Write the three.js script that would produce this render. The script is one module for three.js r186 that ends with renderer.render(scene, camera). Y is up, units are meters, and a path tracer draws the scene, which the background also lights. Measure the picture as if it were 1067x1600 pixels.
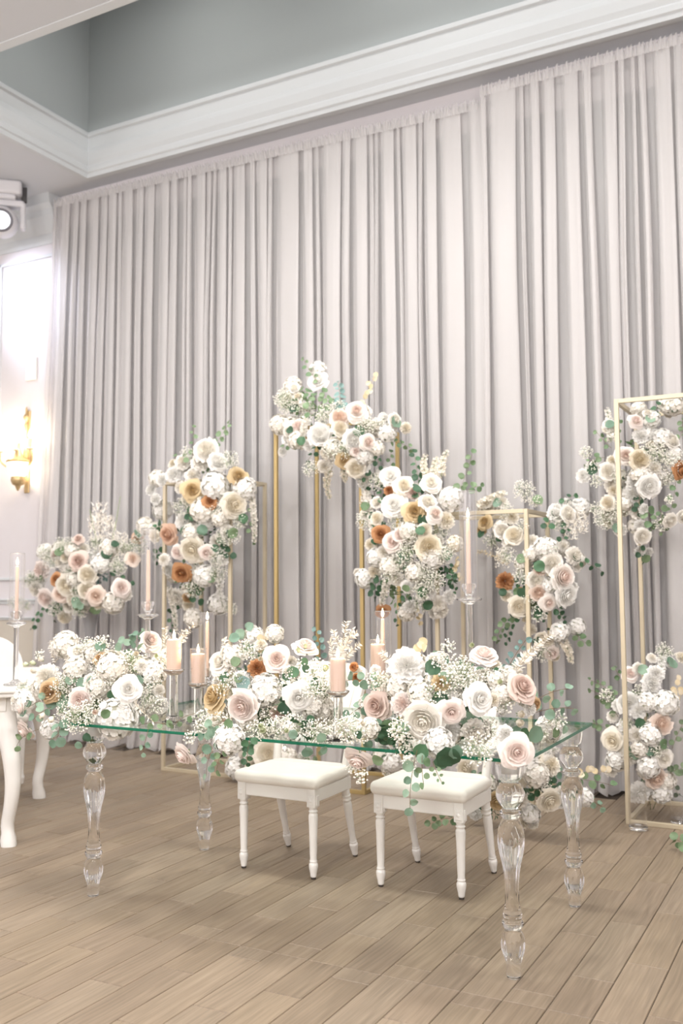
import * as THREE from 'three';
import { RoundedBoxGeometry } from 'three/addons/geometries/RoundedBoxGeometry.js';
import { mergeGeometries } from 'three/addons/utils/BufferGeometryUtils.js';
import { RectAreaLightUniformsLib } from 'three/addons/lights/RectAreaLightUniformsLib.js';

// ---------------------------------------------------------------- camera, lights, exposure
const scene = new THREE.Scene();
scene.background = new THREE.Color(0x000000);
const camera = new THREE.PerspectiveCamera(56.39, 1067 / 1600, 0.05, 60);
camera.position.set(0, 1.38, 0);
camera.rotation.set(0.0736, 0.4915, -0.0073, 'YXZ');
camera.filmGauge = 24;
camera.focus = 3.85;
camera.userData.fStop = 1.7;
const renderer = new THREE.WebGLRenderer({ antialias: true });
renderer.toneMapping = THREE.LinearToneMapping;
renderer.toneMappingExposure = 0.82;
renderer.shadowMap.enabled = true;
RectAreaLightUniformsLib.init();

const CEIL = 5.03;                       // underside of the soffit
// ceiling panels out of view, lighting table, curtains and coffer: [x, y, z, width, depth, intensity]
const PANELS = [
  [-4.6, 6.62, -5.2, 0.5, 0.5, 20], [-2.5, 6.62, -5.2, 0.5, 0.5, 24], [-0.4, 6.62, -5.2, 0.5, 0.5, 34],
  [-3.6, CEIL, -4.0, 0.42, 0.42, 135], [-1.9, CEIL, -4.0, 0.42, 0.42, 135], [0.3, CEIL, -3.6, 0.5, 0.5, 70],
  [-4.0, CEIL, -0.4, 0.9, 0.9, 11], [-1.2, CEIL, 0.6, 0.9, 0.9, 14], [1.6, CEIL, -0.6, 0.9, 0.9, 14], [-7.2, CEIL, -2.4, 0.9, 0.9, 20],
];
const WARM = new THREE.Color(1.0, 0.97, 0.935);
// added fill globes, out of view behind and beside the camera: [x, y, z, intensity]
const FILL_GLOBES = [[-4.6, 3.5, 1.4, 26], [-1.4, 3.5, 2.2, 28], [1.9, 3.5, 0.8, 26], [-8.2, 3.4, -0.8, 8]];

// ---------------------------------------------------------------- helpers
let seed = 11;
const rnd = () => { seed = (seed * 1664525 + 1013904223) >>> 0; return seed / 4294967296; };
const rr = (a, b) => a + (b - a) * rnd();
const V = (x, y, z) => new THREE.Vector3(x, y, z);
const used = {};
function numbered(n) { const k = (used[n] ?? 0); used[n] = k + 1; return k ? n + '_' + String(k).padStart(3, '0') : n; }
function thing(name, label, category, pos = [0, 0, 0], turn = 0, group) {
  const o = new THREE.Group(); o.name = numbered(name); o.position.set(...pos); o.rotation.y = turn;
  o.userData = { label, category }; if (group) o.userData.group = group;
  scene.add(o); return o;
}
function part(name, geo, mat, parent, label) {
  const m = new THREE.Mesh(geo, mat); m.name = name; m.castShadow = m.receiveShadow = true;
  if (label) m.userData.label = label;
  parent.add(m); return m;
}
function struct(name, geo, mat, parent = scene) {
  const m = new THREE.Mesh(geo, mat); m.name = name; m.castShadow = m.receiveShadow = true;
  if (parent === scene) m.userData.kind = 'structure';
  parent.add(m); return m;
}
const clean = (g) => { const h = g.index ? g.toNonIndexed() : g; for (const k of Object.keys(h.attributes)) if (!['position', 'normal', 'uv'].includes(k)) h.deleteAttribute(k); return h; };
const join = (a) => mergeGeometries(a.map(clean));
function box(x0, x1, y0, y1, z0, z1) { const g = new THREE.BoxGeometry(x1 - x0, y1 - y0, z1 - z0); g.translate((x0 + x1) / 2, (y0 + y1) / 2, (z0 + z1) / 2); return g; }
function rbox(x0, x1, y0, y1, z0, z1, r = 0.004, s = 2) { const g = new RoundedBoxGeometry(x1 - x0, y1 - y0, z1 - z0, s, r); g.translate((x0 + x1) / 2, (y0 + y1) / 2, (z0 + z1) / 2); return g; }
function lathe(pts, n = 32) { return new THREE.LatheGeometry(pts.map((p) => new THREE.Vector2(p[0], p[1])), n); }
// smooth lathe profile through points
function slathe(pts, n = 32, m = 4) {
  const c = new THREE.CatmullRomCurve3(pts.map((p) => V(p[0], p[1], 0)), false, 'centripetal').getPoints(pts.length * m);
  return new THREE.LatheGeometry(c.map((p) => new THREE.Vector2(Math.max(0.0002, p.x), p.y)), n);
}
function tube(pts, r, seg = 12, rs = 6) { return new THREE.TubeGeometry(new THREE.CatmullRomCurve3(pts), seg, r, rs); }
function aim(g, a, b) { // geometry along +y from 0 to 1 stretched between a and b
  const d = b.clone().sub(a), L = d.length();
  return g.clone().scale(1, L, 1).applyQuaternion(new THREE.Quaternion().setFromUnitVectors(V(0, 1, 0), d.normalize())).translate(a.x, a.y, a.z);
}
const std = (color, roughness = 0.6, o = {}) => new THREE.MeshStandardMaterial({ color, roughness, side: THREE.DoubleSide, ...o });
const phys = (color, roughness = 0.6, o = {}) => new THREE.MeshPhysicalMaterial({ color, roughness, side: THREE.DoubleSide, ...o });

// ---------------------------------------------------------------- materials
function noise2(n, cells, s) { // tiling value noise
  const g = []; let q = s; const r = () => { q = (q * 1664525 + 1013904223) >>> 0; return q / 4294967296; };
  for (let i = 0; i < cells[0] * cells[1]; i++) g.push(r());
  return (u, v) => {
    const x = u * cells[0], y = v * cells[1], x0 = Math.floor(x), y0 = Math.floor(y), fx = x - x0, fy = y - y0;
    const a = fx * fx * (3 - 2 * fx), b = fy * fy * (3 - 2 * fy), at = (i, j) => g[((i % cells[0]) + cells[0]) % cells[0] + (((j % cells[1]) + cells[1]) % cells[1]) * cells[0]];
    return (at(x0, y0) * (1 - a) + at(x0 + 1, y0) * a) * (1 - b) + (at(x0, y0 + 1) * (1 - a) + at(x0 + 1, y0 + 1) * a) * b;
  };
}
function texture(w, h, fn, srgb) {
  const d = new Uint8Array(w * h * 4);
  for (let y = 0; y < h; y++) for (let x = 0; x < w; x++) { const c = fn(x / w, y / h); for (let k = 0; k < 3; k++) d[(y * w + x) * 4 + k] = Math.max(0, Math.min(255, c[k] * 255)); d[(y * w + x) * 4 + 3] = 255; }
  const t = new THREE.DataTexture(d, w, h); t.wrapS = t.wrapT = THREE.RepeatWrapping; t.magFilter = THREE.LinearFilter; t.minFilter = THREE.LinearMipmapLinearFilter; t.generateMipmaps = true;
  if (srgb) t.colorSpace = THREE.SRGBColorSpace; t.needsUpdate = true; return t;
}
const nA = noise2(0, [40, 5], 3), nB = noise2(0, [120, 10], 5), nC = noise2(0, [9, 7], 7), nD = noise2(0, [300, 24], 9), nE = noise2(0, [6, 3], 13);
// wood grain: u across the plank (1.2 m), v along it (2.4 m)
const woodMap = texture(1024, 1024, (u, v) => {
  const w = u + 0.02 * nC(u, v);
  let k = 0.88 + 0.05 * (nA(w, v) - 0.5) + 0.075 * (nB(w, v) - 0.5) + 0.10 * (nD(w, v) - 0.5) + 0.07 * (nE(u, v) - 0.5);
  if (nB(w + 0.37, v) > 0.84) k -= 0.03;
  return [k, k * 0.985, k * 0.965];
}, true);
const woodRough = texture(256, 256, (u, v) => { const k = 0.45 + 0.18 * nB(u, v) + 0.1 * nC(u, v); return [k, k, k]; });
const plankTints = ['#a3937f', '#9c8c79', '#a79784', '#9f8f7d', '#a49583'].map((c) => std(c, 0.8, { map: woodMap, roughnessMap: woodRough }));
const grout = std('#43392f', 0.9);
const plaster = std('#d0d3d8', 0.8), wallPaint = std('#d9d5d8', 0.75), cofferPaint = std('#a9b0b2', 0.75), mouldPaint = std('#cfd3d6', 0.6);
const whitePaint = phys('#eceae6', 0.38, { clearcoat: 0.3, clearcoatRoughness: 0.3 });
const seatFabric = phys('#ece8e1', 0.7, { sheen: 0.4, sheenRoughness: 0.5, sheenColor: new THREE.Color(1, 1, 1) });
const gold = std('#cdc1a8', 0.45, { metalness: 0.4 }), yellowGold = std('#bda673', 0.4, { metalness: 0.6 });
const brass = std('#c9b084', 0.4, { metalness: 0.7 });
const glassPane = phys('#ffffff', 0.02, { transmission: 1, thickness: 0, ior: 1.5 });
const glassTop = phys('#fafefc', 0.01, { transmission: 1, thickness: 0, ior: 1.5 });
const glassEdge = phys('#1f8f6e', 0.12, { transmission: 0.5, thickness: 0, ior: 1.5 });
const acrylic = phys('#ffffff', 0.01, { transmission: 1, thickness: 0.05, ior: 1.47 });
const crystal = phys('#ffffff', 0.01, { transmission: 1, thickness: 0.03, ior: 1.5 });
const frosted = phys('#f4f2f0', 0.5, { transmission: 0.3, thickness: 0 });
const wax = phys('#dcc0ae', 0.45, { clearcoat: 0.2, clearcoatRoughness: 0.4 });
const flameMat = new THREE.MeshStandardMaterial({ color: '#fff2d0', emissive: new THREE.Color(1, 0.82, 0.5), emissiveIntensity: 9 });
const wick = std('#3a302a', 0.9);
const sheer = phys('#efeded', 0.5, { transmission: 0.6, thickness: 0 });
const chimneyGlass = phys('#ffffff', 0.015, { transmission: 1, thickness: 0, ior: 1.75 });
const backing = phys('#8f9398', 0.9);
const greyMetal = std('#8a8b90', 0.4, { metalness: 0.6 });

// ---------------------------------------------------------------- floor of wood-look planks
{
  const base = struct('floor', box(-10, 3.6, -0.16, -0.004, -6.7, 4.6), grout);
  const P = 0.1485, L = 0.6, X0 = -1.084, GAP = 0.0026;
  const variants = new Map();
  function plankGeo(w, l, k) { // top with a small bevelled edge, centred
    const key = [w.toFixed(3), l.toFixed(3), k].join(); if (variants.has(key)) return variants.get(key);
    const a = w / 2, b = l / 2, e = 0.0018, d = -0.0035, uv0 = k * 0.173, vv0 = k * 0.311;
    const p = [[-a, d, -b], [a, d, -b], [a, d, b], [-a, d, b], [-a + e, 0, -b + e], [a - e, 0, -b + e], [a - e, 0, b - e], [-a + e, 0, b - e]];
    const f = [[4, 7, 6], [4, 6, 5], [0, 4, 5], [0, 5, 1], [1, 5, 6], [1, 6, 2], [2, 6, 7], [2, 7, 3], [3, 7, 4], [3, 4, 0]];
    const pos = [], uv = [];
    for (const t of f) for (const i of t) { pos.push(...p[i]); uv.push((p[i][0] + uv0) / 1.2, (p[i][2] + vv0) / 2.4); }
    const g = new THREE.BufferGeometry(); g.setAttribute('position', new THREE.Float32BufferAttribute(pos, 3)); g.setAttribute('uv', new THREE.Float32BufferAttribute(uv, 2)); g.computeVertexNormals();
    variants.set(key, g); return g;
  }
  const list = [];
  const f = V(0, 0, -1).applyEuler(camera.rotation), right = V(1, 0, 0).applyEuler(camera.rotation);
  for (let i = -60; i < 32; i++) {
    const x = X0 + (i + 0.5) * P; if (x < -9.9 || x > 3.5) continue;
    const z0 = -2.83 - 0.2 * (i + 11);           // joints step 0.2 m from row to row
    for (let j = -30; j < 40; j++) {
      const a = z0 + j * L - Math.floor(z0 / L) * L, b = a + L;
      for (const [c, d] of (x > -2.43 && a < -3.125 && b > -3.125 ? [[a, -3.125], [-3.125, b]] : [[a, b]])) {
        if (d - c < 0.03 || c < -6.75 || d > 4.6) continue;
        const z = (c + d) / 2, r = V(x, 0, z).sub(camera.position), dep = r.dot(f), u = r.dot(right) / dep;
        const seen = dep > 1.6 && Math.abs(u) < 0.45 && dep < 8 && -r.y / dep < 0.66;
        list.push({ x, z, l: d - c, dep: seen ? dep : 100 + Math.abs(dep) });
      }
    }
  }
  list.sort((p, q) => p.dep - q.dep);
  const rest = plankTints.map(() => []);
  list.forEach((p, n) => {
    const k = Math.floor(rnd() * 6), g = plankGeo(P - GAP, p.l - GAP, k), t = Math.floor(rnd() * plankTints.length);
    if (n < 298 && p.dep < 50) { const m = part(n ? 'plank_' + String(n).padStart(3, '0') : 'plank', g, plankTints[t], base); m.position.set(p.x, rr(-0.0006, 0), p.z); }
    else rest[t].push(g.clone().translate(p.x, 0, p.z));
  });
  const far = part('planks', mergeGeometries(rest.map((a) => mergeGeometries(a)), true), plankTints, base); far.userData.kind = 'stuff';
}

// ---------------------------------------------------------------- walls and ceiling
const WZ = -6.5;
struct('wall_back', box(-10, 3.6, 0, CEIL + 0.3, WZ - 0.2, WZ), wallPaint);
struct('wall_left', box(-10.2, -10, 0, CEIL + 0.3, -6.7, 4.6), wallPaint);
struct('wall_right', box(3.6, 3.8, 0, CEIL + 0.3, -6.7, 4.6), wallPaint);
struct('wall_front', box(-10.2, 3.8, 0, CEIL + 0.3, 4.6, 4.8), wallPaint);
const CX0 = -5.93, CX1 = 2.4, CZ0 = -6.285, CZ1 = -4.446, CT = 6.7;
struct('ceiling', join([box(-10.2, CX0, CEIL, CEIL + 0.2, -6.7, 4.8), box(CX1, 3.8, CEIL, CEIL + 0.2, -6.7, 4.8), box(CX0, CX1, CEIL, CEIL + 0.2, -6.7, CZ0), box(CX0, CX1, CEIL, CEIL + 0.2, CZ1, 4.8)]), plaster);
struct('wall_coffer', join([box(CX0 - 0.1, CX1 + 0.1, CEIL + 0.2, CT, CZ0 - 0.1, CZ0), box(CX0 - 0.1, CX0, CEIL + 0.2, CT, CZ0, CZ1), box(CX1, CX1 + 0.1, CEIL + 0.2, CT, CZ0, CZ1), box(CX0 - 0.1, CX1 + 0.1, CEIL + 0.2, CT, CZ1, CZ1 + 0.1)]), cofferPaint);
struct('ceiling_coffer', box(CX0 - 0.2, CX1 + 0.2, CT, CT + 0.1, CZ0 - 0.2, CZ1 + 0.2), plaster);
// stepped crown moulding lining the coffer: profile (out from the wall, height)
function moulding(profile, path) { // path: list of [x, z, nx, nz] at mitred corners, nx nz = inward direction
  const pos = [], idx = [], n = profile.length;
  path.forEach(([x, z, nx, nz]) => profile.forEach(([o, y]) => pos.push(x + nx * o, y, z + nz * o)));
  for (let i = 0; i + 1 < path.length; i++) for (let k = 0; k + 1 < n; k++) { const a = i * n + k, b = a + n; idx.push(a, b, a + 1, b, b + 1, a + 1); }
  let g = new THREE.BufferGeometry(); g.setAttribute('position', new THREE.Float32BufferAttribute(pos, 3)); g.setIndex(idx); g = g.toNonIndexed(); g.computeVertexNormals(); return g;
}
const crown = [[0, CEIL + 0.40], [0.022, CEIL + 0.40], [0.03, CEIL + 0.385], [0.03, CEIL + 0.36], [0.012, CEIL + 0.35], [0.012, CEIL + 0.25], [0.022, CEIL + 0.235], [0.03, CEIL + 0.2], [0.026, CEIL + 0.13], [0.012, CEIL + 0.09], [0.02, CEIL + 0.075], [0.02, CEIL + 0.035], [0.008, CEIL + 0.025], [0.006, CEIL - 0.012], [0, CEIL - 0.012], [-0.06, CEIL - 0.006], [-0.06, CEIL + 0.01]];
struct('trim_1', moulding(crown, [[CX0, CZ1, 1, -1], [CX0, CZ0, 1, 1], [CX1, CZ0, -1, 1], [CX1, CZ1, -1, -1], [CX0, CZ1, 1, -1]]), mouldPaint);
// wall crown, picture-frame panel and chair rails at the left end of the back wall
const wc = [[0, 4.60], [0.012, 4.60], [0.02, 4.63], [0.02, 4.70], [0.05, 4.76], [0.09, 4.84], [0.1, 4.9], [0.14, 4.94], [0.15, CEIL]];
struct('trim_2', moulding(wc, [[-10, WZ, 0, 1], [-6.47, WZ, 0, 1]]), mouldPaint);
{ const e = new THREE.Shape(wc.map(([o, y]) => new THREE.Vector2(-o, y)).concat([new THREE.Vector2(0, CEIL)])); struct('trim_8', new THREE.ExtrudeGeometry(e, { depth: 0.004, bevelEnabled: false }).rotateY(Math.PI / 2).translate(-6.471, 0, WZ), mouldPaint); }
struct('wall_added_dark_sheet', box(-6.42, 3.6, 0.15, 4.7, WZ, WZ + 0.014), std('#585d62', 0.9));  // dark sheet added on the wall so gaps in the sheers look shaded
const rail = (y, h, o) => moulding([[0, y - h], [o * 0.5, y - h], [o * 0.6, y - h * 0.6], [o, y - h * 0.3], [o, y - 0.005], [o * 0.8, y], [0, y]], [[-10, WZ, 0, 1], [-6.42, WZ, 0, 1]]);
struct('trim_3', rail(1.25, 0.05, 0.035), mouldPaint);
struct('trim_4', rail(1.08, 0.03, 0.03), mouldPaint);
struct('trim_5', box(-10, -6.42, 0.12, 1.05, WZ, WZ + 0.006), std('#c9c2b6', 0.7));
struct('baseboard_back', rail(0.14, 0.14, 0.02), mouldPaint);
{
  const fr = (x0, x1, y0, y1) => { const o = []; const b = 0.03; for (const [a, c, d, e] of [[x0, x1, y1 - b, y1], [x0, x1, y0, y0 + b], [x0, x0 + b, y0, y1], [x1 - b, x1, y0, y1]]) o.push(rbox(a, c, d, e, WZ - 0.005, WZ + 0.022, 0.008)); return join(o); };
  struct('trim_6', fr(-7.24, -6.43, 1.42, 4.5), mouldPaint);
  struct('trim_7', fr(-9.0, -7.42, 1.42, 4.5), mouldPaint);
}

// ---------------------------------------------------------------- unseen ceiling lamps (above the frame), placed to light table, curtains and coffer
const lampGlow = new THREE.MeshStandardMaterial({ color: '#ffffff', emissive: new THREE.Color(1, 0.93, 0.82), emissiveIntensity: 4 });
PANELS.forEach(([x, y, z, w, d, i], n) => {
  const t = thing('unseen_ceiling_lamp', ['unseen square ceiling lamp panel over the left end of the coffer', 'unseen square ceiling lamp panel over the middle of the coffer', 'unseen square ceiling lamp panel over the right end of the coffer', 'unseen square ceiling lamp panel in front of the coffer, over the left tables', 'unseen square ceiling lamp panel over the front of the glass table', 'unseen square ceiling lamp panel over the tall gold frame', 'unseen large square ceiling lamp panel behind the camera, left', 'unseen large square ceiling lamp panel behind the camera, middle', 'unseen large square ceiling lamp panel beside the camera, right', 'unseen large square ceiling lamp panel by the left wall'][n], 'ceiling lamp', [x, y, z]);
  part('frame', join([rbox(-w / 2 - 0.03, w / 2 + 0.03, -0.035, 0.02, -d / 2 - 0.03, -d / 2), rbox(-w / 2 - 0.03, w / 2 + 0.03, -0.035, 0.02, d / 2, d / 2 + 0.03), rbox(-w / 2 - 0.03, -w / 2, -0.035, 0.02, -d / 2, d / 2), rbox(w / 2, w / 2 + 0.03, -0.035, 0.02, -d / 2, d / 2)]), whitePaint, t);
  part('diffuser', box(-w / 2, w / 2, -0.02, 0.02, -d / 2, d / 2), lampGlow, t);
  const l = new THREE.RectAreaLight(WARM, i, w, d); l.position.set(x, y - 0.04, z); l.rotation.x = -Math.PI / 2; l.name = 'unseen_ceiling_lamp_light'; scene.add(l);
});

const fillGlobeGlass = new THREE.MeshStandardMaterial({ color: '#fffaf0', emissive: new THREE.Color(1, 0.95, 0.88), emissiveIntensity: 4 });
FILL_GLOBES.forEach(([x, y, z, i], n) => {  // globes added as front fill for flowers, curtains and ceiling
  const t = thing('added_fill_globe', ['added opal globe fill lamp behind the camera, over the left half of the hall', 'added opal globe fill lamp directly behind the camera', 'added opal globe fill lamp to the right of the camera', 'added opal globe fill lamp near the left wall'][n], 'pendant lamp', [x, y, z]);
  part('globe', new THREE.SphereGeometry(0.17, 32, 20), fillGlobeGlass, t);
  part('stem', new THREE.CylinderGeometry(0.008, 0.008, CEIL - y - 0.17, 10).translate(0, 0.17 + (CEIL - y - 0.17) / 2, 0), brass, t);
  part('canopy', lathe([[0.001, CEIL - y - 0.03], [0.05, CEIL - y - 0.025], [0.06, CEIL - y]], 24), brass, t);
  const l = new THREE.PointLight(WARM, i); l.position.set(x, y, z); l.name = 'fill_globe_light'; l.castShadow = true; l.shadow.radius = 8; scene.add(l);
});

// ---------------------------------------------------------------- sheer curtains
function curtainGeo(xa, xb, topA, topB, z, s, flare) {
  // cross-section of overlapping flat pleats: each runs forward, doubles back behind itself and goes on, with thin single-layer gaps between
  seed = s; const W = xb - xa, ctrl = [];
  let x = 0, n = 0;
  while (x < W) {
    const r = rnd(), w = r < 0.38 ? rr(0.03, 0.06) : r < 0.85 ? rr(0.07, 0.13) : rr(0.14, 0.22), g = rnd() < 0.2 ? rr(0.03, 0.065) : rr(0.004, 0.02), f = rr(0.024, 0.046), e = Math.min(0.02, w * 0.25);
    ctrl.push([x, -0.012, n], [x + e * 0.4, f * 0.7, n], [x + w * 0.3, f + 0.008, n], [x + w * 0.7, f + rr(-0.004, 0.01), n], [x + w - e * 0.3, f * 0.75, n], [x + w - e * 0.6, 0.004, n], [x + w * 0.55, -0.004, n], [x + w * 0.2, -0.012, n], [x + e * 0.7, -0.024, n], [x + w * 0.4, -0.03, n], [x + w * 0.85, -0.026, n]);
    x += w + g; n++;
  }
  const pts = ctrl.map((c) => V(c[0], c[1], 0)), sub = 3, cols = [];
  for (let k = 0; k + 1 < ctrl.length; k++) for (let q = 0; q < sub; q++) {
    const t = q / sub, a = pts[Math.max(0, k - 1)], b = pts[k], c = pts[k + 1], d = pts[Math.min(pts.length - 1, k + 2)];
    const cr = (p0, p1, p2, p3) => p1 + 0.4 * t * (p2 - p0 + t * (2 * p0 - 5 * p1 + 4 * p2 - p3 + t * (3 * (p1 - p2) + p3 - p0)));
    const tt = t * t * (3 - 2 * t), lin = (p, r) => p + (r - p) * tt;
    cols.push([lin(b.x, c.x), cr(a.y, b.y, c.y, d.y), ctrl[k][2] + (ctrl[k + 1][2] - ctrl[k][2]) * t]);
  }
  const M = 22, N = cols.length - 1, q1 = rr(0, 9), q2 = rr(0, 9), pos = [], idx = [], uv = [];
  for (let j = 0; j <= M; j++) {
    const t = j / M, tt = t < 0.12 ? t * t / 0.12 * 0.5 + t * 0.5 : t;             // denser rows by the header
    for (let i = 0; i <= N; i++) {
      const [cx, cz, id] = cols[i], u = Math.min(1, cx / W), top = topA + (topB - topA) * u, y = top + (0.02 - top) * tt, drop = top - y, far = Math.min(1, drop / 1.4);
      const wander = far * (0.011 * Math.sin(id * 1.7 + q1 + drop * 0.45) + 0.010 * Math.sin(u * 40 + q2 - drop * 0.7));
      const fine = (1 - Math.min(1, drop / 0.7)) * 0.007 * Math.sin(cx * 2 * Math.PI / 0.027 + 2 * Math.sin(u * 90)) + 0.0012 * Math.sin(cx * 2 * Math.PI / 0.021 + drop + 3 * Math.sin(u * 140));
      let zz = z + cz * (0.45 + 0.55 * far) + fine + 0.007 * Math.sin(cx * 4.2 + q2) * far;
      const pool = Math.max(0, (0.42 - y) / 0.42);                                     // the hem spreads on the floor
      zz += pool * pool * (0.06 + 0.04 * Math.sin(u * 60 + q1) + 0.03 * Math.sin(u * 131));
      pos.push(xa + cx + wander + flare(u, drop), y + pool * pool * 0.02 * Math.sin(u * 170), Math.max(zz, WZ + 0.03)); uv.push(cx, y);
    }
  }
  for (let j = 0; j < M; j++) for (let i = 0; i < N; i++) { const a = j * (N + 1) + i, b = a + N + 1; idx.push(a, b, a + 1, b, b + 1, a + 1); }
  const g = new THREE.BufferGeometry(); g.setAttribute('position', new THREE.Float32BufferAttribute(pos, 3)); g.setAttribute('uv', new THREE.Float32BufferAttribute(uv, 2)); g.setIndex(idx); g.computeVertexNormals(); return g;
}
function headerGeo(xa, xb, topA, topB, z, s) { // gathered heading above the rod
  seed = s; const W = xb - xa, N = Math.round(W / 0.006), pos = [], idx = [];
  for (let j = 0; j <= 4; j++) for (let i = 0; i <= N; i++) {
    const u = i / N, x = xa + W * u, k = j / 4, w = Math.sin(x * 2 * Math.PI / 0.029 + 2.2 * Math.sin(x * 17)) + 0.6 * Math.sin(x * 2 * Math.PI / 0.07 + 1);
    pos.push(x + 0.006 * w * k, topA + (topB - topA) * u - 0.05 + 0.075 * k + 0.004 * w * k, z + 0.022 + 0.011 * w * (0.35 + k));
  }
  for (let j = 0; j < 4; j++) for (let i = 0; i < N; i++) { const a = j * (N + 1) + i, b = a + N + 1; idx.push(a, b, a + 1, b, b + 1, a + 1); }
  const g = new THREE.BufferGeometry(); g.setAttribute('position', new THREE.Float32BufferAttribute(pos, 3)); g.setIndex(idx); g.computeVertexNormals(); return g;
}
const curtainZ = -6.405;
for (const [xa, xb, ta, tb, s, fl, label, dz] of [
  [-6.44, -2.22, 4.93, 4.845, 21, (u, d) => -0.035 * d * Math.pow(1 - u, 6) , 'wide white sheer curtain left of the seam, reaching to the wall sconce', 0],
  [-2.24, 1.6, 4.915, 4.93, 57, (u, d) => 0, 'white sheer curtain hanging right of the seam, behind the tall right frame', 0.04]]) {
  const t = thing('sheer_curtain', label, 'curtain', [0, 0, 0]);
  part('panel', curtainGeo(xa, xb, ta, tb, curtainZ + dz, s, fl), sheer, t);
  part('heading', headerGeo(xa, xb, ta, tb, curtainZ + dz, s), sheer, t);
}
{
  const t = thing('curtain_rod', 'thin grey curtain rod along the top of the sheer curtains', 'curtain rod', [0, 4.88, WZ + 0.03]);
  part('rod', new THREE.CylinderGeometry(0.009, 0.009, 8.0, 12).rotateZ(Math.PI / 2).translate(-2.4, 0, 0), greyMetal, t);
  for (const x of [-6.3, -4.2, -2.2, 0, 1.5]) part('bracket', join([box(x - 0.01, x + 0.01, -0.008, 0.008, -0.03, 0), box(x - 0.025, x + 0.025, -0.03, 0.03, -0.03, -0.03 + 0.006)]), greyMetal, t);
}

// ---------------------------------------------------------------- moving-head spotlights on the soffit
const headWhite = phys('#d9d8dc', 0.4);
const lensGlow = new THREE.MeshStandardMaterial({ color: '#ffffff', emissive: new THREE.Color(0.95, 0.97, 1), emissiveIntensity: 5 });
function movingHead(pos, turn, tilt, label) {
  const t = thing('stage_light', label, 'stage light', pos, turn);
  part('base', join([rbox(-0.17, 0.17, -0.13, 0, -0.13, 0.13, 0.03, 3), rbox(-0.12, 0.12, -0.17, -0.12, -0.1, 0.1, 0.02)]), headWhite, t);
  part('clamp', join([rbox(0.16, 0.21, -0.16, -0.02, -0.02, 0.02, 0.006), rbox(0.15, 0.2, -0.2, -0.15, -0.015, 0.015, 0.006)]), std('#4c4a4c', 0.6), t);
  part('yoke', join([rbox(-0.19, 0.19, -0.22, -0.16, -0.055, 0.055, 0.02, 3), rbox(-0.2, -0.155, -0.42, -0.17, -0.05, 0.05, 0.02, 3), rbox(0.155, 0.2, -0.42, -0.17, -0.05, 0.05, 0.02, 3)]), headWhite, t);
  const h = part('head', slathe([[0, -0.17], [0.09, -0.165], [0.13, -0.1], [0.14, 0], [0.13, 0.09], [0.11, 0.13], [0.1, 0.14], [0.085, 0.142]], 32).rotateX(Math.PI / 2), headWhite, t); h.position.set(0, -0.36, 0); h.rotation.x = tilt;
  const bezel = part('bezel', new THREE.TorusGeometry(0.09, 0.014, 10, 32).translate(0, 0, 0.142), std('#77767c', 0.4, { metalness: 0.5 }), h);
  part('lens', slathe([[0, 0.02], [0.045, 0.014], [0.082, 0]], 32).rotateX(Math.PI / 2).translate(0, 0, 0.138), lensGlow, h);
  return t;
}
movingHead([-6.70, CEIL, -6.02], 0.75, 0.22, 'white moving-head stage light with a lit lens under the ceiling soffit');
movingHead([-7.75, CEIL, -5.75], 2.2, -0.1, 'second white moving-head stage light, out of view, washing the panelled wall beside the curtain');
{
  const s = new THREE.SpotLight(new THREE.Color(0.76, 0.81, 1), 15, 0, 0.5, 0.9); s.position.set(-7.55, 4.62, -5.62); s.target.position.set(-6.82, 4.05, -6.5); s.name = 'unseen_wall_wash_light'; s.castShadow = true; s.shadow.radius = 4;  // beam of the out-of-view head, placed to brighten the panelled wall
  scene.add(s, s.target);
}

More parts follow.
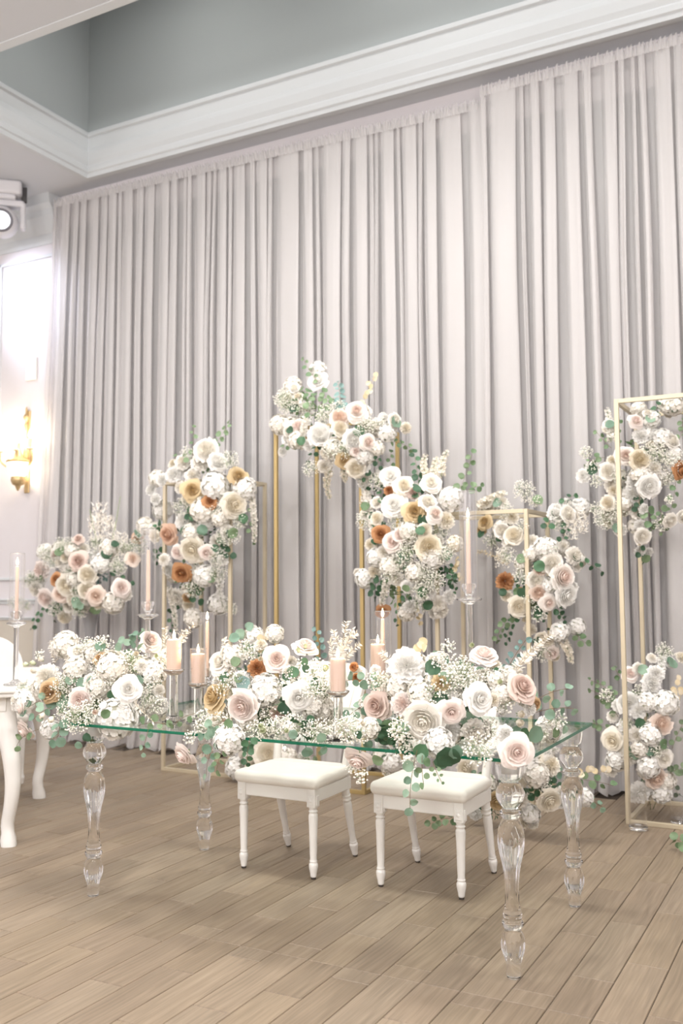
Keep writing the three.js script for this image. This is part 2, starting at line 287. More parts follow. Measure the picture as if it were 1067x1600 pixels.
// ---------------------------------------------------------------- wall sconce
{
  const t = thing('wall_sconce', 'gold wall sconce with candle arms, crystal drops and a glowing glass bowl', 'wall lamp', [-6.86, 2.6, WZ]);
  const G = brass;
  part('back_plate', join([lathe([[0.001, 0.03], [0.05, 0.026], [0.075, 0.01], [0.08, 0]], 24).rotateX(Math.PI / 2).scale(0.8, 1.6, 1).translate(0.03, 0.0, 0.0), rbox(0.0, 0.06, -0.36, 0.42, 0.0, 0.02, 0.008)]), G, t);
  const glow = new THREE.MeshStandardMaterial({ color: '#fff3dd', emissive: new THREE.Color(1, 0.86, 0.62), emissiveIntensity: 3.5 });
  for (const x of [-0.19, 0.02, 0.2]) {
    const arm = part('arm', tube([V(0.03, 0.02, 0.02), V(x * 0.5, -0.12, 0.08), V(x, -0.06, 0.13), V(x, 0.02, 0.14)], 0.009, 16, 8), G, t);
    part('candle_sleeve', join([slathe([[0.004, 0], [0.035, 0.012], [0.03, 0.02], [0.016, 0.02], [0.016, 0.11], [0.004, 0.11]], 16).translate(x, 0.02, 0.14)]), std('#efe3c8', 0.5), arm);
    part('bulb', slathe([[0.001, 0], [0.016, 0.012], [0.02, 0.035], [0.012, 0.065], [0.001, 0.09]], 14).translate(x, 0.13, 0.14), glow, arm);
    const l = new THREE.PointLight(new THREE.Color(1, 0.84, 0.62), 0.34); l.position.set(-6.86 + x, 2.6 + 0.17, WZ + 0.14); l.name = 'sconce_light'; l.castShadow = true; scene.add(l);
  }
  part('finial', slathe([[0.001, 0.46], [0.012, 0.43], [0.006, 0.4], [0.03, 0.36], [0.012, 0.31], [0.02, 0.28], [0.012, 0.2]], 16).translate(0.03, 0, 0.03), G, t);
  part('glass_bowl', slathe([[0.095, -0.08], [0.1, -0.1], [0.092, -0.16], [0.06, -0.21], [0.02, -0.225], [0.001, -0.225]], 24).translate(0.03, 0, 0.12), glow, t);
  part('bowl_rim', slathe([[0.1, -0.085], [0.11, -0.075], [0.1, -0.06], [0.05, -0.03], [0.018, 0.06], [0.018, 0.1]], 24).translate(0.03, 0, 0.12), G, t);
  part('lower_bowl', slathe([[0.06, -0.215], [0.066, -0.25], [0.05, -0.29], [0.03, -0.3], [0.012, -0.34], [0.001, -0.35]], 20).translate(0.03, 0, 0.12), G, t);
  const drops = []; for (let k = 0; k < 9; k++) drops.push(new THREE.OctahedronGeometry(0.014).scale(0.7, 1.7, 0.7).translate(0.03 + 0.13 * Math.sin(k * 2.1), 0.22 + 0.08 * Math.cos(k * 1.3), 0.09 + 0.04 * Math.sin(k)));
  part('crystal_drops', join(drops), crystal, t);
  const l = new THREE.PointLight(new THREE.Color(1, 0.84, 0.62), 0.3); l.position.set(-6.83, 2.46, WZ + 0.12); l.name = 'sconce_bowl_light'; l.castShadow = true; scene.add(l);
}
{ const t = thing('wall_thermostat', 'small white thermostat plate on the wall above the sconce', 'thermostat', [-6.8, 3.42, WZ]); part('plate', rbox(-0.07, 0.07, -0.11, 0.11, 0, 0.02, 0.008), whitePaint, t); part('display', rbox(-0.045, 0.045, -0.02, 0.07, 0.018, 0.024, 0.004), std('#dedde0', 0.4), t); }

// ---------------------------------------------------------------- glass table with turned acrylic legs
const TX0 = -3.117, TX1 = -1.03, TZ1 = -3.235, TZ0 = -4.222, TY = 0.764;
{
  const t = thing('glass_table', 'long clear glass table on turned acrylic legs, carrying flowers and candles', 'table', [(TX0 + TX1) / 2, 0, (TZ0 + TZ1) / 2]);
  const hx = (TX1 - TX0) / 2, hz = (TZ1 - TZ0) / 2, th = 0.012, y0 = TY - th;
  const quad = (y, up) => { const g = new THREE.PlaneGeometry(hx * 2 - 0.004, hz * 2 - 0.004).rotateX(up ? -Math.PI / 2 : Math.PI / 2); g.translate(0, y, 0); return g; };
  const top = part('tabletop', join([quad(TY, true), quad(y0, false)]), glassTop, t);
  const e = 0.004;
  part('polished_edge', join([rbox(-hx, hx, y0, TY, hz - e, hz, 0.0015), rbox(-hx, hx, y0, TY, -hz, -hz + e, 0.0015), rbox(-hx, -hx + e, y0, TY, -hz, hz, 0.0015), rbox(hx - e, hx, y0, TY, -hz, hz, 0.0015)]), glassEdge, top);
  const lx = hx - 0.076, lz = hz - 0.08, ap = 0.004;
  for (const z of [lz, -lz]) part('apron', box(-lx, lx, y0 - 0.082, y0 - 0.002, z - ap / 2, z + ap / 2), glassPane, t);
  for (const x of [lx, -lx]) part('apron', box(x - ap / 2, x + ap / 2, y0 - 0.082, y0 - 0.002, -lz, lz), glassPane, t);
  const prof = [[0.0005, 0], [0.021, 0.0], [0.024, 0.004], [0.026, 0.035], [0.027, 0.05], [0.034, 0.075], [0.043, 0.105], [0.042, 0.13], [0.033, 0.155], [0.028, 0.165], [0.036, 0.178], [0.038, 0.19], [0.031, 0.2], [0.034, 0.215], [0.031, 0.225], [0.027, 0.245], [0.025, 0.3], [0.027, 0.345], [0.033, 0.385], [0.044, 0.43], [0.049, 0.465], [0.045, 0.505], [0.034, 0.535], [0.028, 0.545], [0.037, 0.556], [0.038, 0.566], [0.028, 0.578], [0.036, 0.59], [0.049, 0.615], [0.05, 0.635], [0.04, 0.662], [0.03, 0.672], [0.042, 0.684], [0.047, 0.70], [0.047, 0.75], [0.0005, 0.7505]];
  const leg = slathe(prof, 96, 4);
  { const p = leg.attributes.position; for (let i = 0; i < p.count; i++) { const x = p.getX(i), y = p.getY(i), z = p.getZ(i), k = Math.max(0, Math.min(1, (y - 0.24) / 0.05, (0.5 - y) / 0.05)) + 0.8 * Math.max(0, Math.min(1, (y - 0.06) / 0.02, (0.14 - y) / 0.02)), f = 1 - 0.075 * k * (0.5 - 0.5 * Math.cos(12 * Math.atan2(z, x))); p.setX(i, x * f); p.setZ(i, z * f); } leg.computeVertexNormals(); }
  for (const [x, z] of [[-lx, lz], [lx, lz], [lx, -lz], [-lx, -lz]]) {
    const l = part('leg', leg, acrylic, t); l.position.set(x, 0, z);
    part('mounting_block', lathe([[0.0005, 0.703], [0.02, 0.703], [0.02, 0.748], [0.0005, 0.748]], 20), frosted, l, 'frosted mounting block inside the leg top');
  }
}

// ---------------------------------------------------------------- candles and crystal holders on the table
function flame(parent, y, x = 0, z = 0, s = 1) {
  part('wick', new THREE.CylinderGeometry(0.0012, 0.0014, 0.012, 6).translate(x, y + 0.005, z), wick, parent);
  part('candle_flame', slathe([[0.0003, 0], [0.0045, 0.006], [0.006, 0.013], [0.004, 0.024], [0.0003, 0.038]], 12).scale(s, s, s).translate(x, y + 0.006, z), flameMat, parent);
  const l = new THREE.PointLight(new THREE.Color(1, 0.7, 0.38), 0.10); l.position.set(x, y + 0.022 * s, z); l.name = 'candle_light'; l.castShadow = true; l.shadow.radius = 0.3; parent.add(l);
}
const rim = (r, y) => new THREE.TorusGeometry(r - 0.0012, 0.0014, 6, 40).rotateX(Math.PI / 2).translate(0, y, 0);
const cyl = (r, h, t = 0.0022) => lathe([[r - t, 0], [r - t, h], [r, h], [r, 0]], 40);
// crystal pedestal: square foot, eight-sided stem, round dish; dish top at y = h
function pedestal(h, stemR, dishR, parent, footR = 0.065) {
  part('foot', join([new THREE.CylinderGeometry(footR * 0.62, footR, 0.022, 8).translate(0, 0.0135, 0), rbox(-footR * 0.92, footR * 0.92, 0, 0.006, -footR * 0.92, footR * 0.92, 0.002)]), crystal, parent);
  part('stem', new THREE.CylinderGeometry(stemR, stemR * 1.06, h - 0.05, 8).translate(0, 0.0245 + (h - 0.05) / 2, 0), crystal, parent);
  part('dish', slathe([[0.0005, h - 0.025], [stemR * 1.3, h - 0.024], [dishR * 0.8, h - 0.014], [dishR, h - 0.004], [dishR * 0.98, h], [0.0005, h]], 36), crystal, parent);
}
function pillarCandle(name, label, cl, x, z, h, r, ch, chimney, foot = 0.065) {
  const t = thing(name, label, 'candle holder', [x, TY + 0.0005, z], 0.3);
  pedestal(h, r * 0.62, r * 1.5, t, foot);
  const c = thing('pillar_candle', cl, 'candle', [x, TY + h + 0.001, z]);
  part('wax_body', slathe([[0.0005, 0], [r, 0], [r, 0.004], [r, ch - 0.004], [r * 0.95, ch], [r * 0.6, ch - 0.004], [0.0005, ch - 0.006]], 36), wax, c);
  flame(c, ch - 0.006, 0, 0, 1.15);
  if (chimney) { const gc = part('glass_chimney', cyl(r + 0.007, chimney).translate(0, h + 0.001, 0), chimneyGlass, t); part('rim', rim(r + 0.007, h + 0.001 + chimney), crystal, gc); }
  return t;
}
function tallHolder(label, cl, x, y0, z, dishY, r, gh, lit, ch) {
  const t = thing('tall_candle_holder', label, 'candle holder', [x, y0 + 0.0005, z], 0.35);
  const h = dishY - y0;
  part('foot', slathe([[0.0005, 0], [0.06, 0], [0.06, 0.008], [0.03, 0.016], [0.014, 0.03], [0.0005, 0.031]], 32), crystal, t);
  part('stem', new THREE.CylinderGeometry(0.0135, 0.0145, h - 0.06, 8).translate(0, 0.0305 + (h - 0.06) / 2, 0), crystal, t);
  part('dish', slathe([[0.0005, h - 0.03], [0.015, h - 0.028], [0.03, h - 0.018], [0.054, h - 0.008], [0.05, h], [0.0005, h]], 8, 3), crystal, t);
  part('cup', slathe([[0.0005, h], [0.012, h + 0.001], [0.014, h + 0.012], [0.028, h + 0.03], [0.032, h + 0.058], [0.014, h + 0.058], [0.012, h + 0.02], [0.0005, h + 0.02]], 10, 3), crystal, t);
  const gc = part('glass_chimney', cyl(r, gh).translate(0, h + 0.0005, 0), chimneyGlass, t); part('rim', rim(r, h + 0.0005 + gh), crystal, gc);
  const c = thing('taper_candle', cl, 'candle', [x, y0 + h + 0.0215, z]);
  part('wax_body', slathe([[0.0005, 0], [0.0095, 0], [0.0098, 0.05], [0.0078, ch - 0.01], [0.006, ch], [0.0005, ch + 0.002]], 20), wax, c);
  if (lit) flame(c, ch, 0, 0, 1.15); else part('wick', new THREE.CylinderGeometry(0.0012, 0.0014, 0.014, 6).translate(0, ch + 0.006, 0), wick, c);
}
pillarCandle('crystal_candle_holder', 'crystal pedestal candle holder between the middle and right table arrangements', 'pink pillar candle between the middle and right table arrangements', -1.812, -3.345, 0.19, 0.030, 0.125, 0.15);
pillarCandle('crystal_candle_holder', 'crystal candle holder without a glass chimney, by the left arrangement', 'taller-standing pink pillar candle of the pair, without glass around it', -2.712, -3.46, 0.232, 0.032, 0.132, 0, 0.045);
pillarCandle('crystal_candle_holder', 'crystal candle holder with a glass chimney between left and middle arrangements', 'lower-standing pink pillar candle of the pair, inside a glass chimney', -2.615, -3.51, 0.172, 0.030, 0.128, 0.15, 0.045);
pillarCandle('crystal_candle_holder', 'crystal candle holder with a short glass chimney behind the right arrangement', 'pink pillar candle in front of a taper, behind the right table arrangement', -1.88, -3.845, 0.185, 0.032, 0.155, 0.175);
tallHolder('tall crystal candle holder with a glass chimney, right of the middle on the glass table', 'lit pink taper candle in the tall holder behind the right arrangement', -1.45, TY, -3.855, 1.31, 0.038, 0.455, true, 0.315);
tallHolder('tall crystal candle holder with an unlit taper behind the left arrangement', 'unlit pink taper candle in the tall holder behind the left arrangement', -2.995, TY, -3.62, 1.235, 0.036, 0.41, false, 0.285);
tallHolder('short crystal holder with a tall glass chimney between the paired pillar candles', 'lit pink taper candle in the glass chimney beside the pillar candles', -2.85, TY, -3.90, 0.90, 0.038, 0.335, true, 0.27);
tallHolder('short crystal holder with a glass chimney behind the right-hand pillar candle', 'lit pink taper candle in the glass chimney behind the right-hand pillar candle', -1.93, TY, -4.00, 0.915, 0.041, 0.33, true, 0.275);

// ---------------------------------------------------------------- white chairs
function makeChair(label) {
  const t = thing('dining_chair', label, 'chair');
  const fl = slathe([[0.0005, 0.0], [0.012, 0.001], [0.016, 0.02], [0.021, 0.045], [0.021, 0.06], [0.0165, 0.068], [0.019, 0.074], [0.0165, 0.08], [0.0175, 0.12], [0.0195, 0.22], [0.0215, 0.285], [0.017, 0.295], [0.022, 0.302], [0.017, 0.31], [0.021, 0.318], [0.021, 0.325], [0.0005, 0.325]], 20, 4);
  for (const s of [-1, 1]) {
    const l = part('leg', fl, whitePaint, t); l.position.set(s * 0.195, 0.008, 0.205);
    part('carved_block', join([rbox(-0.023, 0.023, 0.322, 0.41, -0.023, 0.023, 0.004), rbox(-0.014, 0.014, 0.332, 0.375, 0.02, 0.027, 0.003), lathe([[0.0005, 0.006], [0.008, 0.004], [0.01, 0]], 10).rotateX(Math.PI / 2).translate(0, 0.354, 0.026), rbox(-0.027, 0.027, 0.33, 0.376, -0.012, 0.012, 0.003)]), whitePaint, l);
    part('foot_glide', new THREE.CylinderGeometry(0.012, 0.012, 0.008, 14).translate(0, -0.004, 0), std('#3c352f', 0.7), l);
    // raked rear leg
    const r = slathe([[0.0005, 0], [0.012, 0.001], [0.016, 0.02], [0.021, 0.045], [0.021, 0.06], [0.0165, 0.068], [0.019, 0.074], [0.0165, 0.08], [0.019, 0.2], [0.021, 0.285], [0.018, 0.295], [0.023, 0.305], [0.02, 0.315], [0.0225, 0.33], [0.0005, 0.331]], 20, 4);
    const R = part('leg', r, whitePaint, t); R.position.set(s * 0.197, 0.008, -0.215); R.rotation.x = 0.29;
    part('foot_glide', new THREE.CylinderGeometry(0.012, 0.012, 0.008, 14).translate(0, -0.003, 0), std('#3c352f', 0.7), R);
    // back post above the seat
    const c = new THREE.CatmullRomCurve3([V(s * 0.197, 0.315, -0.122), V(s * 0.2, 0.42, -0.105), V(s * 0.205, 0.52, -0.122), V(s * 0.222, 0.72, -0.19)]);
    part('back_post', new THREE.TubeGeometry(c, 16, 0.021, 8), whitePaint, t);
  }
  part('seat_frame', join([rbox(-0.2, 0.2, 0.352, 0.415, 0.185, 0.222, 0.006), rbox(-0.2, 0.2, 0.352, 0.415, -0.15, -0.115, 0.006), rbox(-0.218, -0.184, 0.352, 0.415, -0.14, 0.2, 0.006), rbox(0.184, 0.218, 0.352, 0.415, -0.14, 0.2, 0.006)]), whitePaint, t);
  // padded seat: a rounded slab with a crowned top
  const g = new RoundedBoxGeometry(0.47, 0.06, 0.40, 8, 0.026); const p = g.attributes.position;
  for (let i = 0; i < p.count; i++) { const x = p.getX(i), y = p.getY(i), z = p.getZ(i); const k = Math.max(0, 1 - (x / 0.235) ** 2) * Math.max(0, 1 - (z / 0.2) ** 2); if (y > 0) p.setY(i, y + 0.022 * k + 0.0015 * Math.sin(x * 70 + z * 20) * k); p.setX(i, x * (z < 0 ? 1 + z * 0.25 : 1)); }
  g.computeVertexNormals(); g.translate(0, 0.443, 0.045);
  part('seat', g, seatFabric, t);
  // upholstered back in a rounded frame, leaning back
  const sh = (w0, w1, h0, h1, r, arch) => { const s = new THREE.Shape(); s.moveTo(-w0 + r, h0); s.lineTo(w0 - r, h0); s.quadraticCurveTo(w0, h0, w0 + 0.005, h0 + r); s.lineTo(w1, h1 - r); s.quadraticCurveTo(w1, h1, w1 - r, h1); s.quadraticCurveTo(0, h1 + arch, -w1 + r, h1); s.quadraticCurveTo(-w1, h1, -w1, h1 - r); s.lineTo(-w0 - 0.005, h0 + r); s.quadraticCurveTo(-w0, h0, -w0 + r, h0); return s; };
  const o = sh(0.205, 0.245, 0, 0.40, 0.05, 0.03); o.holes.push(sh(0.172, 0.208, 0.035, 0.365, 0.035, 0.025));
  const bf = new THREE.ExtrudeGeometry(o, { depth: 0.026, bevelEnabled: true, bevelSize: 0.006, bevelThickness: 0.006, bevelSegments: 2, curveSegments: 12 });
  const B = part('back_frame', bf, whitePaint, t); B.position.set(0, 0.56, -0.155); B.rotation.x = -0.33;
  const pg = new THREE.ExtrudeGeometry(sh(0.168, 0.204, 0.039, 0.361, 0.033, 0.025), { depth: 0.012, bevelEnabled: true, bevelSize: 0.004, bevelThickness: 0.02, bevelSegments: 4, curveSegments: 12 });
  part('back_cushion', pg.translate(0, 0, 0.006), seatFabric, B);
  return t;
}
const chairA = makeChair('white dining chair with turned legs and padded seat, nearer the left pillar candles');
chairA.position.set(-2.48, 0, -4.17);
{ const c = chairA.clone(); c.name = numbered('dining_chair'); c.position.set(-1.762, 0, -4.215); c.userData = { label: 'white dining chair with turned legs and padded seat, beside the nearest acrylic table leg', category: 'chair' }; scene.add(c); }

// ---------------------------------------------------------------- white table, oval-back chair and candle holder at the left edge
{
  const H = 0.835, t = thing('white_table', 'white painted table with curved cabriole legs at the left edge', 'table', [-4.835, 0, -3.82], 0.664);
  part('tabletop', join([rbox(-0.75, 0.7, H - 0.028, H, -0.68, 0.68, 0.012, 4), rbox(-0.735, 0.685, H - 0.05, H - 0.026, -0.665, 0.665, 0.008, 2)]), whitePaint, t);
  part('apron', join([rbox(-0.68, 0.57, H - 0.13, H - 0.048, 0.57, 0.60, 0.006), rbox(-0.68, 0.6, H - 0.13, H - 0.048, -0.60, -0.57, 0.006), rbox(0.585, 0.615, H - 0.13, H - 0.048, -0.58, 0.58, 0.006), rbox(-0.69, -0.66, H - 0.13, H - 0.048, -0.58, 0.58, 0.006)]), whitePaint, t);
  for (const [sx, sz] of [[1, 1], [1, -1], [-1, 1], [-1, -1]]) {
    const N = 22, R = 12, pos = [], idx = [];
    for (let j = 0; j <= N; j++) {
      const k = j / N, y = k * (H - 0.06), o = 0.035 * Math.sin(k * Math.PI * 1.6 - 0.6) + (k < 0.15 ? (0.15 - k) * 0.25 : 0), w = 0.031 + 0.032 * Math.pow(k, 1.6) + (k < 0.06 ? 0.008 : 0);
      for (let i = 0; i < R; i++) { const a = i / R * 2 * Math.PI, c = Math.cos(a), s = Math.sin(a), q = Math.pow(Math.abs(c), 4) + Math.pow(Math.abs(s), 4), rad = w / Math.pow(q, 0.25); pos.push(o + rad * c, y, o + rad * s); }
    }
    for (let j = 0; j < N; j++) for (let i = 0; i < R; i++) { const a = j * R + i, b = j * R + (i + 1) % R; idx.push(a, a + R, b, b, a + R, b + R); }
    const g = new THREE.BufferGeometry(); g.setAttribute('position', new THREE.Float32BufferAttribute(pos, 3)); g.setIndex(idx); g.computeVertexNormals();
    const l = part('leg', g, whitePaint, t); l.position.set(sx > 0 ? 0.575 : -0.62, 0, sz * 0.56); l.rotation.y = Math.atan2(-sz, sx) + Math.PI / 4 ;
  }
  const c = thing('oval_back_chair', 'white chair with an oval back behind the white table', 'chair', [-5.42, 0, -4.86], 0.9);
  const el = new THREE.Shape(); el.absellipse(0, 0, 0.22, 0.24, 0, Math.PI * 2); const ho = new THREE.Path(); ho.absellipse(0, 0, 0.18, 0.20, 0, Math.PI * 2); el.holes.push(ho);
  const bk = part('back_frame', new THREE.ExtrudeGeometry(el, { depth: 0.03, bevelEnabled: true, bevelSize: 0.005, bevelThickness: 0.005, curveSegments: 28 }), whitePaint, c); bk.position.set(0, 0.76, -0.2); bk.rotation.x = -0.18;
  const e2 = new THREE.Shape(); e2.absellipse(0, 0, 0.178, 0.198, 0, Math.PI * 2);
  part('back_cushion', new THREE.ExtrudeGeometry(e2, { depth: 0.01, bevelEnabled: true, bevelSize: 0.002, bevelThickness: 0.02, curveSegments: 28 }).translate(0, 0, 0.008), seatFabric, bk);
  part('seat', new RoundedBoxGeometry(0.46, 0.07, 0.42, 4, 0.03).translate(0, 0.45, 0.03), seatFabric, c);
  part('seat_frame', rbox(-0.215, 0.215, 0.36, 0.42, -0.17, 0.225, 0.008), whitePaint, c);
  const lg = slathe([[0.0005, 0], [0.012, 0.001], [0.018, 0.03], [0.021, 0.05], [0.016, 0.07], [0.018, 0.2], [0.022, 0.33], [0.022, 0.37], [0.0005, 0.37]], 16);
  for (const [x, z] of [[-0.19, 0.19], [0.19, 0.19], [-0.19, -0.14], [0.19, -0.14]]) { const l = part('leg', lg, whitePaint, c); l.position.set(x, 0, z); }
  for (const s of [-1, 1]) part('back_post', tube([V(s * 0.17, 0.38, -0.15), V(s * 0.17, 0.5, -0.15), V(s * 0.17, 0.64, -0.165)], 0.018, 8, 8), whitePaint, c);
}
tallHolder('tall crystal candle holder standing on the white side table', 'lit pink taper candle in the holder on the white side table', -4.05, 0.835, -3.79, 1.175, 0.04, 0.375, true, 0.285);

// ---------------------------------------------------------------- gold frames
function goldFrame(label, x, z, w, d, h, gold) { // (x, z) = front left corner, frame runs back
  const t = thing('gold_frame', label, 'frame', [x, 0, z]), b = 0.0125;
  for (const [px, pz] of [[0, 0], [w, 0], [w, -d], [0, -d]]) part('post', rbox(px - b, px + b, 0, h, pz - b, pz + b, 0.002), gold, t);
  for (const y of [b, h - b]) {
    part('rail', rbox(b, w - b, y - b, y + b, -b, b, 0.002), gold, t); part('rail', rbox(b, w - b, y - b, y + b, -d - b, -d + b, 0.002), gold, t);
    part('rail', rbox(-b, b, y - b, y + b, -d + b, -b, 0.002), gold, t); part('rail', rbox(w - b, w + b, y - b, y + b, -d + b, -b, 0.002), gold, t);
  }
  return t;
}
goldFrame('gold rectangular display frame of middle height, nearest the wall sconce', -4.577, -5.72, 0.60, 0.46, 2.15, gold);
goldFrame('tall gold display frame with flowers over its top rail, left of the middle', -3.548, -5.66, 0.67, 0.58, 2.46, yellowGold);
goldFrame('shortest gold display frame, right of the tall candle holder', -2.37, -5.72, 0.60, 0.46, 1.825, gold);
goldFrame('tall gold display frame cut off by the right edge of the picture', -1.191, -5.655, 0.67, 0.57, 2.44, gold);

// ---------------------------------------------------------------- flowers
const C = (h) => new THREE.Color(h);
const TINT = { // [heart, outer petals]
  white: ['#fbf9f4', '#fbfaf7'], ivory: ['#faf5ea', '#fbf8f2'], cream: ['#f7eedb', '#f9f4e9'], blush: ['#f6e4dc', '#faf2ed'], ivoryblush: ['#f7e2d7', '#fbf7f2'], peach: ['#f3dccb', '#f8ebe1'],
  tan: ['#c5a278', '#dabf9a'], gold: ['#d2b88a', '#e1cda8'], rust: ['#b88154', '#cd9c72'], terracotta: ['#d6ae93', '#e6c7b1'], mauve: ['#dec5ba', '#ebdad0'], champagne: ['#e9dcc0', '#f3ebda'], green: ['#ccd5a8', '#eaeed2'],
};
class MB {
  constructor() { this.p = []; this.c = []; this.i = []; }
  grid(nu, nv, fn) { const o = this.p.length / 3; for (let v = 0; v <= nv; v++) for (let u = 0; u <= nu; u++) { const q = fn(u / nu * 2 - 1, v / nv); this.p.push(q[0], q[1], q[2]); this.c.push(q[3].r, q[3].g, q[3].b); }
    for (let v = 0; v < nv; v++) for (let u = 0; u < nu; u++) { const a = o + v * (nu + 1) + u, b = a + nu + 1; this.i.push(a, a + 1, b, a + 1, b + 1, b); } }
  geo(tf, col, g) { const o = this.p.length / 3, q = g.attributes.position, v = V(0, 0, 0); for (let k = 0; k < q.count; k++) { v.fromBufferAttribute(q, k).applyMatrix4(tf); this.p.push(v.x, v.y, v.z); this.c.push(col.r, col.g, col.b); } if (g.index) for (const k of g.index.array) this.i.push(o + k); else for (let k = 0; k < q.count; k++) this.i.push(o + k); }
  build() { const g = new THREE.BufferGeometry(); g.setAttribute('position', new THREE.Float32BufferAttribute(this.p, 3)); g.setAttribute('color', new THREE.Float32BufferAttribute(this.c, 3)); g.setIndex(this.i); g.computeVertexNormals(); return g; }
}
const petal = phys('#ffffff', 0.8, { vertexColors: true, transmission: 0.15, thickness: 0, specularIntensity: 0.4 });
const plain = std('#ffffff', 0.75, { vertexColors: true });
const SEPAL = C('#7f9a62');
// layers: [count, radius, height, base, half width, flare, curl, point, ruffle, heart share]
const FORMS = {
  rose: [[3, 0.12, 0.62, 0.24, 1.5, -0.8, 0, 0, 0, 1], [3, 0.21, 0.66, 0.2, 1.25, -0.3, 0.02, 0, 0, 0.85], [4, 0.32, 0.67, 0.16, 1.05, 0.12, 0.05, 0, 0, 0.65], [5, 0.44, 0.66, 0.1, 0.9, 0.22, 0.12, 0.05, 0.01, 0.4], [5, 0.56, 0.6, 0.05, 0.82, 0.42, 0.28, 0.15, 0.015, 0.2], [5, 0.62, 0.5, 0, 0.8, 0.68, 0.5, 0.3, 0.02, 0.05], [4, 0.62, 0.36, -0.06, 0.8, 0.85, 0.7, 0.35, 0.03, 0]],
  garden: [[6, 0.16, 0.5, 0.38, 0.9, -0.6, 0, 0, 0.05, 1], [7, 0.28, 0.54, 0.33, 0.75, -0.15, 0.02, 0, 0.05, 0.9], [8, 0.42, 0.58, 0.22, 0.65, 0.1, 0.03, 0, 0.04, 0.7], [8, 0.56, 0.6, 0.13, 0.62, 0.1, 0.04, 0, 0.03, 0.4], [7, 0.70, 0.62, 0.04, 0.68, 0.14, 0.06, 0, 0.02, 0.2], [6, 0.8, 0.56, 0, 0.74, 0.24, 0.18, 0.02, 0.02, 0.05], [6, 0.8, 0.38, -0.06, 0.72, 0.42, 0.42, 0.06, 0.03, 0]],
  ruffle: [[5, 0.14, 0.62, 0.34, 0.95, 0.3, 0, 0, 0.1, 0.9], [7, 0.28, 0.64, 0.28, 0.75, 0.3, 0.05, 0, 0.12, 0.6], [8, 0.44, 0.6, 0.18, 0.62, 0.3, 0.08, 0, 0.12, 0.35], [9, 0.58, 0.54, 0.06, 0.55, 0.36, 0.15, 0, 0.12, 0.15], [9, 0.66, 0.42, 0, 0.55, 0.45, 0.35, 0, 0.12, 0], [8, 0.66, 0.26, -0.06, 0.55, 0.5, 0.6, 0, 0.12, 0]],
  bud: [[3, 0.22, 1.5, -0.3, 1.5, -0.1, 0, 0, 0, 1], [3, 0.42, 1.45, -0.4, 1.3, -0.12, 0, 0, 0.01, 0.6], [4, 0.62, 1.3, -0.5, 1.0, 0.06, 0.04, 0.05, 0.03, 0.1]],
};
const bloomCache = new Map();
function bloom(form, tint, variant) {
  const key = form + tint + variant; if (bloomCache.has(key)) return bloomCache.get(key);
  const keep = seed; seed = 977 + variant * 131 + form.length * 17;
  const m = new MB(), heart = C(TINT[tint][0]), outer = C(TINT[tint][1]), fine = form === 'ruffle';
  FORMS[form].forEach(([n, r, h, b, w, flare, curl, point, ruf, share], L) => {
    const col = outer.clone().lerp(heart, share);
    for (let j = 0; j < n; j++) {
      const a0 = (j + 0.5 * L + rr(-0.16, 0.16)) / n * 2 * Math.PI, hh = h * rr(0.93, 1.06), fl = flare * rr(0.8, 1.25), p1 = rr(0, 6), rj = r * rr(0.96, 1.05), cu = curl * rr(0.75, 1.3);
      m.grid(fine ? 6 : 6, 5, (s, t) => {
        const tip = t * (1 - (point > 0 ? point * Math.abs(s) ** 1.4 * 0.45 : 0.16 * s * s));
        const W = w * (0.38 + 0.62 * Math.sin(Math.min(1, tip * 1.25) * Math.PI * 0.5)) * (1 - 0.22 * Math.max(0, tip - 0.7) / 0.3);
        let R = rj * (0.2 + 0.8 * Math.sin(Math.min(1, tip * 1.35) * Math.PI / 2)) + rj * fl * tip ** 3 + rj * 0.08 * s * (1 - share);
        let y = b + hh * (tip - cu * tip ** 4);
        if (cu > 0.1) { R += rj * 0.16 * s ** 4 * tip * tip; y -= 0.06 * s ** 4 * tip; }
        const k = ruf * tip * tip; R += k * Math.sin(s * 5 + p1) * 0.8; y += k * Math.sin(s * 7 + p1 * 2);
        const an = a0 + s * W, c = col.clone(); if (form === 'bud' && t < 0.3) c.lerp(SEPAL, (0.3 - t) * 2.2);
        return [R * Math.sin(an), y - 0.35, R * Math.cos(an), c];
      });
    }
  });
  // calyx
  for (let j = 0; j < 5; j++) m.grid(2, 3, (s, t) => { const a = j / 5 * 2 * Math.PI + s * 0.45 * (1 - t); const R = 0.1 + 0.5 * t; return [R * Math.sin(a), -0.42 - 0.1 * t * t + (form === 'bud' ? -0.3 : 0), R * Math.cos(a), SEPAL]; });
  const g = m.build(); seed = keep; bloomCache.set(key, g); return g;
}
